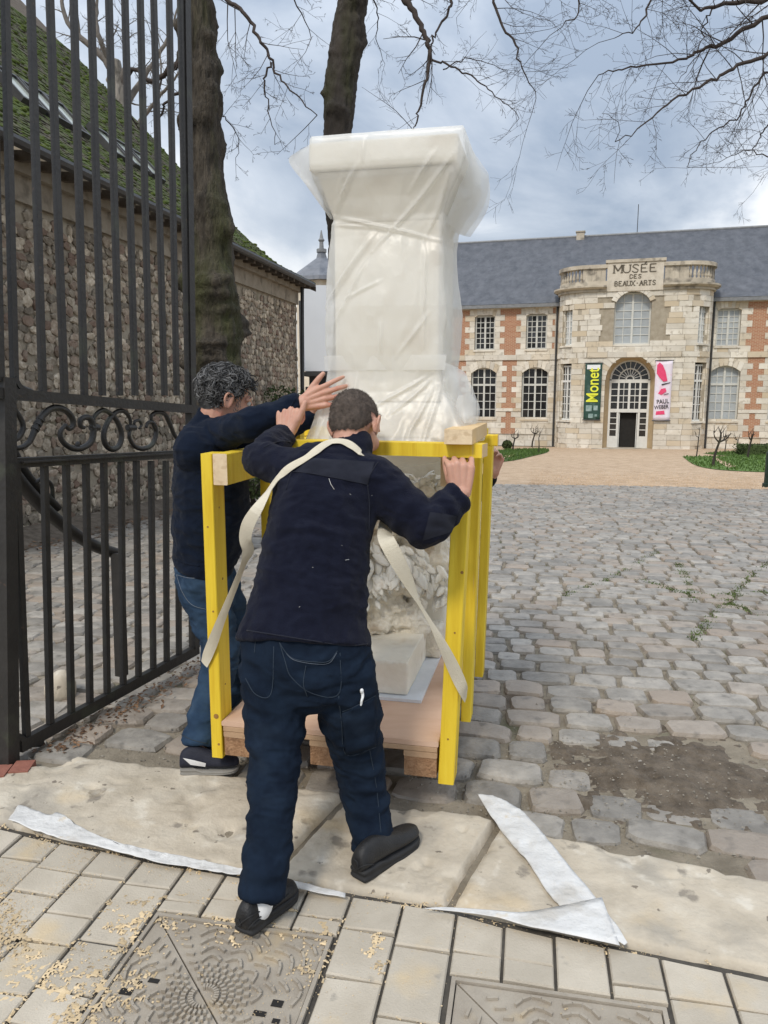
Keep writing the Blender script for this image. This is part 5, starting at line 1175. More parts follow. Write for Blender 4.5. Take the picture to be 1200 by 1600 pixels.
tree('plane_tree', 'pale bare plane tree standing behind the barn roof', (bx[0], Y4, float(gz(Y4))),
     [(bx[0], Y4, float(gz(Y4)) - .1), tuple(P(188, 400, Y4)), tuple(P(186, 260, Y4)), tuple(P(184, 170, Y4)), tuple(P(178, 95, Y4))], [.42, .36, .3, .26, .2], 'bark_pale',
     [dict(p=[(182, 120, Y4), (160, 88, Y4), (125, 58, Y4), (100, 20, Y4), (96, -40, Y4)], r=(.2, .06), k=9, kl=.5),
      dict(p=[(180, 110, Y4), (155, 60, 26.5), (150, 10, 26.5), (158, -50, 26.5)], r=(.15, .04), k=8, kl=.5),
      dict(p=[(184, 140, Y4), (200, 90, 26.8), (192, 40, 26.8), (206, -30, 26.8)], r=(.15, .04), k=9, kl=.5),
      dict(p=[(186, 180, Y4), (225, 120, 27.5), (262, 60, 27.6), (280, 0, 27.7)], r=(.17, .03), k=11, kl=.5),
      dict(p=[(188, 230, Y4), (230, 175, 27), (262, 135, 26.5), (292, 100, 26.2)], r=(.14, .03), k=10, kl=.5),
      dict(p=[(240, 165, 27), (252, 120, 27), (248, 60, 27)], r=(.07, .02), k=7, kl=.6)], 'twig_pale', 9, burls=6, group='bare winter trees round the court')

# ================================================================== IRON GATE
GN = np.array([-1.573, 3.2, 0]); GF = np.array([-1.119, 4.4, 0]); gd = GF - GN; GAZ = math.atan2(gd[0], gd[1]); GAZP = GAZ - rad(90)
GD = gd / np.linalg.norm(gd); GNV = np.array([GD[1], -GD[0], 0])          # along the leaf, and out of it towards the path
def gp_(px, py, o=0.0):
    r = ray(px, py); n2 = GNV[:2]; t_ = (n2 @ GN[:2]) / (n2 @ r[:2]); return np.array([0, 0, EYE]) + r * t_ + GNV * o
gate = thing('iron_gate', 'tall black wrought iron gate leaf standing open at the left', 'gate', GN)
ks = []
def gbar(nm, a, c_, w, d):
    b = MB(); b.bar(a, c_, w, d, GD); o = b.build(nm, 'iron'); ks.append(o); return o
bars = [(8, 22, 42), (48, 66, 79), (78, 100, 112), (115, 131, 141), (142, 159, 168), (170, 186, 193), (195, 210, 217), (219, 233, 240), (240, 256, 261), (264, 275, 280)]
for x0, x1, x2 in bars:
    top = gp_(x0, 0); mid = gp_(x1, 590); d = (mid - top) / (590); up = top + (top - mid) * .9
    m_ = gp_(x1 + 1, 618); gbar('bar', up, m_ , .027, .025)
    lo = gp_(x2 - 1, {42: 1150}.get(x2, 1085)); yb = np.interp(x2, [42, 280], [1150, 1022]); gbar('bar', gp_(x1 + 3, 720), gp_(x2 - .5, yb), .027, .025)
# stiles, rails
b = MB(); top = gp_(290, 0); mid = gp_(301, 640); up = top + (top - mid) * .9; b.bar(up, gp_(304, 1012), .05, .045, GD); o = b.build('stile', 'iron'); ks.append(o)
b = MB(); b.bar(gp_(281, 0) + (gp_(281, 0) - gp_(293, 640)) * .9, gp_(294, 635), .02, .03, GD); o = b.build('stile_edge', 'iron'); ks.append(o)
b = MB(); b.bar(gp_(8, 590), gp_(14, 1200), .06, .06, GD); o = b.build('hinge_stile', 'iron'); ks.append(o)
b = MB(); b.bar(gp_(-4, 595), gp_(-28, -500), .04, .04, GD); o = b.build('hinge_stile', 'iron'); ks.append(o)
def rail(nm, a, c_, h, d): b = MB(); b.bar(a, c_, h, d, (0, 0, 1)); o = b.build(nm, 'iron'); ks.append(o)
rail('rail', gp_(-30, 612), gp_(306, 640), .046, .05); rail('rail', gp_(10, 724), gp_(306, 708), .042, .05); rail('rail', gp_(30, 1166), gp_(308, 1014), .055, .035)
b = MB(); b.bar(gp_(25, 722, .03), gp_(300, 706, .03), .008, .03, (0, 0, 1)); o = b.build('rail_lip', 'iron'); ks.append(o)
def scroll(pts, r, k=7, taper=True, nm='scroll'):
    b = MB(); c = catmull([gp_(*q) for q in pts], k); n_ = len(c); rr = np.full(n_, r)
    if taper: rr = r * (.75 + .5 * np.sin(np.linspace(0, math.pi, n_)))
    b.tube(c, rr, 8); o = b.build(nm, 'iron', None, True); ks.append(o); return o
scroll([(12, 695), (30, 700), (46, 690), (56, 668), (66, 650), (82, 638), (100, 640), (112, 652), (114, 664), (108, 670), (102, 664)], .0125)
scroll([(102, 664), (94, 676), (98, 690), (112, 700), (128, 700), (142, 690), (146, 672), (142, 656), (134, 652), (126, 656), (126, 666), (132, 668)], .0125)
scroll([(142, 668), (148, 650), (160, 641), (172, 646), (184, 660), (190, 680), (186, 696), (176, 702), (166, 696), (162, 680), (168, 660), (180, 645), (192, 642), (202, 652), (205, 668)], .0115)
scroll([(205, 668), (202, 682), (210, 697), (224, 701), (238, 694), (244, 676), (240, 662), (232, 660), (228, 668)], .0105)
scroll([(244, 676), (236, 652), (246, 644), (258, 648), (266, 664), (274, 682), (288, 694), (300, 692)], .010)
scroll([(212, 672), (210, 660), (217, 657), (221, 664), (217, 670)], .007); scroll([(120, 700), (122, 690)], .01)
scroll([(4, 640), (18, 636), (30, 650), (36, 668), (28, 684), (14, 688), (6, 676), (12, 664), (20, 668)], .010)
for px, py in ((148, 668), (205, 668)):
    b = MB(); b.tube([gp_(px - 6, py), gp_(px + 6, py)], .016, 8); ks.append(b.build('collar', 'iron'))
for q in range(3):
    b = MB(); b.tube([gp_(54 + q * 4.0, 672 - q * 7.5), gp_(56.5 + q * 4.0, 668 - q * 7.5)], .019, 10); ks.append(b.build('collar', 'iron'))
# corner brackets
for pts in ([(22, 1150), (45, 1160), (64, 1160)], [(20, 740), (30, 724), (46, 720)], [(20, 590), (30, 606), (48, 614)]):
    b = MB(); b.tube(catmull([gp_(*q) for q in pts], 5), .02, 6); ks.append(b.build('bracket', 'iron'))
under(gate, *ks)
# the curved back stay that props the leaf from behind
gst = MB(); c = catmull([gp_(-40, 380, -.35), gp_(0, 462, -.33), (gp_(30, 580, -.32)), gp_(62, 668, -.31), gp_(100, 745, -.30), gp_(150, 810, -.28), gp_(200, 854, -.25), gp_(236, 872, -.2)], 8); gst.tube(c, np.linspace(.042, .03, len(c)), 8)
gst.tube(catmull([gp_(55, 560, -.36), gp_(85, 650, -.34), gp_(120, 740, -.32), gp_(165, 800, -.30)], 8), .022, 8)
o = gst.build('back_stay', 'iron', None, True); under(gate, o)
b = MB(); b.bar(gp_(226, 868, -.18), gp_(232, 1062, -.18), .05, .05, GD); o = b.build('drop_bolt', 'iron'); under(gate, o)
scr = MB(); scr.tube(catmull([gp_(130, 760, -.3), (gp_(142, 752, -.3)), gp_(155, 762, -.3), gp_(157, 785, -.3)], 5), .011, 7); o = scr.build('scroll', 'iron', None, True); under(gate, o)
# stop stone behind the gate, brick at its foot
c = G(80, 1098); t = thing('boundary_stone', 'pale rounded limestone block behind the foot of the gate', 'stone', (c[0], c[1] + .1, 0)); b = MB(); b.ell((c[0], c[1] + .12, .03), (.085, .08, .10)); V = np.array(b.v); q = (V - V.mean(0)); b.v = [tuple(p) for p in (V + q * (.5 * (fbm(V, 12, 3, 2) - .5))[:, None] * 1.2)]
under(t, b.build('block', 'limestone', None, True))
c = G(18, 1212); t = thing('kerb_brick', 'worn red brick course at the foot of the gate', 'bricks', c)
for q in range(3):
    b = MB(); d_, n_v = frame(AZ - .3); p0 = c + d_ * (-.14 + .085 * q) - n_v * (.03 * q - .02) * -1; b.box((-.04, -.05, -.03), (.04, .05, .022), lambda p: p0 + d_ * p[0] + n_v * p[1] + np.array([0, 0, p[2]])); under(t, b.build('brick', 'red_brick'))
# ================================================================== THE CRATE
KAZ = rad(12.5); KU, KW = frame(KAZ); K0 = np.array([-.706, 2.90, 0.0])
def kp(p): return K0 + KU * p[0] + KW * p[1] + np.array([0, 0, p[2]])
def kl(q): q = np.asarray(q) - K0; return q @ KU, q @ KW, q[2]
crate = thing('transport_crate', 'open yellow timber frame crate on a wooden pallet', 'crate', K0)
ks = []
def timber(nm, lo, hi, m='yellow_paint', ends=None, rot=0.0, lean=(0, 0)):
    b = MB(); c = .003
    def MM(p):
        z = p[2]; return kp((p[0] + lean[0] * (z - .12), p[1] + lean[1] * (z - .12), z))
    xs = [lo[0], lo[0] + c, hi[0] - c, hi[0]]; 
    # long axis gets plain ends, the four long edges are eased
    ax = int(np.argmax(np.array(hi) - np.array(lo))); o_ = [a for a in range(3) if a != ax]
    ring = []
    for a, s1, s2 in ((0, 0, 1), (1, 1, 0), (2, 1, 0), (3, 0, 1), (4, 0, -1), (5, -1, 0), (6, -1, 0), (7, 0, -1)): pass
    l0, h0, l1, h1 = lo[o_[0]], hi[o_[0]], lo[o_[1]], hi[o_[1]]
    sec = [(l0 + c, l1), (h0 - c, l1), (h0, l1 + c), (h0, h1 - c), (h0 - c, h1), (l0 + c, h1), (l0, h1 - c), (l0, l1 + c)]
    vs = []
    for e_ in (lo[ax], hi[ax]):
        for s1, s2 in sec: p = [0, 0, 0]; p[ax] = e_; p[o_[0]] = s1; p[o_[1]] = s2; vs.append(MM(p))
    b.add(vs, [(i, (i + 1) % 8, 8 + (i + 1) % 8, 8 + i) for i in range(8)]); caps = MB(); caps.add(vs[:8], [tuple(range(7, -1, -1))]); cap2 = MB(); cap2.add(vs[8:], [tuple(range(8))])
    if ends:
        o = b.build(nm, m); ks.append(o); under(crate, o)
        for cq in (caps, cap2): e2 = cq.build('end_grain', ends); e2.parent = o
    else: b.add(vs, [tuple(range(7, -1, -1)), tuple(range(8, 16))]); o = b.build(nm, m); ks.append(o); under(crate, o)
    return o
TOP = 1.365
timber('post', (0, 0, .12), (.047, .105, TOP)); timber('post', (0, .60, .12), (.047, .705, TOP)); timber('post', (0, 1.12, .12), (.047, 1.225, TOP))
timber('post', (.935, 0, .115), (.995, .105, TOP - .003), lean=(.035, 0)); timber('post', (.955, .56, .12), (1.0, .665, TOP), lean=(.02, 0)); timber('post', (.962, 1.12, .12), (1.005, 1.225, TOP), lean=(.02, 0))
timber('side_rail', (.05, .002, 1.245), (.108, 1.2, TOP + .001), ends='cut_wood'); timber('side_rail', (.915, .11, 1.25), (.965, 1.2, TOP + .001), ends='cut_wood')
timber('cross_rail', (.80, .60, TOP + .004), (1.09, .66, TOP + .052), ends='bare_pine'); timber('cross_rail', (.05, .60, TOP + .004), (.2, .66, TOP + .052)); timber('cross_rail', (-.02, 1.15, TOP + .004), (1.0, 1.2, TOP + .052))
ra = np.array(P(757, 705, 2.685)); rb = np.array(P(436, 693, 2.95)); ra[2] = rb[2] = TOP + .029
b = MB(); b.bar(ra, rb, .048, .09, (0, 0, 1)); o = b.build('front_rail', 'yellow_paint'); under(crate, o)
d_ = (ra - rb) / np.linalg.norm(ra - rb); b = MB(); b.bar(ra + d_ * .0005, ra + d_ * .002, .046, .088, (0, 0, 1)); e2 = b.build('end_grain', 'bare_pine'); under(crate, e2); e2.parent = o; e2.matrix_parent_inverse = Matrix.Identity(4)
a0 = kl(P(697, 697, 2.62))[0]
lum = MB(); pA = np.array(P(716, 684, 2.63)); pA[2] = TOP + .08; pB = pA + KW * .60 + KU * .0
loose = thing('loose_timber', 'short bare pine block lying across the crate rails, right of the wrapped statue', 'timber', pA)
b = MB(); b.bar(pA, pB, .052, .098, (0, 0, 1)); o = b.build('beam', 'bare_pine'); b = MB(); b.bar(pA - KW * .002, pA - KW * .0005, .051, .097, (0, 0, 1)); o2 = b.build('end_grain', 'cut_wood'); under(loose, o, o2)
# pallet under a plywood floor
timber('plywood_floor', (.048, .0, .262), (.935, 1.2, .282), 'plywood')
for q in range(3): timber('pallet_board', (.055, [.0, .5, 1.06][q], .238), (.93, [.14, .64, 1.2][q], .260), 'pallet_board')
for q in range(2): timber('pallet_board', (.06, [.20, .76][q], .239), (.93, [.30, .86][q], .260), 'pallet_board')
for x in (.055, .42, .80):
    timber('pallet_stringer', (x, .002, .214), (x + .13, 1.198, .2375), 'pallet_board')
    for y in (.004, .53, 1.06): timber('pallet_block', (x + .002, y, .135), (x + .128, y + .135, .2135), 'pallet_block')
for x in (.055, .42, .80): timber('pallet_runner', (x + .01, .16, .114), (x + .12, 1.19, .1345), 'pallet_board')
# knots and nail heads on the posts
rs = random.Random(8)
for (x, y, z, r_) in ((.026, 0, .30, .011), (.030, 0, .74, .004), (.02, 0, 1.08, .004), (.033, 0, .18, .005), (.965, 0, .30, .004), (.97, 0, .72, .004), (.985, 0, .95, .006), (.975, 0, 1.2, .004)):
    lx = .035 * (z - .12) if x > .5 else 0
    b = MB(); b.tube([kp((x + lx, y + .001, z)), kp((x + lx, y - .0012, z))], r_, 9); o = b.build('knot', 'knot'); under(crate, o)
for (y, z, r_) in ((.05, .42, .004), (.06, .86, .005), (.05, 1.15, .004)):
    b = MB(); b.tube([kp((.046, y, z)), kp((.0482, y, z))], r_, 9); o = b.build('knot', 'knot'); under(crate, o)

# ================================================================== PLASTER GROUP
b = MB(); pts = [kl(P(*q)) for q in [(470, 1070, 3.12)]]
c0 = kl(G(640, 1092, .29)); c1 = kl(G(705, 1012, .29)); 
fo_ = thing('foam_sheet', 'white foam sheet under the plaster sculpture on the plywood', 'foam sheet', kp((.4, .3, .284))); b = MB(); b.box((c0[0] - .66, c0[1] - .02, .2825), (c1[0] - .035, 1.06, .296), kp); under(fo_, b.build('sheet', 'foam'))
rel = thing('plaster_sculpture', 'cream plaster rockwork with leaves standing inside the crate', 'sculpture', kp((.45, .6, .296)))
fx = kl(G(637, 1088, .296)); blk = MB(); bx0, bx1 = fx[0] - .52, fx[0]; by0 = fx[1]; 
V = []; nx, ny, nz_ = 26, 26, 8
blk.box((bx0, by0, .297), (bx1, by0 + .50, .445), kp)
def rough_box(lo, hi, m, nm, amp=.012, seed=1, vox=.012):
    b = MB(); b.box(lo, hi, kp); return organic(nm, b, m, vox, 2, lambda co, no: amp * (fbm(co, 9, 4, seed) - .5) * 2 + amp * .6 * (fbm(co, 40, 2, seed + 5) - .5), rel)
rough_box((bx0, by0, .297), (bx1, by0 + .52, .448), 'plaster', 'base_block', .006, 3, .007)
sx1 = kl(P(697, 900, 3.66))[0]; sy = kl(P(697, 900, 3.66))[1]
rough_box((sx1 - .74, sy, .297), (sx1, sy + .30, 1.33), 'plaster', 'back_slab', .004, 5)
rough_box((sx1 - .17, sy - .10, .297), (sx1 - .012, sy + .05, .46), 'plaster_rough', 'foot_block', .014, 8)
b = MB(); rs = random.Random(14)
for _ in range(95):
    px, py = rs.uniform(545, 690), rs.uniform(760, 985); 
    if px > 665 and py > 915: continue
    q = P(px, py, 3.56 + rs.uniform(-.06, .06)); s_ = rs.uniform(.03, .075); b.ell(q, (s_ * rs.uniform(.8, 1.6), s_ * 1.2, s_ * rs.uniform(.7, 1.3)), n=10, m=7)
for px, py, s_ in ((560, 900, .1), (600, 930, .1), (590, 850, .09), (640, 890, .08), (650, 820, .09), (680, 760, .06), (660, 770, .06), (560, 820, .1)): b.ell(P(px, py, 3.60), (s_, s_, s_), n=12, m=8)
organic('rockwork', b, 'plaster_rough', .007, 1, lambda co, no: .026 * (fbm(co, 11, 4, 4) - .5) * 2 + .016 * np.abs(fbm(co, 24, 3, 14) - .5) * -4, rel)
def leafv(seed):
    r_ = random.Random(seed); n_ = 7; b = MB(); c = []
    for i in range(n_):
        t_ = i / (n_ - 1); w_ = .46 * math.sin(math.pi * min(1, t_ * .86 + .10)) ** .7; c.append((t_, w_, .10 * math.sin(t_ * 3) + .10 * t_ * t_ * r_.uniform(-1, 1)))
    vs = []
    for t_, w_, h_ in c: vs += [(t_, -w_, h_ - .06), (t_, -w_ * .45, h_ + .10), (t_, 0, h_ + .04), (t_, w_ * .45, h_ + .10), (t_, w_, h_ - .06), (t_, 0, h_ - .18)]
    fs = [(i * 6 + k, i * 6 + (k + 1) % 6, (i + 1) * 6 + (k + 1) % 6, (i + 1) * 6 + k) for i in range(n_ - 1) for k in range(6)] + [tuple(range(5, -1, -1)), tuple((n_ - 1) * 6 + k for k in range(6))]
    return vs, fs
mats = []
def leafon(px, py, ang, ln_, Y, tilt=.5):
    o = P(px, py, Y); r3 = np.array([1.0, 0, 0]); up = np.array([0, 0, 1.0]); f = np.array([0, -1.0, 0])
    d_ = r3 * math.cos(ang) + up * math.sin(ang); d_ = d_ * math.cos(tilt) + f * math.sin(tilt); n_v = f * math.cos(tilt) - (r3 * math.cos(ang) + up * math.sin(ang)) * math.sin(tilt); s_ = np.cross(n_v, d_)
    mats.append(m4(d_ * ln_, s_ * ln_ * .58, n_v * ln_ * .75, np.array(o) - np.array(rel.location)))
for _ in range(95):                              # the hanging band of leaves
    t_ = rs.random(); px = 568 + 128 * t_ + rs.gauss(0, 5); py = 872 + 10 * math.sin(t_ * 6) + 30 * t_ * (t_ > .6) + rs.gauss(0, 17); leafon(px, py, rs.uniform(-2.6, -.5), rs.uniform(.06, .10), 3.48 - rs.uniform(0, .05), rs.uniform(.1, .8))
for _ in range(34): leafon(rs.uniform(655, 692), rs.uniform(880, 935), rs.uniform(-2.2, .4), rs.uniform(.05, .08), 3.48, rs.uniform(.1, .9))
for _ in range(46): leafon(rs.uniform(645, 692), rs.uniform(748, 800), rs.uniform(-1.2, 2.4), rs.uniform(.05, .08), 3.50, rs.uniform(.1, .9))
for _ in range(24): leafon(rs.uniform(568, 600), rs.uniform(885, 950), rs.uniform(-2.6, -.6), rs.uniform(.035, .06), 3.49, rs.uniform(.1, .9))
pieces('leaf', mats, [leafv(k) for k in range(5)], 'plaster_leaf', rel, 'leaves', 300, smooth=True)

# the wrapped pedestal that rests on the rails
SAZ = KAZ; S0 = np.array(P(603, 690, 2.99)); S0[2] = 0
def sp(p): return S0 + KU * p[0] + KW * p[1] + np.array([0, 0, p[2]])
def sab(px, py, o): q = onplane(px, py, S0 + KW * o, KAZ) - S0; return q @ KU, q[2]
def sa(px, py): q = onplane(px, py, S0, KAZ) - S0; return q @ KU, q[2]         # along the front face, height
zB = TOP + .056; OV = -.065
ped = thing('plaster_pedestal', 'cream plaster pedestal under the milky film on top of the crate', 'pedestal', sp((0, .22, zB)))
aL, _ = sa(517, 500); aR, _ = sa(690, 500); z1 = sa(600, 345)[1]; z2 = sab(600, 260, OV)[1]; z3 = sab(600, 215, OV)[1]
aw = (aR - aL); am = (aL + aR) / 2; D0 = aw
def ringsq(h, z, n_=0, c=None): c = c or (am, D0 / 2); return [sp((c[0] + sx * h, c[1] + sy * h, z)) for sx, sy in ((-1, -1), (1, -1), (1, 1), (-1, 1))]
def frustum(nm, spec):
    b = MB(); vs = []; 
    for h, z in spec: vs += ringsq(h, z)
    n_ = len(spec); b.add(vs, [(3, 2, 1, 0)] + [(i * 4 + k, i * 4 + (k + 1) % 4, (i + 1) * 4 + (k + 1) % 4, (i + 1) * 4 + k) for i in range(n_ - 1) for k in range(4)] + [tuple((n_ - 1) * 4 + k for k in range(4))])
    o = b.build(nm, 'plaster'); q = o.modifiers.new('b', 'BEVEL'); q.width = .006; q.segments = 2; under(ped, o); return o
h0 = aw / 2 - .013; ha = (sab(724, 240, OV)[0] - sab(482, 240, OV)[0]) / 2 * .965
zb1 = sa(600, 578)[1]; zb0 = sa(600, 556)[1]
frustum('shaft', [(h0, zB + .14), (h0, z1)]); frustum('capital', [(h0 - .004, z1 + .001), (ha - .02, z2)]); frustum('top_slab', [(ha, z2 + .002), (ha, z3)]); frustum('base_moulding', [(h0 + .02, zB), (h0 + .02, zB + .10), (h0 + .001, zB + .138)])

# the film: drawn over the slab, gathered at the waist, loose at the foot
film = thing('plastic_wrap', 'milky translucent plastic film wrapped round the tall pedestal', 'plastic film', sp((0, .22, zB)))
tabl = [(212, 486, 722, .004, .035), (214.5, 483, 725, .004, .03), (257, 483, 725, .006, .03), (280, 490, 717, .008, .05), (312, 506, 701, .010, .10), (340, 516, 692, .012, .16), (370, 516, 690, .014, .2), (420, 509, 692, .016, .24), (480, 506, 696, .02, .25), (540, 509, 693, .016, .2), (580, 514, 690, .010, .12), (612, 510, 692, .016, .14), (645, 500, 702, .03, .16), (672, 490, 712, .04, .2), (690, 482, 720, .045, .22)]
ty = np.array([q[0] for q in tabl]); NA = 320
def prof_at(py):
    l = np.interp(py, ty, [q[1] for q in tabl]); r = np.interp(py, ty, [q[2] for q in tabl]); o = np.interp(py, ty, [q[3] for q in tabl]); rd_ = np.interp(py, ty, [q[4] for q in tabl])
    a, z = sa(l, py); c_, _ = sa(r, py); ov = min(0.02, D0 / 2 - (c_ - a) / 2) - o; a, z = sab(l, py, ov); c_, _ = sab(r, py, ov); return a, c_, z, o, rd_
creases = [((735, 215), (582, 395), .016), ((582, 395), (520, 520), .010), ((583, 362), (505, 490), .012), ((560, 255), (520, 340), .014), ((518, 338), (690, 376), .016), ((512, 350), (590, 357), .010), ((706, 255), (664, 376), .014), ((664, 376), (664, 560), .010), ((590, 360), (508, 485), .010), ((600, 500), (597, 560), .010),
           ((570, 215), (566, 262), .010), ((690, 225), (640, 300), .010), ((685, 585), (612, 650), .013), ((685, 590), (640, 690), .013), ((690, 600), (668, 690), .012), ((680, 582), (580, 640), .010), ((560, 585), (558, 640), .008), ((540, 470), (600, 440), .008), ((680, 480), (620, 560), .008), ((526, 590), (500, 690), .012), ((690, 420), (700, 540), .010), ((540, 262), (522, 330), .008)]
ovy = lambda py: float(np.interp(py, [215, 257, 340], [OV, OV, 0]))
crs = [(np.array(sab(*a, ovy(a[1]))), np.array(sab(*c_, ovy(c_[1]))), h_ * 1.25) for a, c_, h_ in creases]
rows = []
pys = np.concatenate([[211.5], np.linspace(212, 257, 10), np.linspace(259, 346, 34), np.linspace(348, 692, 190)])
for py in pys:
    a, c_, z, off, rd_ = prof_at(py); hw = (c_ - a) / 2; m_ = (a + c_) / 2; k_ = max(.0, rd_); n_e = 2 / max(.04, k_); row = []
    if py < 211.7: hw *= .985
    dep = hw
    for i in range(NA):
        t_ = 2 * math.pi * i / NA; cx_, sy_ = math.cos(t_), math.sin(t_)
        m2 = max(abs(cx_), abs(sy_)); sx_, sz_ = cx_ / m2, sy_ / m2                      # square
        rr = math.hypot(cx_, sy_); e_ = k_ * 1.2; fx_ = sx_ * (1 - e_) + cx_ * e_ * 1.06; fy_ = sz_ * (1 - e_) + sy_ * e_ * 1.06
        row.append((m_ + fx_ * (hw + off), D0 / 2 + fy_ * (dep + off), z))
    rows.append(row)
X = np.array(rows); cen = np.stack([X[..., 0].mean(1), X[..., 1].mean(1)], 1)[:, None, :]
d2 = X[..., :2] - cen; d2 /= np.linalg.norm(d2, axis=2, keepdims=True)
fl = .011 * (fbm(X * [1, 1, .55], 6, 3, 3) - .5) * 2 + .006 * (1 - 2 * np.abs(fbm(X * [1, 1, .5], 11, 3, 21) - .5) * 2)
wgt = np.interp(X[..., 2], [zB - .05, zB + .1, zB + .3, z1 - .02, z2, z3], [1.3, 1.3, 1.0, .8, .5, .12])
fl = fl * wgt
front = X[..., 1] < D0 / 2
for p, q, h_ in crs:
    w2 = np.stack([X[..., 0], X[..., 2]], -1); pq = q - p; tt = np.clip(((w2 - p) @ pq) / (pq @ pq), 0, 1); dd = np.linalg.norm(w2 - (p + tt[..., None] * pq), axis=-1)
    fl = fl + np.where(front, h_ * np.exp(-(dd / .0065) ** 2) * np.sin(math.pi * np.clip(tt, .06, .94)) - h_ * .35 * np.exp(-(dd / .03) ** 2), 0)
X[..., :2] += d2 * fl[..., None]
Wd = S0 + X[..., 0:1] * KU + X[..., 1:2] * KW; Wd[..., 2] = X[..., 2]
b = MB(); nr = len(rows); b.add(Wd.reshape(-1, 3), [(i * NA + k, i * NA + (k + 1) % NA, (i + 1) * NA + (k + 1) % NA, (i + 1) * NA + k) for i in range(nr - 1) for k in range(NA)] + [tuple(range(NA - 1, -1, -1))])
o = b.build('sheet', 'film', None, True); under(film, o)
def flap(nm, A, B, bA, bB, amp=.02, seed=1, n=26, w=12, bulge=0.0):
    ca = catmull([sp((*sa(px, py)[:1], bA, sa(px, py)[1])) for px, py in A], 9); cb2 = catmull([sp((*sa(px, py)[:1], bB, sa(px, py)[1])) for px, py in B], 9)
    t_ = np.linspace(0, 1, n); ia = np.linspace(0, 1, len(ca)); ib = np.linspace(0, 1, len(cb2)); ca = np.stack([np.interp(t_, ia, ca[:, k]) for k in range(3)], 1); cb2 = np.stack([np.interp(t_, ib, cb2[:, k]) for k in range(3)], 1)
    X = np.array([[ca[i] + (cb2[i] - ca[i]) * s_ - KW * bulge * math.sin(math.pi * s_) for s_ in np.linspace(0, 1, w)] for i in range(n)]); f = amp * (fbm(X, 11, 3, seed) - .5) * 2
    X = X - KW * f[..., None] + KU * (f * .4)[..., None]; b = MB(); b.grid(X.tolist()); o = b.build(nm, 'film', None, True); under(film, o); return o
flap('loose_corner', [(486, 218), (486, 256), (497, 290), (516, 336)], [(464, 230), (447, 248), (476, 288), (513, 340)], .02, .03, .008, 1, bulge=-.01)
flap('loose_corner', [(486, 218), (488, 256), (500, 300), (518, 340)], [(460, 233), (447, 248), (470, 280), (511, 338)], .06, .035, .008, 2)
flap('loose_corner', [(484, 282), (490, 292), (498, 304), (505, 314)], [(476, 287), (478, 297), (488, 305), (503, 312)], .20, .24, .01, 3)
flap('loose_corner', [(724, 213), (725, 256), (712, 300), (693, 345)], [(742, 228), (757, 252), (749, 300), (716, 352)], .03, .20, .02, 4, bulge=.04)
flap('loose_corner', [(724, 213), (724, 256), (716, 300), (696, 350)], [(738, 224), (754, 250), (752, 296), (722, 345)], .10, .30, .02, 5, bulge=-.03)
flap('loose_fold', [(692, 565), (690, 610), (694, 655), (706, 690)], [(706, 572), (722, 588), (728, 640), (718, 688)], .02, .16, .035, 6, bulge=.05)
flap('loose_fold', [(696, 575), (700, 620), (704, 660), (712, 690)], [(718, 585), (736, 622), (741, 650), (722, 690)], .06, .22, .035, 7, bulge=.03)
flap('loose_fold', [(716, 618), (712, 632), (714, 650), (722, 660)], [(736, 616), (741, 628), (741, 650), (732, 662)], .02, .06, .02, 11, bulge=.05)
flap('loose_fold', [(514, 575), (508, 610), (500, 650), (494, 690)], [(502, 585), (496, 620), (488, 655), (478, 692)], .03, .10, .02, 8, bulge=.03)
flap('hanging_hem', [(480, 688), (560, 690), (640, 690), (716, 690)], [(520, 738), (585, 742), (640, 736), (690, 728)], -.0, .26, .012, 9)
for nm, y0, y1, off in (('tape_band', 556, 579, .014),):
    b = MB(); rr = []
    for py in (y0, (y0 + y1) / 2, y1):
        a, c_, z, o_, rd_ = prof_at(py); hw = (c_ - a) / 2; m_ = (a + c_) / 2; rr.append([sp((m_ + x * (hw + .018), -.022 + .006 * math.sin(x * 9) , z)) for x in np.linspace(-.98, .98, 30)])
    b.grid(rr); o = b.build(nm, 'film', None, True); under(film, o)
# ================================================================== PEOPLE
def nrm(v): v = np.asarray(v, float); return v / (np.linalg.norm(v) + 1e-12)
def headframe(fwd, up=(0, 0, 1)):
    f = nrm(fwd); u = np.asarray(up, float); u = nrm(u - f * (u @ f)); r = np.cross(f, u); return np.stack([r, f, u], 1)
def head(b, c, A, s=1.0):
    H = lambda p: np.asarray(c) + A @ (np.asarray(p, float) * s)
    el = lambda p, r, B=np.eye(3): b.ell(H(p), np.asarray(r) * s, A @ B, n=20, m=14)
    el((0, -.012, .028), (.076, .099, .086)); el((0, -.055, .0), (.066, .05, .07)); el((0, .034, -.03), (.061, .064, .086)); el((0, .04, -.078), (.046, .046, .034)); el((0, .073, -.099), (.022, .018, .017))
    b.capsule([H(q) for q in ((0, .095, .008), (0, .108, -.018), (0, .116, -.036))], np.array([.008, .011, .015]) * s)
    for x in (-1, 1):
        el((x * .012, .107, -.04), (.010, .011, .009)); el((x * .036, .072, -.042), (.024, .024, .026))
        b.capsule([H(q) for q in ((x * .052, .075, .006), (x * .03, .09, .016), (x * .008, .094, .012))], np.array([.008, .010, .009]) * s)
        el((x * .080, -.004, -.012), (.006, .018, .029), np.array(Matrix.Rotation(x * -.35, 3, 'Z')))
        b.capsule(catmull([H(q) for q in ((x * .078, .010, -.022), (x * .082, .012, .006), (x * .089, .000, .022), (x * .094, -.016, .014), (x * .092, -.020, -.008), (x * .084, -.008, -.030), (x * .079, .004, -.038))], 4), np.full(25, .0052) * s, 8)
    el((0, .090, -.066), (.024, .012, .007)); el((0, .088, -.077), (.021, .012, .008))
    b.capsule([H((0, -.02, -.05)), H((0, -.03, -.10))], np.array([.058, .056]) * s)
    return H
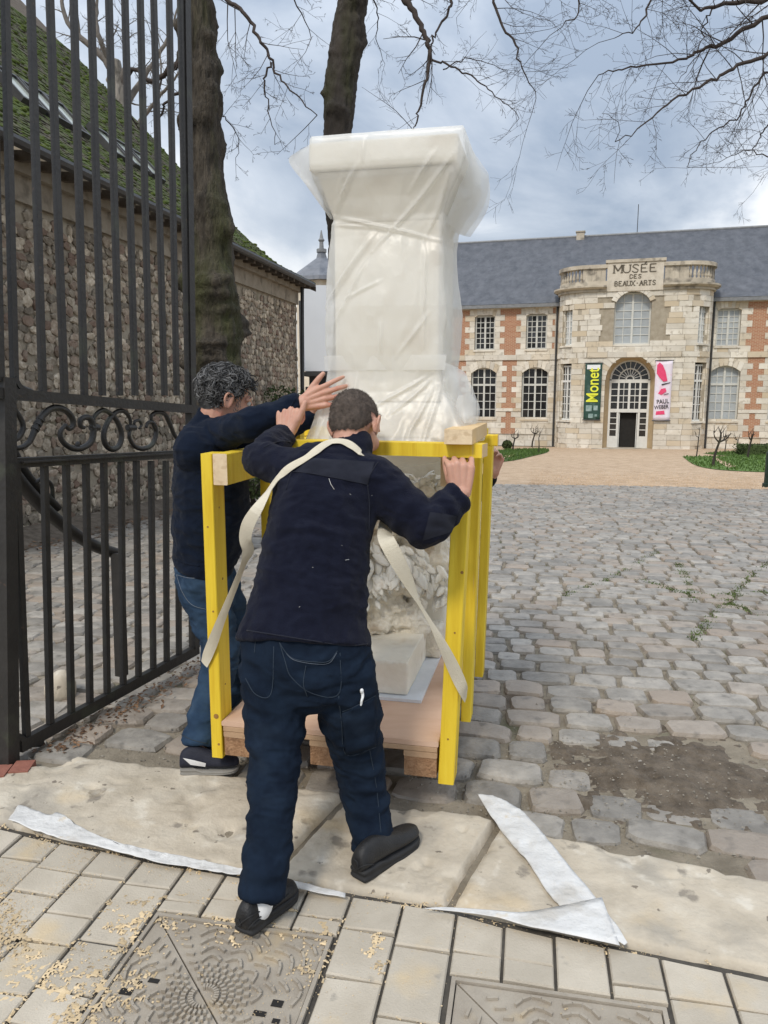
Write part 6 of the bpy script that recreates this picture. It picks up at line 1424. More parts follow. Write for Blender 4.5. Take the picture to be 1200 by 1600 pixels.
def eyes(par, H, s=1.0):
    for x in (-1, 1):
        b = MB(); b.ell(H((x * .031, .086, -.006)), (.0115 * s,) * 3, n=12, m=8); o = b.build('eye', 'eye_white', None, True); under(par, o)
        b = MB(); b.ell(H((x * .0315, .0945, -.007)), (.0056 * s,) * 3, n=10, m=6); o2 = b.build('iris', 'print_black', None, True); under(par, o2); o2.parent = o; o2.matrix_parent_inverse = Matrix.Identity(4)
def hand(b, w, fwd, back, ts, curl, spread=.10, s=1.0, tdir=None, tcurl=.3, pinky=None):
    y = nrm(fwd); z = np.asarray(back, float); z = nrm(z - y * (z @ y)); x = np.cross(y, z); w = np.asarray(w, float)
    L3 = [(.044, .027, .021), (.048, .031, .022), (.045, .029, .021), (.035, .021, .018)]
    for k in range(4):
        xk = ts * (.033 - .022 * k); kn = w + (x * xk + y * (.090 - .006 * abs(k - 1)) + z * .002) * s
        b.capsule([w + (x * xk * .55 + y * .0) * s, w + (x * xk * .85 + y * .05) * s, kn], np.array([[.0125, .0145], [.0125, .013], [.0115, .0115]]) * s, 10, side=x)
        sp_ = ts * spread * (1.2 - .8 * k); d0 = nrm(y + x * sp_); a = 0; p = kn; pts = [p]
        c = curl[k]
        for j in range(3):
            a += c * (.95, 1.05, .75)[j]; dd = d0 * math.cos(a) - z * math.sin(a)
            if pinky is not None and k == 3: dd = nrm(np.asarray(pinky) - z * .15 * j)
            p = p + dd * L3[k][j] * s; pts.append(p)
        r = np.array([.0105, .0094, .0084, .0068]) * s * (1, 1.03, 1, .88)[k]; b.capsule(pts, r, 10)
    b.capsule([w + (x * ts * .016 + y * .012 - z * .006) * s, w + (x * ts * .030 + y * .048 - z * .01) * s], np.array([.017, .016]) * s, 10)
    d1 = nrm(tdir if tdir is not None else x * ts * .75 + y * .62 - z * .3); p0 = w + (x * ts * .022 + y * .022 - z * .008) * s; p1 = p0 + d1 * .042 * s; d2 = nrm(d1 + y * tcurl - z * tcurl * .5); p2 = p1 + d2 * .033 * s; p3 = p2 + nrm(d2 + y * tcurl) * .026 * s
    b.capsule([p0, p1, p2, p3], np.array([.0155, .0125, .0112, .0085]) * s, 10)
def shoe(nm, heel, toe, parent, up_m, sole_m, zb=.016, hw=.048, hgt=1.0, lift=0.0, th=.026):
    h = np.asarray(heel, float); t_ = np.asarray(toe, float); d = t_ - h; d[2] = 0; L_ = np.linalg.norm(d); d /= L_; sd_ = np.array([d[1], -d[0], 0]); rows = []; so = []
    st = [(-.01, .45, .05), (.0, .62, .070), (.05, .70, .088), (.14, .74, .102), (.27, .76, .104), (.38, .80, .094), (.5, .86, .078), (.62, .95, .064), (.75, 1.0, .055), (.87, .93, .048), (.95, .72, .040), (1.0, .38, .030), (1.012, .12, .024)]
    n_ = 20
    for tt, w_, hh in st:
        c = h + d * tt * L_; hh = hh * hgt; row = []
        for k in range(n_):
            a = 2 * math.pi * k / n_; cx_, sx_ = math.cos(a), math.sin(a); x = math.copysign(abs(cx_) ** .7, cx_) * hw * w_; z = hh * (.5 + .5 * math.copysign(abs(sx_) ** .8, sx_)); x *= 1 - .38 * max(0, z / hh - .35) / .65
            row.append(c + sd_ * x + np.array([0, 0, zb + th * .6 + z * .86 + lift * (1 - tt)]))
        rows.append(row)
    b = MB(); b.add([p for r in rows for p in r], [(i * n_ + k, i * n_ + (k + 1) % n_, (i + 1) * n_ + (k + 1) % n_, (i + 1) * n_ + k) for i in range(len(rows) - 1) for k in range(n_)] + [tuple(range(n_ - 1, -1, -1)), tuple((len(rows) - 1) * n_ + k for k in range(n_))])
    o = b.build(nm, up_m, None, True); q = o.modifiers.new('s', 'SUBSURF'); q.levels = q.render_levels = 1; under(parent, o)
    oc = [(tt, w_) for tt, w_, _ in st]; left = [h + d * tt * L_ + sd_ * hw * 1.04 * w_ for tt, w_ in oc]; right = [h + d * tt * L_ - sd_ * hw * 1.04 * w_ for tt, w_ in oc][::-1]; outl = left + right; n2 = len(outl); b = MB(); vs = []
    cc = np.mean(outl, 0); m_ = len(oc)
    tts = [tt for tt, _ in oc] + [tt for tt, _ in oc][::-1]
    for sc_, z in ((.96, 0), (.985, th * .2), (.985, th * .45), (.965, th * .5), (.965, th * .56), (.99, th * .62), (.985, th * .92), (.94, th * 1.05)):
        for p, tt in zip(outl, tts): q = cc + (p - cc) * sc_; vs.append((q[0], q[1], zb + z + lift * (1 - tt) + (.010 if tt < .35 and z > th * .5 else 0)))
    b.add(vs, [(r * n2 + i, r * n2 + (i + 1) % n2, (r + 1) * n2 + (i + 1) % n2, (r + 1) * n2 + i) for r in range(7) for i in range(n2)] + [tuple(range(n2 - 1, -1, -1)), tuple(7 * n2 + i for i in range(n2))])
    o2 = b.build('sole', sole_m, None, True); under(parent, o2); o2.parent = o; o2.matrix_parent_inverse = Matrix.Identity(4)
    return o, d, sd_, L_, h
def clothfold(seed, a1=.010, a2=.005, st=(1, 1, .6), extra=None):
    def f(co, no):
        wq = co + .10 * np.stack([fbm(co, 4, 2, seed + k) for k in (31, 37, 41)], -1); tw = wq @ np.array([[.8, 0, .35], [0, 1, 0], [-.5, 0, 1.6]])
        rg = 1 - np.abs(fbm(tw, 9, 2, seed + 7) - .5) * 4.5; r = a1 * (fbm(co * st, 6, 3, seed) - .5) * 2 + a2 * (np.clip(rg, -.3, 1) - .3) + a2 * .5 * (1 - np.abs(fbm(tw, 21, 2, seed + 9) - .5) * 4.5)
        return r + (extra(co) if extra else 0)
    return f
def rings(c, ax, amp, rad_, fr, seed=0):           # sleeve or trouser wrinkles heaped round a joint
    c = np.asarray(c); ax = nrm(ax)
    def f(co):
        q = co - c; d = np.linalg.norm(q, axis=1); s_ = q @ ax; return amp * np.exp(-(d / rad_) ** 2) * np.sin(s_ * fr + 5 * fbm(co, 8, 2, seed))
    return f
def seam(par, tree, pts, m, r=.0016, nm='seam', off=.0012, k=8):
    c = trace(tree, pts, off, k)
    if len(c) < 3: return
    for _ in range(2): c[1:-1] = (c[:-2] + 2 * c[1:-1] + c[2:]) / 4
    b = MB(); b.tube(c, r, 5); o = b.build(nm, m, None, True); under(pers_root, o); o.parent = par; o.matrix_parent_inverse = par.matrix_parent_inverse.inverted() @ Matrix.Translation(-Vector(pers_root.location)) if False else Matrix.Identity(4)
def sub(o, par):                                   # hang a world-built sub-part under a world-built part
    o.parent = par; o.matrix_parent_inverse = Matrix.Identity(4)

# ---------------------------------------------------------------- the man in front, seen from behind
m2 = thing('person', 'man seen from behind in navy fleece and dark jeans, cream strap round his neck', 'person', G(478, 1420)); pers_root = m2
hA = headframe((.40, .84, -.42), (0.05, .35, .9)); hc = P(555, 664, 2.72)
shL, elL, wrL = P(476, 748, 2.58), P(408, 716, 2.70), P(446, 680, 2.90)
shR, elR, wrR = P(600, 768, 2.60), P(668, 822, 2.53), P(720, 772, 2.585)
b = MB(); Hm = head(b, hc, hA, 1.06)
b.capsule([Hm((0, -.03, -.05)), P(545, 712, 2.66), P(540, 735, 2.62)], [.060, .062, .08])
b.capsule([P(535, 745, 2.6), P(505, 850, 2.48), P(480, 960, 2.40)], [[.12, .07], [.13, .08], [.13, .09]], side=nrm(shR - shL))
for a, e_, w_ in ((shL, elL, wrL), (shR, elR, wrR)): b.capsule([a, e_], [.05, .042]); b.capsule([e_, w_], [.042, .030])
for pts in ([(432, 1050, 2.365), (428, 1180, 2.29), (422, 1270, 2.19), (413, 1375, 2.09), (411, 1400, 2.07)], [(532, 1050, 2.385), (560, 1180, 2.465), (570, 1245, 2.455), (578, 1300, 2.40), (582, 1318, 2.37)]): b.capsule([P(*q) for q in pts], [.07, .05, .045, .036, .034])
hand(b, wrL, (.10, .30, .95), (-.30, -.90, .20), 1, [1.35, 1.4, 1.4, 1.35], .03, 1.14, tdir=(.45, -.25, .85), tcurl=.5)
hand(b, wrR, (-.02, .10, 1.0), (.05, -1.0, .10), -1, [1.3, 1.3, 1.2, .75], .15, 1.16, tdir=(-.22, .5, .6), tcurl=.5)
body2 = organic('body', b, 'skin', .0038, 3, None, m2, .4); eyes(m2, Hm, 1.06)
# cropped hair: a thin cap over the skull plus stubble
def buzz(body, H, c, A, m, par, s, line):
    me = body.data; V = np.empty(len(me.vertices) * 3); me.vertices.foreach_get('co', V); V = V.reshape(-1, 3); Nn = np.empty(len(me.vertices) * 3); me.vertices.foreach_get('normal', Nn); Nn = Nn.reshape(-1, 3)
    q = (V - c) @ A / s; keep = line(q) & (np.linalg.norm(q, axis=1) < .16) & ~((np.abs(q[:, 0]) > .072) & (q[:, 1] > -.034) & (q[:, 2] < .024)); keep &= True
    idx = -np.ones(len(V), int); idx[keep] = np.arange(keep.sum()); fs = [tuple(idx[list(p.vertices)]) for p in me.polygons if all(keep[v] for v in p.vertices)]
    b = MB(); b.v = [tuple(p) for p in V[keep] + Nn[keep] * .0016]; b.f = fs; o = b.build('hair', m, None, True); under(par, o)
    b = MB(); ids = np.where(keep)[0]; rs = np.random.RandomState(5); pick = rs.choice(ids, min(9000, len(ids) * 2))
    for i in pick:
        d = nrm(Nn[i] + rs.normal(0, .45, 3)); t2 = nrm(np.cross(d, rs.normal(0, 1, 3))) * .0006; p = V[i] + rs.normal(0, .0015, 3); b.add([p - t2, p + t2, p + d * .0065], [(0, 1, 2)])
    o2 = b.build('stubble', m, None, kind='stuff'); under(par, o2); sub(o2, o)
jit = lambda q: .010 * (vnoise(q, 90, 2) - .5)
buzz(body2, Hm, hc, hA, 'hair_short', m2, 1.06, lambda q: (q[:, 2] + jit(q) > np.interp(q[:, 1], [-.12, -.07, -.02, .03, .06, .09], [-.052, -.050, -.01, .02, .05, .075])) & (q[:, 1] < .085))
# jacket
sidev = nrm(shR - shL); b = MB()
T = [(476, 1004, 2.395, .222, .148), (477, 990, 2.405, .216, .142), (482, 960, 2.43, .200, .130), (489, 900, 2.47, .182, .130), (496, 840, 2.52, .176, .132), (508, 790, 2.57, .182, .132), (522, 752, 2.605, .192, .118), (536, 728, 2.63, .150, .095), (546, 708, 2.655, .088, .075), (550, 698, 2.665, .070, .068)]
b.capsule([P(*q[:3]) for q in T], [q[3:] for q in T], 28, side=sidev, open0=True)
b.capsule([P(500, 748, 2.58), shL, (shL + elL) / 2 + [0, 0, .004], elL], [.088, .082, .070, .063], 18); b.capsule([elL, elL + (wrL - elL) * .55, elL + (wrL - elL) * .93], [.063, .056, .048], 18, open1=True)
b.capsule([P(575, 752, 2.61), shR, (shR + elR) / 2, elR], [.098, .090, .078, .074], 18); b.capsule([elR, elR + (wrR - elR) * .5, elR + (wrR - elR) * .93], [.074, .062, .051], 18, open1=True)
ex = [rings(elL, wrL - elL, .007, .12, 62, 1), rings(elR + (wrR - elR) * .6, wrR - elR, .0065, .09, 95, 2), rings(elR, shR - elR, .006, .13, 70, 3), rings(P(420, 700, 2.7), (1, .3, -.6), .007, .10, 75, 5), rings(P(480, 930, 2.35), (-.3, 0, 1), .005, .17, 36, 6)]
jk = organic('jacket', b, 'fleece_navy', .0065, 4, clothfold(11, .009, .0075, (1, 1, .7), lambda co: sum(f(co) for f in ex)), m2)
tj = bvh(jk)
def seam2(par, tree, pts, m, r=.0016, nm='seam', off=.001, root=None):
    c = trace(tree, pts, off, 9)
    if len(c) < 4: return
    for _ in range(3): c[1:-1] = (c[:-2] + 2 * c[1:-1] + c[2:]) / 4
    b = MB(); b.tube(c, r, 5); o = b.build(nm, m, None, True); under(root, o); sub(o, par)
for pts in ([(458, 737), (480, 739), (514, 745), (545, 751), (574, 757)], [(574, 757), (578, 742), (590, 722)], [(574, 757), (577, 790), (576, 830)], [(462, 724), (454, 742), (447, 765)], [(412, 700), (428, 692), (446, 690), (466, 694)], [(386, 985), (430, 992), (480, 1000), (540, 1008), (574, 1006)]): seam2(jk, tj, pts, 'softshell', .0022, root=m2)
yk = []                                            # smoother softshell yoke over the shoulders, elbow patch
for u_ in np.linspace(0, 1, 26):
    lo = np.array([460 + 113 * u_, 737 + 19 * u_ ** 1.1]); hi = np.array([486 + 100 * u_, 716 + 6 * u_]); c = trace(tj, [tuple(lo + (hi - lo) * s_) for s_ in np.linspace(0, 1, 5)], .0022, 3); 
    if len(c) == 13: yk.append(c)
if len(yk) > 4: b = MB(); b.grid([c.tolist() for c in yk]); o = b.build('yoke', 'softshell', None, True); under(m2, o); sub(o, jk)
yk = []
for u_ in np.linspace(0, 1, 14):
    lo = np.array([660 + 45 * u_, 845 - 14 * u_]); hi = np.array([672 + 42 * u_, 800 + 6 * u_]); c = trace(tj, [tuple(lo + (hi - lo) * s_) for s_ in np.linspace(0, 1, 5)], .0018, 3)
    if len(c) == 13: yk.append(c)
if len(yk) > 4: b = MB(); b.grid([c.tolist() for c in yk]); o = b.build('elbow_patch', 'softshell', None, True); under(m2, o); sub(o, jk)
b = MB(); rs = random.Random(6)                    # lint and plaster dust on the back
for _ in range(7):
    px, py = (rs.gauss(545, 18), rs.gauss(795, 24)) if rs.random() < .7 else (rs.uniform(430, 570), rs.uniform(760, 995)); c = trace(tj, [(px, py), (px + rs.uniform(-4, 4) * (1 + 2 * (rs.random() < .15)), py + rs.uniform(-3, 3))], .0016, 2)
    if len(c) >= 2: b.tube(c, .0005, 3)
c = trace(tj, [(514, 748), (517, 757), (522, 765)], .002, 5); b.tube(c, .0009, 4); o = b.build('lint', 'white_paper', None, kind='stuff'); under(m2, o); sub(o, jk)
# trousers
b = MB(); hip = nrm(P(560, 1010, 2.40) - P(400, 1000, 2.36))
b.capsule([P(478, 985, 2.40), P(478, 1020, 2.385), P(480, 1055, 2.375)], [[.205, .118], [.212, .132], [.20, .128]], 26, side=hip)
LL = [(430, 1050, 2.365, .112), (431, 1110, 2.345, .098), (430, 1180, 2.29, .082), (426, 1250, 2.21, .071), (419, 1320, 2.14, .067), (413, 1372, 2.09, .069), (410, 1402, 2.065, .070)]
RL = [(530, 1052, 2.385, .110), (545, 1110, 2.42, .103), (560, 1180, 2.465, .085), (569, 1240, 2.46, .076), (576, 1285, 2.415, .073), (581, 1308, 2.385, .072), (584, 1324, 2.37, .071)]
for q in (LL, RL): b.capsule([P(*p[:3]) for p in q], [p[3] for p in q], 20, open1=True)
exj = lambda co: .0050 * np.exp(-((co[:, 2] - .13) / .11) ** 2) * np.sin(co[:, 2] * 88 + 7 * fbm(co, 7, 2, 3)) + .004 * np.exp(-((co[:, 2] - .47) / .12) ** 2) * np.sin(co[:, 2] * 70 + 20 * co[:, 0] + 6 * fbm(co, 6, 2, 5)) + .005 * np.exp(-((co[:, 2] - .70) / .09) ** 2) * np.sin(co[:, 2] * 40 + 30 * co[:, 0])
tro = organic('trousers', b, 'denim_dark', .0065, 4, clothfold(23, .007, .0085, (1, 1, .6), exj), m2); tt_ = bvh(tro)
for pts in ([(437, 1004), (447, 1020), (461, 1030), (490, 1034), (514, 1033), (527, 1017)], [(437, 1004), (446, 1035), (455, 1058), (487, 1083), (530, 1085), (531, 1020)], [(529, 1087), (534, 1130), (541, 1180), (587, 1167)], [(535, 1112), (560, 1101), (586, 1087)], [(378, 990), (398, 992), (398, 1020)], [(384, 1060), (400, 1085), (424, 1084), (428, 1010)]): seam2(tro, tt_, pts, 'stitch_dark', .0015, root=m2)
seam2(tro, tt_, [(440, 1010), (450, 1024), (462, 1032), (490, 1037), (514, 1036), (526, 1020)], 'stitch', .0008, root=m2); seam2(tro, tt_, [(577, 1170), (588, 1230), (595, 1300)], 'stitch_dark', .0013, root=m2); seam2(tro, tt_, [(478, 1040), (474, 1068), (480, 1088)], 'stitch_dark', .0016, root=m2)
yk = []
for u_ in np.linspace(0, 1, 12):
    lo = np.array([541 + 45 * u_, 1178 - 13 * u_]); hi = np.array([534 + 51 * u_, 1113 - 25 * u_]); c = trace(tt_, [tuple(lo + (hi - lo) * s_) for s_ in np.linspace(0, 1, 5)], .004, 3)
    if len(c) == 13: yk.append(c)
if len(yk) > 4: b = MB(); b.grid([c.tolist() for c in yk]); o = b.build('thigh_pocket', 'denim_dark', None, True); under(m2, o); sub(o, tro); q = o.modifiers.new('t', 'SOLIDIFY'); q.thickness = .003
c = trace(tt_, [(562, 1100), (565, 1088), (563, 1077)], .007, 5); pen = MB(); pen.capsule(c, np.linspace(.0032, .006, len(c)), 8); pt = thing('pen', 'white pen sticking out of the thigh pocket of the dark jeans', 'pen', c[0]); b2 = pen.build('barrel', 'print_white', None, True); under(pt, b2)
sho = []
for nm, hh, tt, lift in (('shoe', G(380, 1470), G(456, 1393), .02), ('shoe', G(558, 1376, .016), G(648, 1312, .016), 0)):
    o, d_, s_, L_, h_ = shoe(nm, hh, tt, m2, 'black_leather', 'black_rubber', .002 if lift else .018, .050, 1.0, lift, .028); sho.append(o)
for sh_, ps in ((sho[0], ([(366, 1452), (380, 1440), (398, 1428), (425, 1414)], [(384, 1456), (402, 1436), (430, 1416), (452, 1396)], [(372, 1462), (376, 1446), (372, 1436)])), (sho[1], ([(552, 1362), (570, 1352), (590, 1350)], [(572, 1366), (596, 1348), (620, 1336), (644, 1318)], [(556, 1372), (560, 1352), (554, 1342)]))):
    ts2 = BVHTree.FromPolygons([v.co.copy() for v in sh_.data.vertices], [tuple(p.vertices) for p in sh_.data.polygons])
    for q in ps: seam2(sh_, ts2, q, 'black_rubber', .0024, 'shoe_seam', .001, root=m2)
b = MB(); p = G(396, 1448); b.capsule([P(404, 1418, 2.055), P(410, 1396, 2.068)], [.040, .042], 14); o = b.build('sock', 'print_white', None, True); under(m2, o)

# ---------------------------------------------------------------- the grey-haired man at the left
m1 = thing('person', 'grey-haired man in navy sweater reaching out to steady the wrapped pedestal', 'person', G(322, 1200)); pers_root = m1
h1A = headframe((.90, .40, -.20), (.1, .0, 1)); h1c = P(352, 621, 3.25)
s1R, e1R, w1R = P(306, 690, 3.27), P(394, 662, 3.0), P(473, 630, 2.965); s1L, e1L, w1L = P(345, 690, 3.44), P(420, 690, 3.44), P(486, 648, 3.42)
b = MB(); H1m = head(b, h1c, h1A, 1.08)
b.capsule([H1m((0, -.03, -.06)), P(328, 668, 3.25), P(322, 690, 3.25)], [.062, .064, .09]); b.capsule([P(322, 705, 3.25), P(328, 800, 3.25), P(322, 880, 3.27)], [.11, .12, .11])
for a, e_, w_ in ((s1R, e1R, w1R), (s1L, e1L, w1L)): b.capsule([a, e_], [.05, .042]); b.capsule([e_, w_], [.042, .031])
for pts in ([(318, 900, 3.24), (332, 965, 3.21), (346, 1020, 3.19), (318, 1130, 3.08), (310, 1172, 3.02)], [(338, 900, 3.36), (362, 980, 3.44), (368, 1030, 3.52), (360, 1070, 3.6), (354, 1088, 3.66)]): b.capsule([P(*q) for q in pts], [.07, .05, .045, .04, .036])
hand(b, w1R, (.94, -.03, .30), (-.12, -.98, .1), -1, [.18, .30, .38, .5], .16, 1.06, tdir=(.55, .0, .84), tcurl=.12); hand(b, w1L, (.9, -.2, .3), (-.1, .9, .2), 1, [.4, .4, .4, .4], .1)
body1 = organic('body', b, 'skin', .0038, 3, None, m1, .4); eyes(m1, H1m, 1.08)
b = MB(); rs = random.Random(17)                   # short grey curls
b2 = MB()
cap = lambda q: (q[2] > np.interp(q[1], [-.12, -.06, -.02, .02, .05, .085], [-.062, -.058, -.012, .0, .045, .068])) and not (abs(q[0]) > .07 and -.03 < q[1] < .03 and q[2] < .02)
nh = 0
while nh < 2200:
    v = nrm([rs.gauss(0, 1) for _ in range(3)]); q = np.array([0, -.014, .028]) + v * np.array([.077, .100, .087]); 
    if not cap(q): continue
    nh += 1; n_ = v; tn = nrm(np.cross(n_, [rs.gauss(0, 1) for _ in range(3)]) + np.array([0, .5, -.25])); pts = []; L_ = rs.uniform(.020, .042) * (1.15 if q[2] > .05 else .75); cu = rs.uniform(.004, .010); ph = rs.random() * 6
    bt = np.cross(n_, tn)
    for k in range(6): t_ = k / 5; pts.append(H1m(q + n_ * (.003 + .016 * math.sin(math.pi * min(1, t_ * .8)) * (L_ / .04)) + tn * L_ * t_ + bt * cu * math.sin(ph + t_ * 4.2)))
    (b if rs.random() < .5 else b2).tube(pts, np.array([.0022, .0026, .0025, .0022, .0017, .0008]) * 1.08, 4)
o = b.build('hair', 'hair_grey', None, True); under(m1, o); o2 = b2.build('curls', 'hair_grey', None, True, kind='stuff'); under(m1, o2); sub(o2, o)
b = MB(); idx = []                                 # scalp shade under the curls
me = body1.data; V = np.array([v.co[:] for v in me.vertices]); Nn = np.array([v.normal[:] for v in me.vertices]); q_ = (V - h1c) @ h1A / 1.08; near_ = np.linalg.norm(q_, axis=1) < .17; keep = np.zeros(len(V), bool); ii = np.where(near_)[0]; keep[ii] = [cap(q) for q in q_[ii]]
mpx = -np.ones(len(V), int); mpx[keep] = np.arange(keep.sum()); b.v = [tuple(p) for p in V[keep] + Nn[keep] * .003]; b.f = [tuple(mpx[list(p.vertices)]) for p in me.polygons if all(keep[v] for v in p.vertices)]; o3 = b.build('hair_base', 'hair_grey', None, True); under(m1, o3); sub(o3, o)
b = MB()
for x in (-1, 1):                                  # sideburns and brows
    for _ in range(60): q = np.array([x * (.078 - .006 * rs.random()), .034 + rs.uniform(-.012, .012), rs.uniform(-.045, .03)]); p = H1m(q); d_ = h1A @ np.array([x * .3, .15, -1.0]); b.tube([p, p + d_ * .008], [.0016, .0005], 3)
    for _ in range(40): t_ = rs.random(); q = np.array([x * (.012 + .040 * t_), .099 - .016 * t_, .014 + .006 * math.sin(3 * t_)]); p = H1m(q); b.tube([p, p + h1A @ np.array([x * .008, .003, .002])], [.0016, .0006], 3)
o4 = b.build('eyebrows', 'hair_grey', None, kind='stuff'); under(m1, o4); sub(o4, o)
sv = nrm([.25, -.97, 0]); b = MB()
T = [(318, 884, 3.27, .165, .128), (324, 845, 3.26, .172, .150), (330, 800, 3.25, .178, .163), (329, 755, 3.24, .185, .158), (324, 715, 3.24, .182, .138), (320, 690, 3.25, .150, .108), (325, 668, 3.25, .085, .078), (329, 657, 3.25, .072, .068)]
b.capsule([P(*q[:3]) for q in T], [q[3:] for q in T], 26, side=sv, open0=True)
b.capsule([P(308, 705, 3.12), s1R, (s1R + e1R) / 2 + [0, 0, -.006], e1R], [.10, .086, .070, .060], 18); b.capsule([e1R, e1R + (w1R - e1R) * .55, e1R + (w1R - e1R) * .95], [.060, .050, .043], 18, open1=True)
b.capsule([P(335, 700, 3.4), s1L, e1L], [.09, .08, .062], 16); b.capsule([e1L, e1L + (w1L - e1L) * .9], [.062, .046], 16)
ex1 = [rings(e1R, w1R - e1R, .004, .11, 70, 1), rings(s1R, (.6, 0, -.7), .008, .13, 48, 2), rings(P(300, 840, 3.0), (.2, 0, 1), .006, .16, 40, 4)]
sw = organic('sweater', b, 'sweater_navy', .0065, 4, clothfold(41, .009, .007, (1, 1, .7), lambda co: sum(f(co) for f in ex1)), m1); ts_ = bvh(sw)
seam2(sw, ts_, [(452, 644), (456, 634), (462, 622)], 'sweater_navy', .003, 'cuff', root=m1)
seam2(sw, ts_, [(272, 872), (290, 880), (312, 884)], 'sweater_navy', .003, 'hem', root=m1)
b = MB(); b.capsule([P(320, 872, 3.27), P(322, 905, 3.27), P(326, 930, 3.27)], [[.155, .122], [.16, .13], [.15, .12]], 24, side=sv)
for q in ([(318, 915, 3.24, .105), (332, 965, 3.21, .092), (346, 1020, 3.19, .080), (334, 1075, 3.14, .072), (318, 1130, 3.08, .071), (311, 1166, 3.03, .070)], [(340, 915, 3.36, .10), (362, 980, 3.44, .085), (368, 1030, 3.52, .074), (360, 1070, 3.6, .068), (354, 1088, 3.66, .066)]): b.capsule([P(*p[:3]) for p in q], [p[3] for p in q], 18, open1=True)
ex2 = lambda co: .0050 * np.exp(-((co[:, 2] - .16) / .12) ** 2) * np.sin(co[:, 2] * 80 + 7 * fbm(co, 7, 2, 3)) + .006 * np.exp(-((co[:, 2] - .55) / .14) ** 2) * np.sin(co[:, 2] * 55 + 25 * co[:, 0] + 5 * fbm(co, 6, 2, 9))
je = organic('jeans', b, 'denim_blue', .0065, 4, clothfold(57, .007, .0085, (1, 1, .6), ex2), m1); tje = bvh(je)
for pts in ([(276, 898), (295, 903), (320, 903)], [(276, 898), (285, 925), (300, 945), (322, 952)]): seam2(je, tje, pts, 'stitch', .0013, root=m1)
seam2(je, tje, [(284, 1148), (300, 1156), (324, 1162)], 'stitch_dark', .002, root=m1)
o, d_, s_, L_, h_ = shoe('shoe', G(283, 1206, .016), G(373, 1202, .016), m1, 'shoe_navy', 'shoe_sole', .016, .047, 1.0, 0, .015)
tsh = BVHTree.FromPolygons([v.co.copy() for v in o.data.vertices], [tuple(p.vertices) for p in o.data.polygons])
for poly in ([(286, 1184), (302, 1187), (322, 1192), (321, 1197), (298, 1194)], [(327, 1198), (334, 1197), (340, 1202), (333, 1203)], [(338, 1195), (346, 1195), (352, 1199), (345, 1200)]):
    c = np.mean(poly, 0); rowsA = []
    for s2 in np.linspace(0.02, 1, 4):
        q = [tuple(c + (np.array(p) - c) * s2) for p in poly]; rowsA.append([trace(tsh, [p, p], .004, 1) for p in q])
    if all(len(x_) for r in rowsA for x_ in r):
        b = MB(); rr = [[x_[0] for x_ in r] + [r[0][0]] for r in rowsA]; print('stripe'); b.grid(rr); so_ = b.build('side_stripe', 'shoe_white', None, True); under(m1, so_); sub(so_, o)
b = MB(); pz = P(346, 1192, 2.96)
shoe('shoe', G(338, 1098, .01), G(392, 1092, .01), m1, 'shoe_navy', 'shoe_sole', .005, .047)

# ---------------------------------------------------------------- a third helper, almost hidden behind the crate
m3 = thing('person', 'helper in black behind the crate, only dark trousers and one gripping hand showing', 'person', (.42, 4.6, 0)); b = MB()
hx = P(676, 860, 4.55); b.capsule([hx, P(640, 790, 4.45), P(610, 745, 4.3)], [.11, .12, .12]); b.ell(P(585, 715, 4.2), (.085, .10, .11)); e3 = P(725, 800, 4.42); w3 = P(772, 738, 4.12)
b.capsule([P(640, 755, 4.4), e3], [.05, .042]); b.capsule([e3, w3], [.042, .03]); b.capsule([P(690, 880, 4.55), P(700, 950, 4.6), P(702, 1016, 4.65)], [.07, .05, .04]); b.capsule([P(640, 880, 4.55), P(635, 950, 4.6), P(630, 1012, 4.65)], [.07, .05, .04])
hand(b, w3, (.25, .1, .95), (.75, .6, .1), 1, [.9, .9, .9, .9], .02); o = organic('body', b, 'skin', .006, 2, None, m3)
b = MB(); b.capsule([hx, P(640, 790, 4.45), P(610, 745, 4.3)], [.15, .16, .15]); b.capsule([P(640, 755, 4.4), e3, w3 + (e3 - w3) * .12], [.07, .058, .045]); organic('jacket', b, 'black_cloth', .012, 4, clothfold(5), m3)
b = MB(); b.capsule([hx, P(690, 885, 4.55), P(703, 950, 4.6), P(704, 1008, 4.65)], [.13, .11, .088, .08]); b.capsule([P(655, 870, 4.55), P(640, 950, 4.6), P(632, 1005, 4.65)], [.12, .085, .078]); organic('trousers', b, 'black_cloth', .012, 4, clothfold(6), m3)
for x in (700, 630): p = P(x, 1020, 4.62); z_ = float(gz(4.6)) + .02; shoe('shoe', (p[0], 4.72, z_), (p[0] - .03, 4.46, z_), m3, 'black_leather', 'black_rubber', z_ - .01)

# ================================================================== THE LIFTING STRAP
strap = thing('carrying_strap', 'cream webbing strap from the crate posts up over the bent back of the front man', 'strap', kp((.0, 0, .6)))
def ribbon(samples, nm, th=.002):
    pos = np.array([s_[0] for s_ in samples]); nor = np.array([s_[1] for s_ in samples]); wd = np.array([s_[2] for s_ in samples]); n_ = len(pos)
    for _ in range(2): pos[1:-1] = (pos[:-2] + 2 * pos[1:-1] + pos[2:]) / 4; nor[1:-1] = (nor[:-2] + 2 * nor[1:-1] + nor[2:]) / 4
    tg = np.gradient(pos, axis=0); rows = []
    for i in range(n_):
        t_ = nrm(tg[i]); c = nrm(np.cross(t_, nor[i])); n2 = np.cross(c, t_)
        rows.append([pos[i] + c * wd[i] / 2 * s_ + n2 * (.0012 * math.cos(s_ * 2.2)) for s_ in np.linspace(-1, 1, 6)])
    b = MB(); b.grid([[p.tolist() for p in r] for r in rows]); o = b.build(nm, 'webbing', None, False); q = o.modifiers.new('t', 'SOLIDIFY'); q.thickness = th; q.offset = 0; under(strap, o); return o
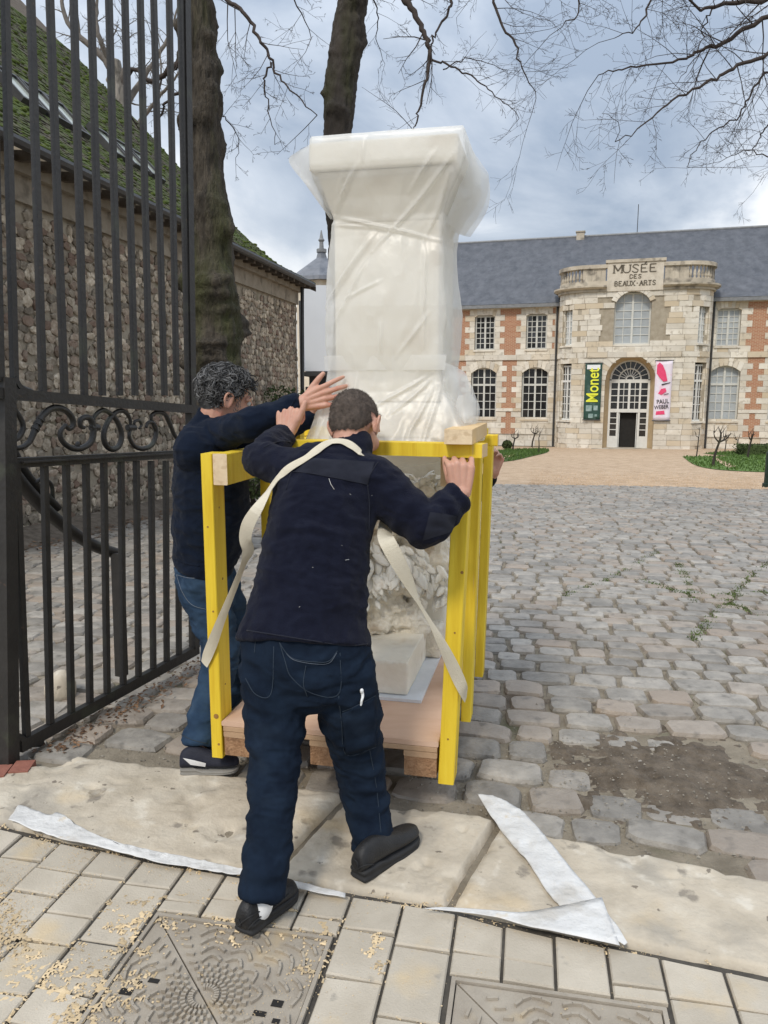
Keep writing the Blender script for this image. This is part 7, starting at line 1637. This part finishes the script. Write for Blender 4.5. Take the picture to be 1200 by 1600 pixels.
def surf(px, py, off):
    O = Vector((0, 0, EYE)); d = Vector(ray(px, py)).normalized(); h = tj.ray_cast(O, d)
    if h[0] is None: return None
    n_ = h[1] if h[1].dot(d) < 0 else -h[1]; return np.array(h[0] + n_ * off), np.array(n_)
sm = [(P(586, 735, 2.74), np.array([.8, -.3, .4]), .026), (P(582, 727, 2.715), np.array([.7, -.4, .5]), .026), (P(575, 720, 2.69), np.array([.5, -.6, .6]), .026)]
pathA = [(566, 714, .026), (556, 703, .026), (543, 694, .027), (526, 691, .027), (510, 695, .028), (494, 706, .028), (479, 718, .028), (452, 733, .030), (431, 754, .032), (419, 771, .034)]
pc_ = catmull([(a, c, w * 1000) for a, c, w in pathA], 5); last = None
for a, c, w_ in pc_:
    h = surf(a, c, .007)
    if h: last = h; sm.append((h[0], h[1], w_ / 1000))
fr = [((405, 790, 2.46), .036, (-.2, -1, .1)), ((388, 818, 2.47), .046, (-.3, -1, .0)), ((383, 842, 2.50), .048, (-.35, -1, 0)), ((388, 860, 2.53), .040, (.1, -1, .2)), ((381, 880, 2.58), .022, (.5, -1, 0)), ((370, 908, 2.66), .022, (.3, -1, 0)), ((357, 940, 2.74), .026, (.1, -1, 0)), ((343, 975, 2.82), .034, (.05, -1, 0)), ((333, 1002, 2.868), .042, (0, -1, 0)), ((325, 1022, 2.885), .042, (-.1, -1, 0)), ((319, 1038, 2.90), .040, (-.8, -1, 0))]
pf = catmull([np.r_[P(*p), w_, n_] for p, w_, n_ in fr], 5)
for q in pf: sm.append((q[:3], nrm(q[4:]), q[3]))
ribbon(sm, 'webbing')
fr = [((607, 798, 2.72), .05, (.1, -1, .1)), ((604, 816, 2.64), .052, (.1, -1, .1)), ((601, 834, 2.53), .052, (.1, -1, .1)), ((606, 848, 2.47), .054, (.1, -1, .1)), ((622, 878, 2.47), .052, (.2, -1, .1)), ((640, 912, 2.50), .040, (.5, -1, .1)), ((655, 943, 2.53), .018, (1.0, -.7, .1)), ((672, 972, 2.56), .020, (.9, -.8, .1)), ((690, 1005, 2.59), .034, (.5, -1, .05)), ((705, 1036, 2.625), .044, (.2, -1, 0)), ((716, 1060, 2.645), .046, (.1, -1, 0)), ((724, 1078, 2.66), .042, (.5, -1, 0)), ((728, 1090, 2.70), .04, (1, -.4, 0))]
pf = catmull([np.r_[P(*p), w_, n_] for p, w_, n_ in fr], 5); ribbon([(q[:3], nrm(q[4:]), q[3]) for q in pf], 'webbing')
print('tris', sum(len(o.data.loop_triangles) if o.type == 'MESH' and not o.data.calc_loop_triangles() else 0 for o in COL.objects))
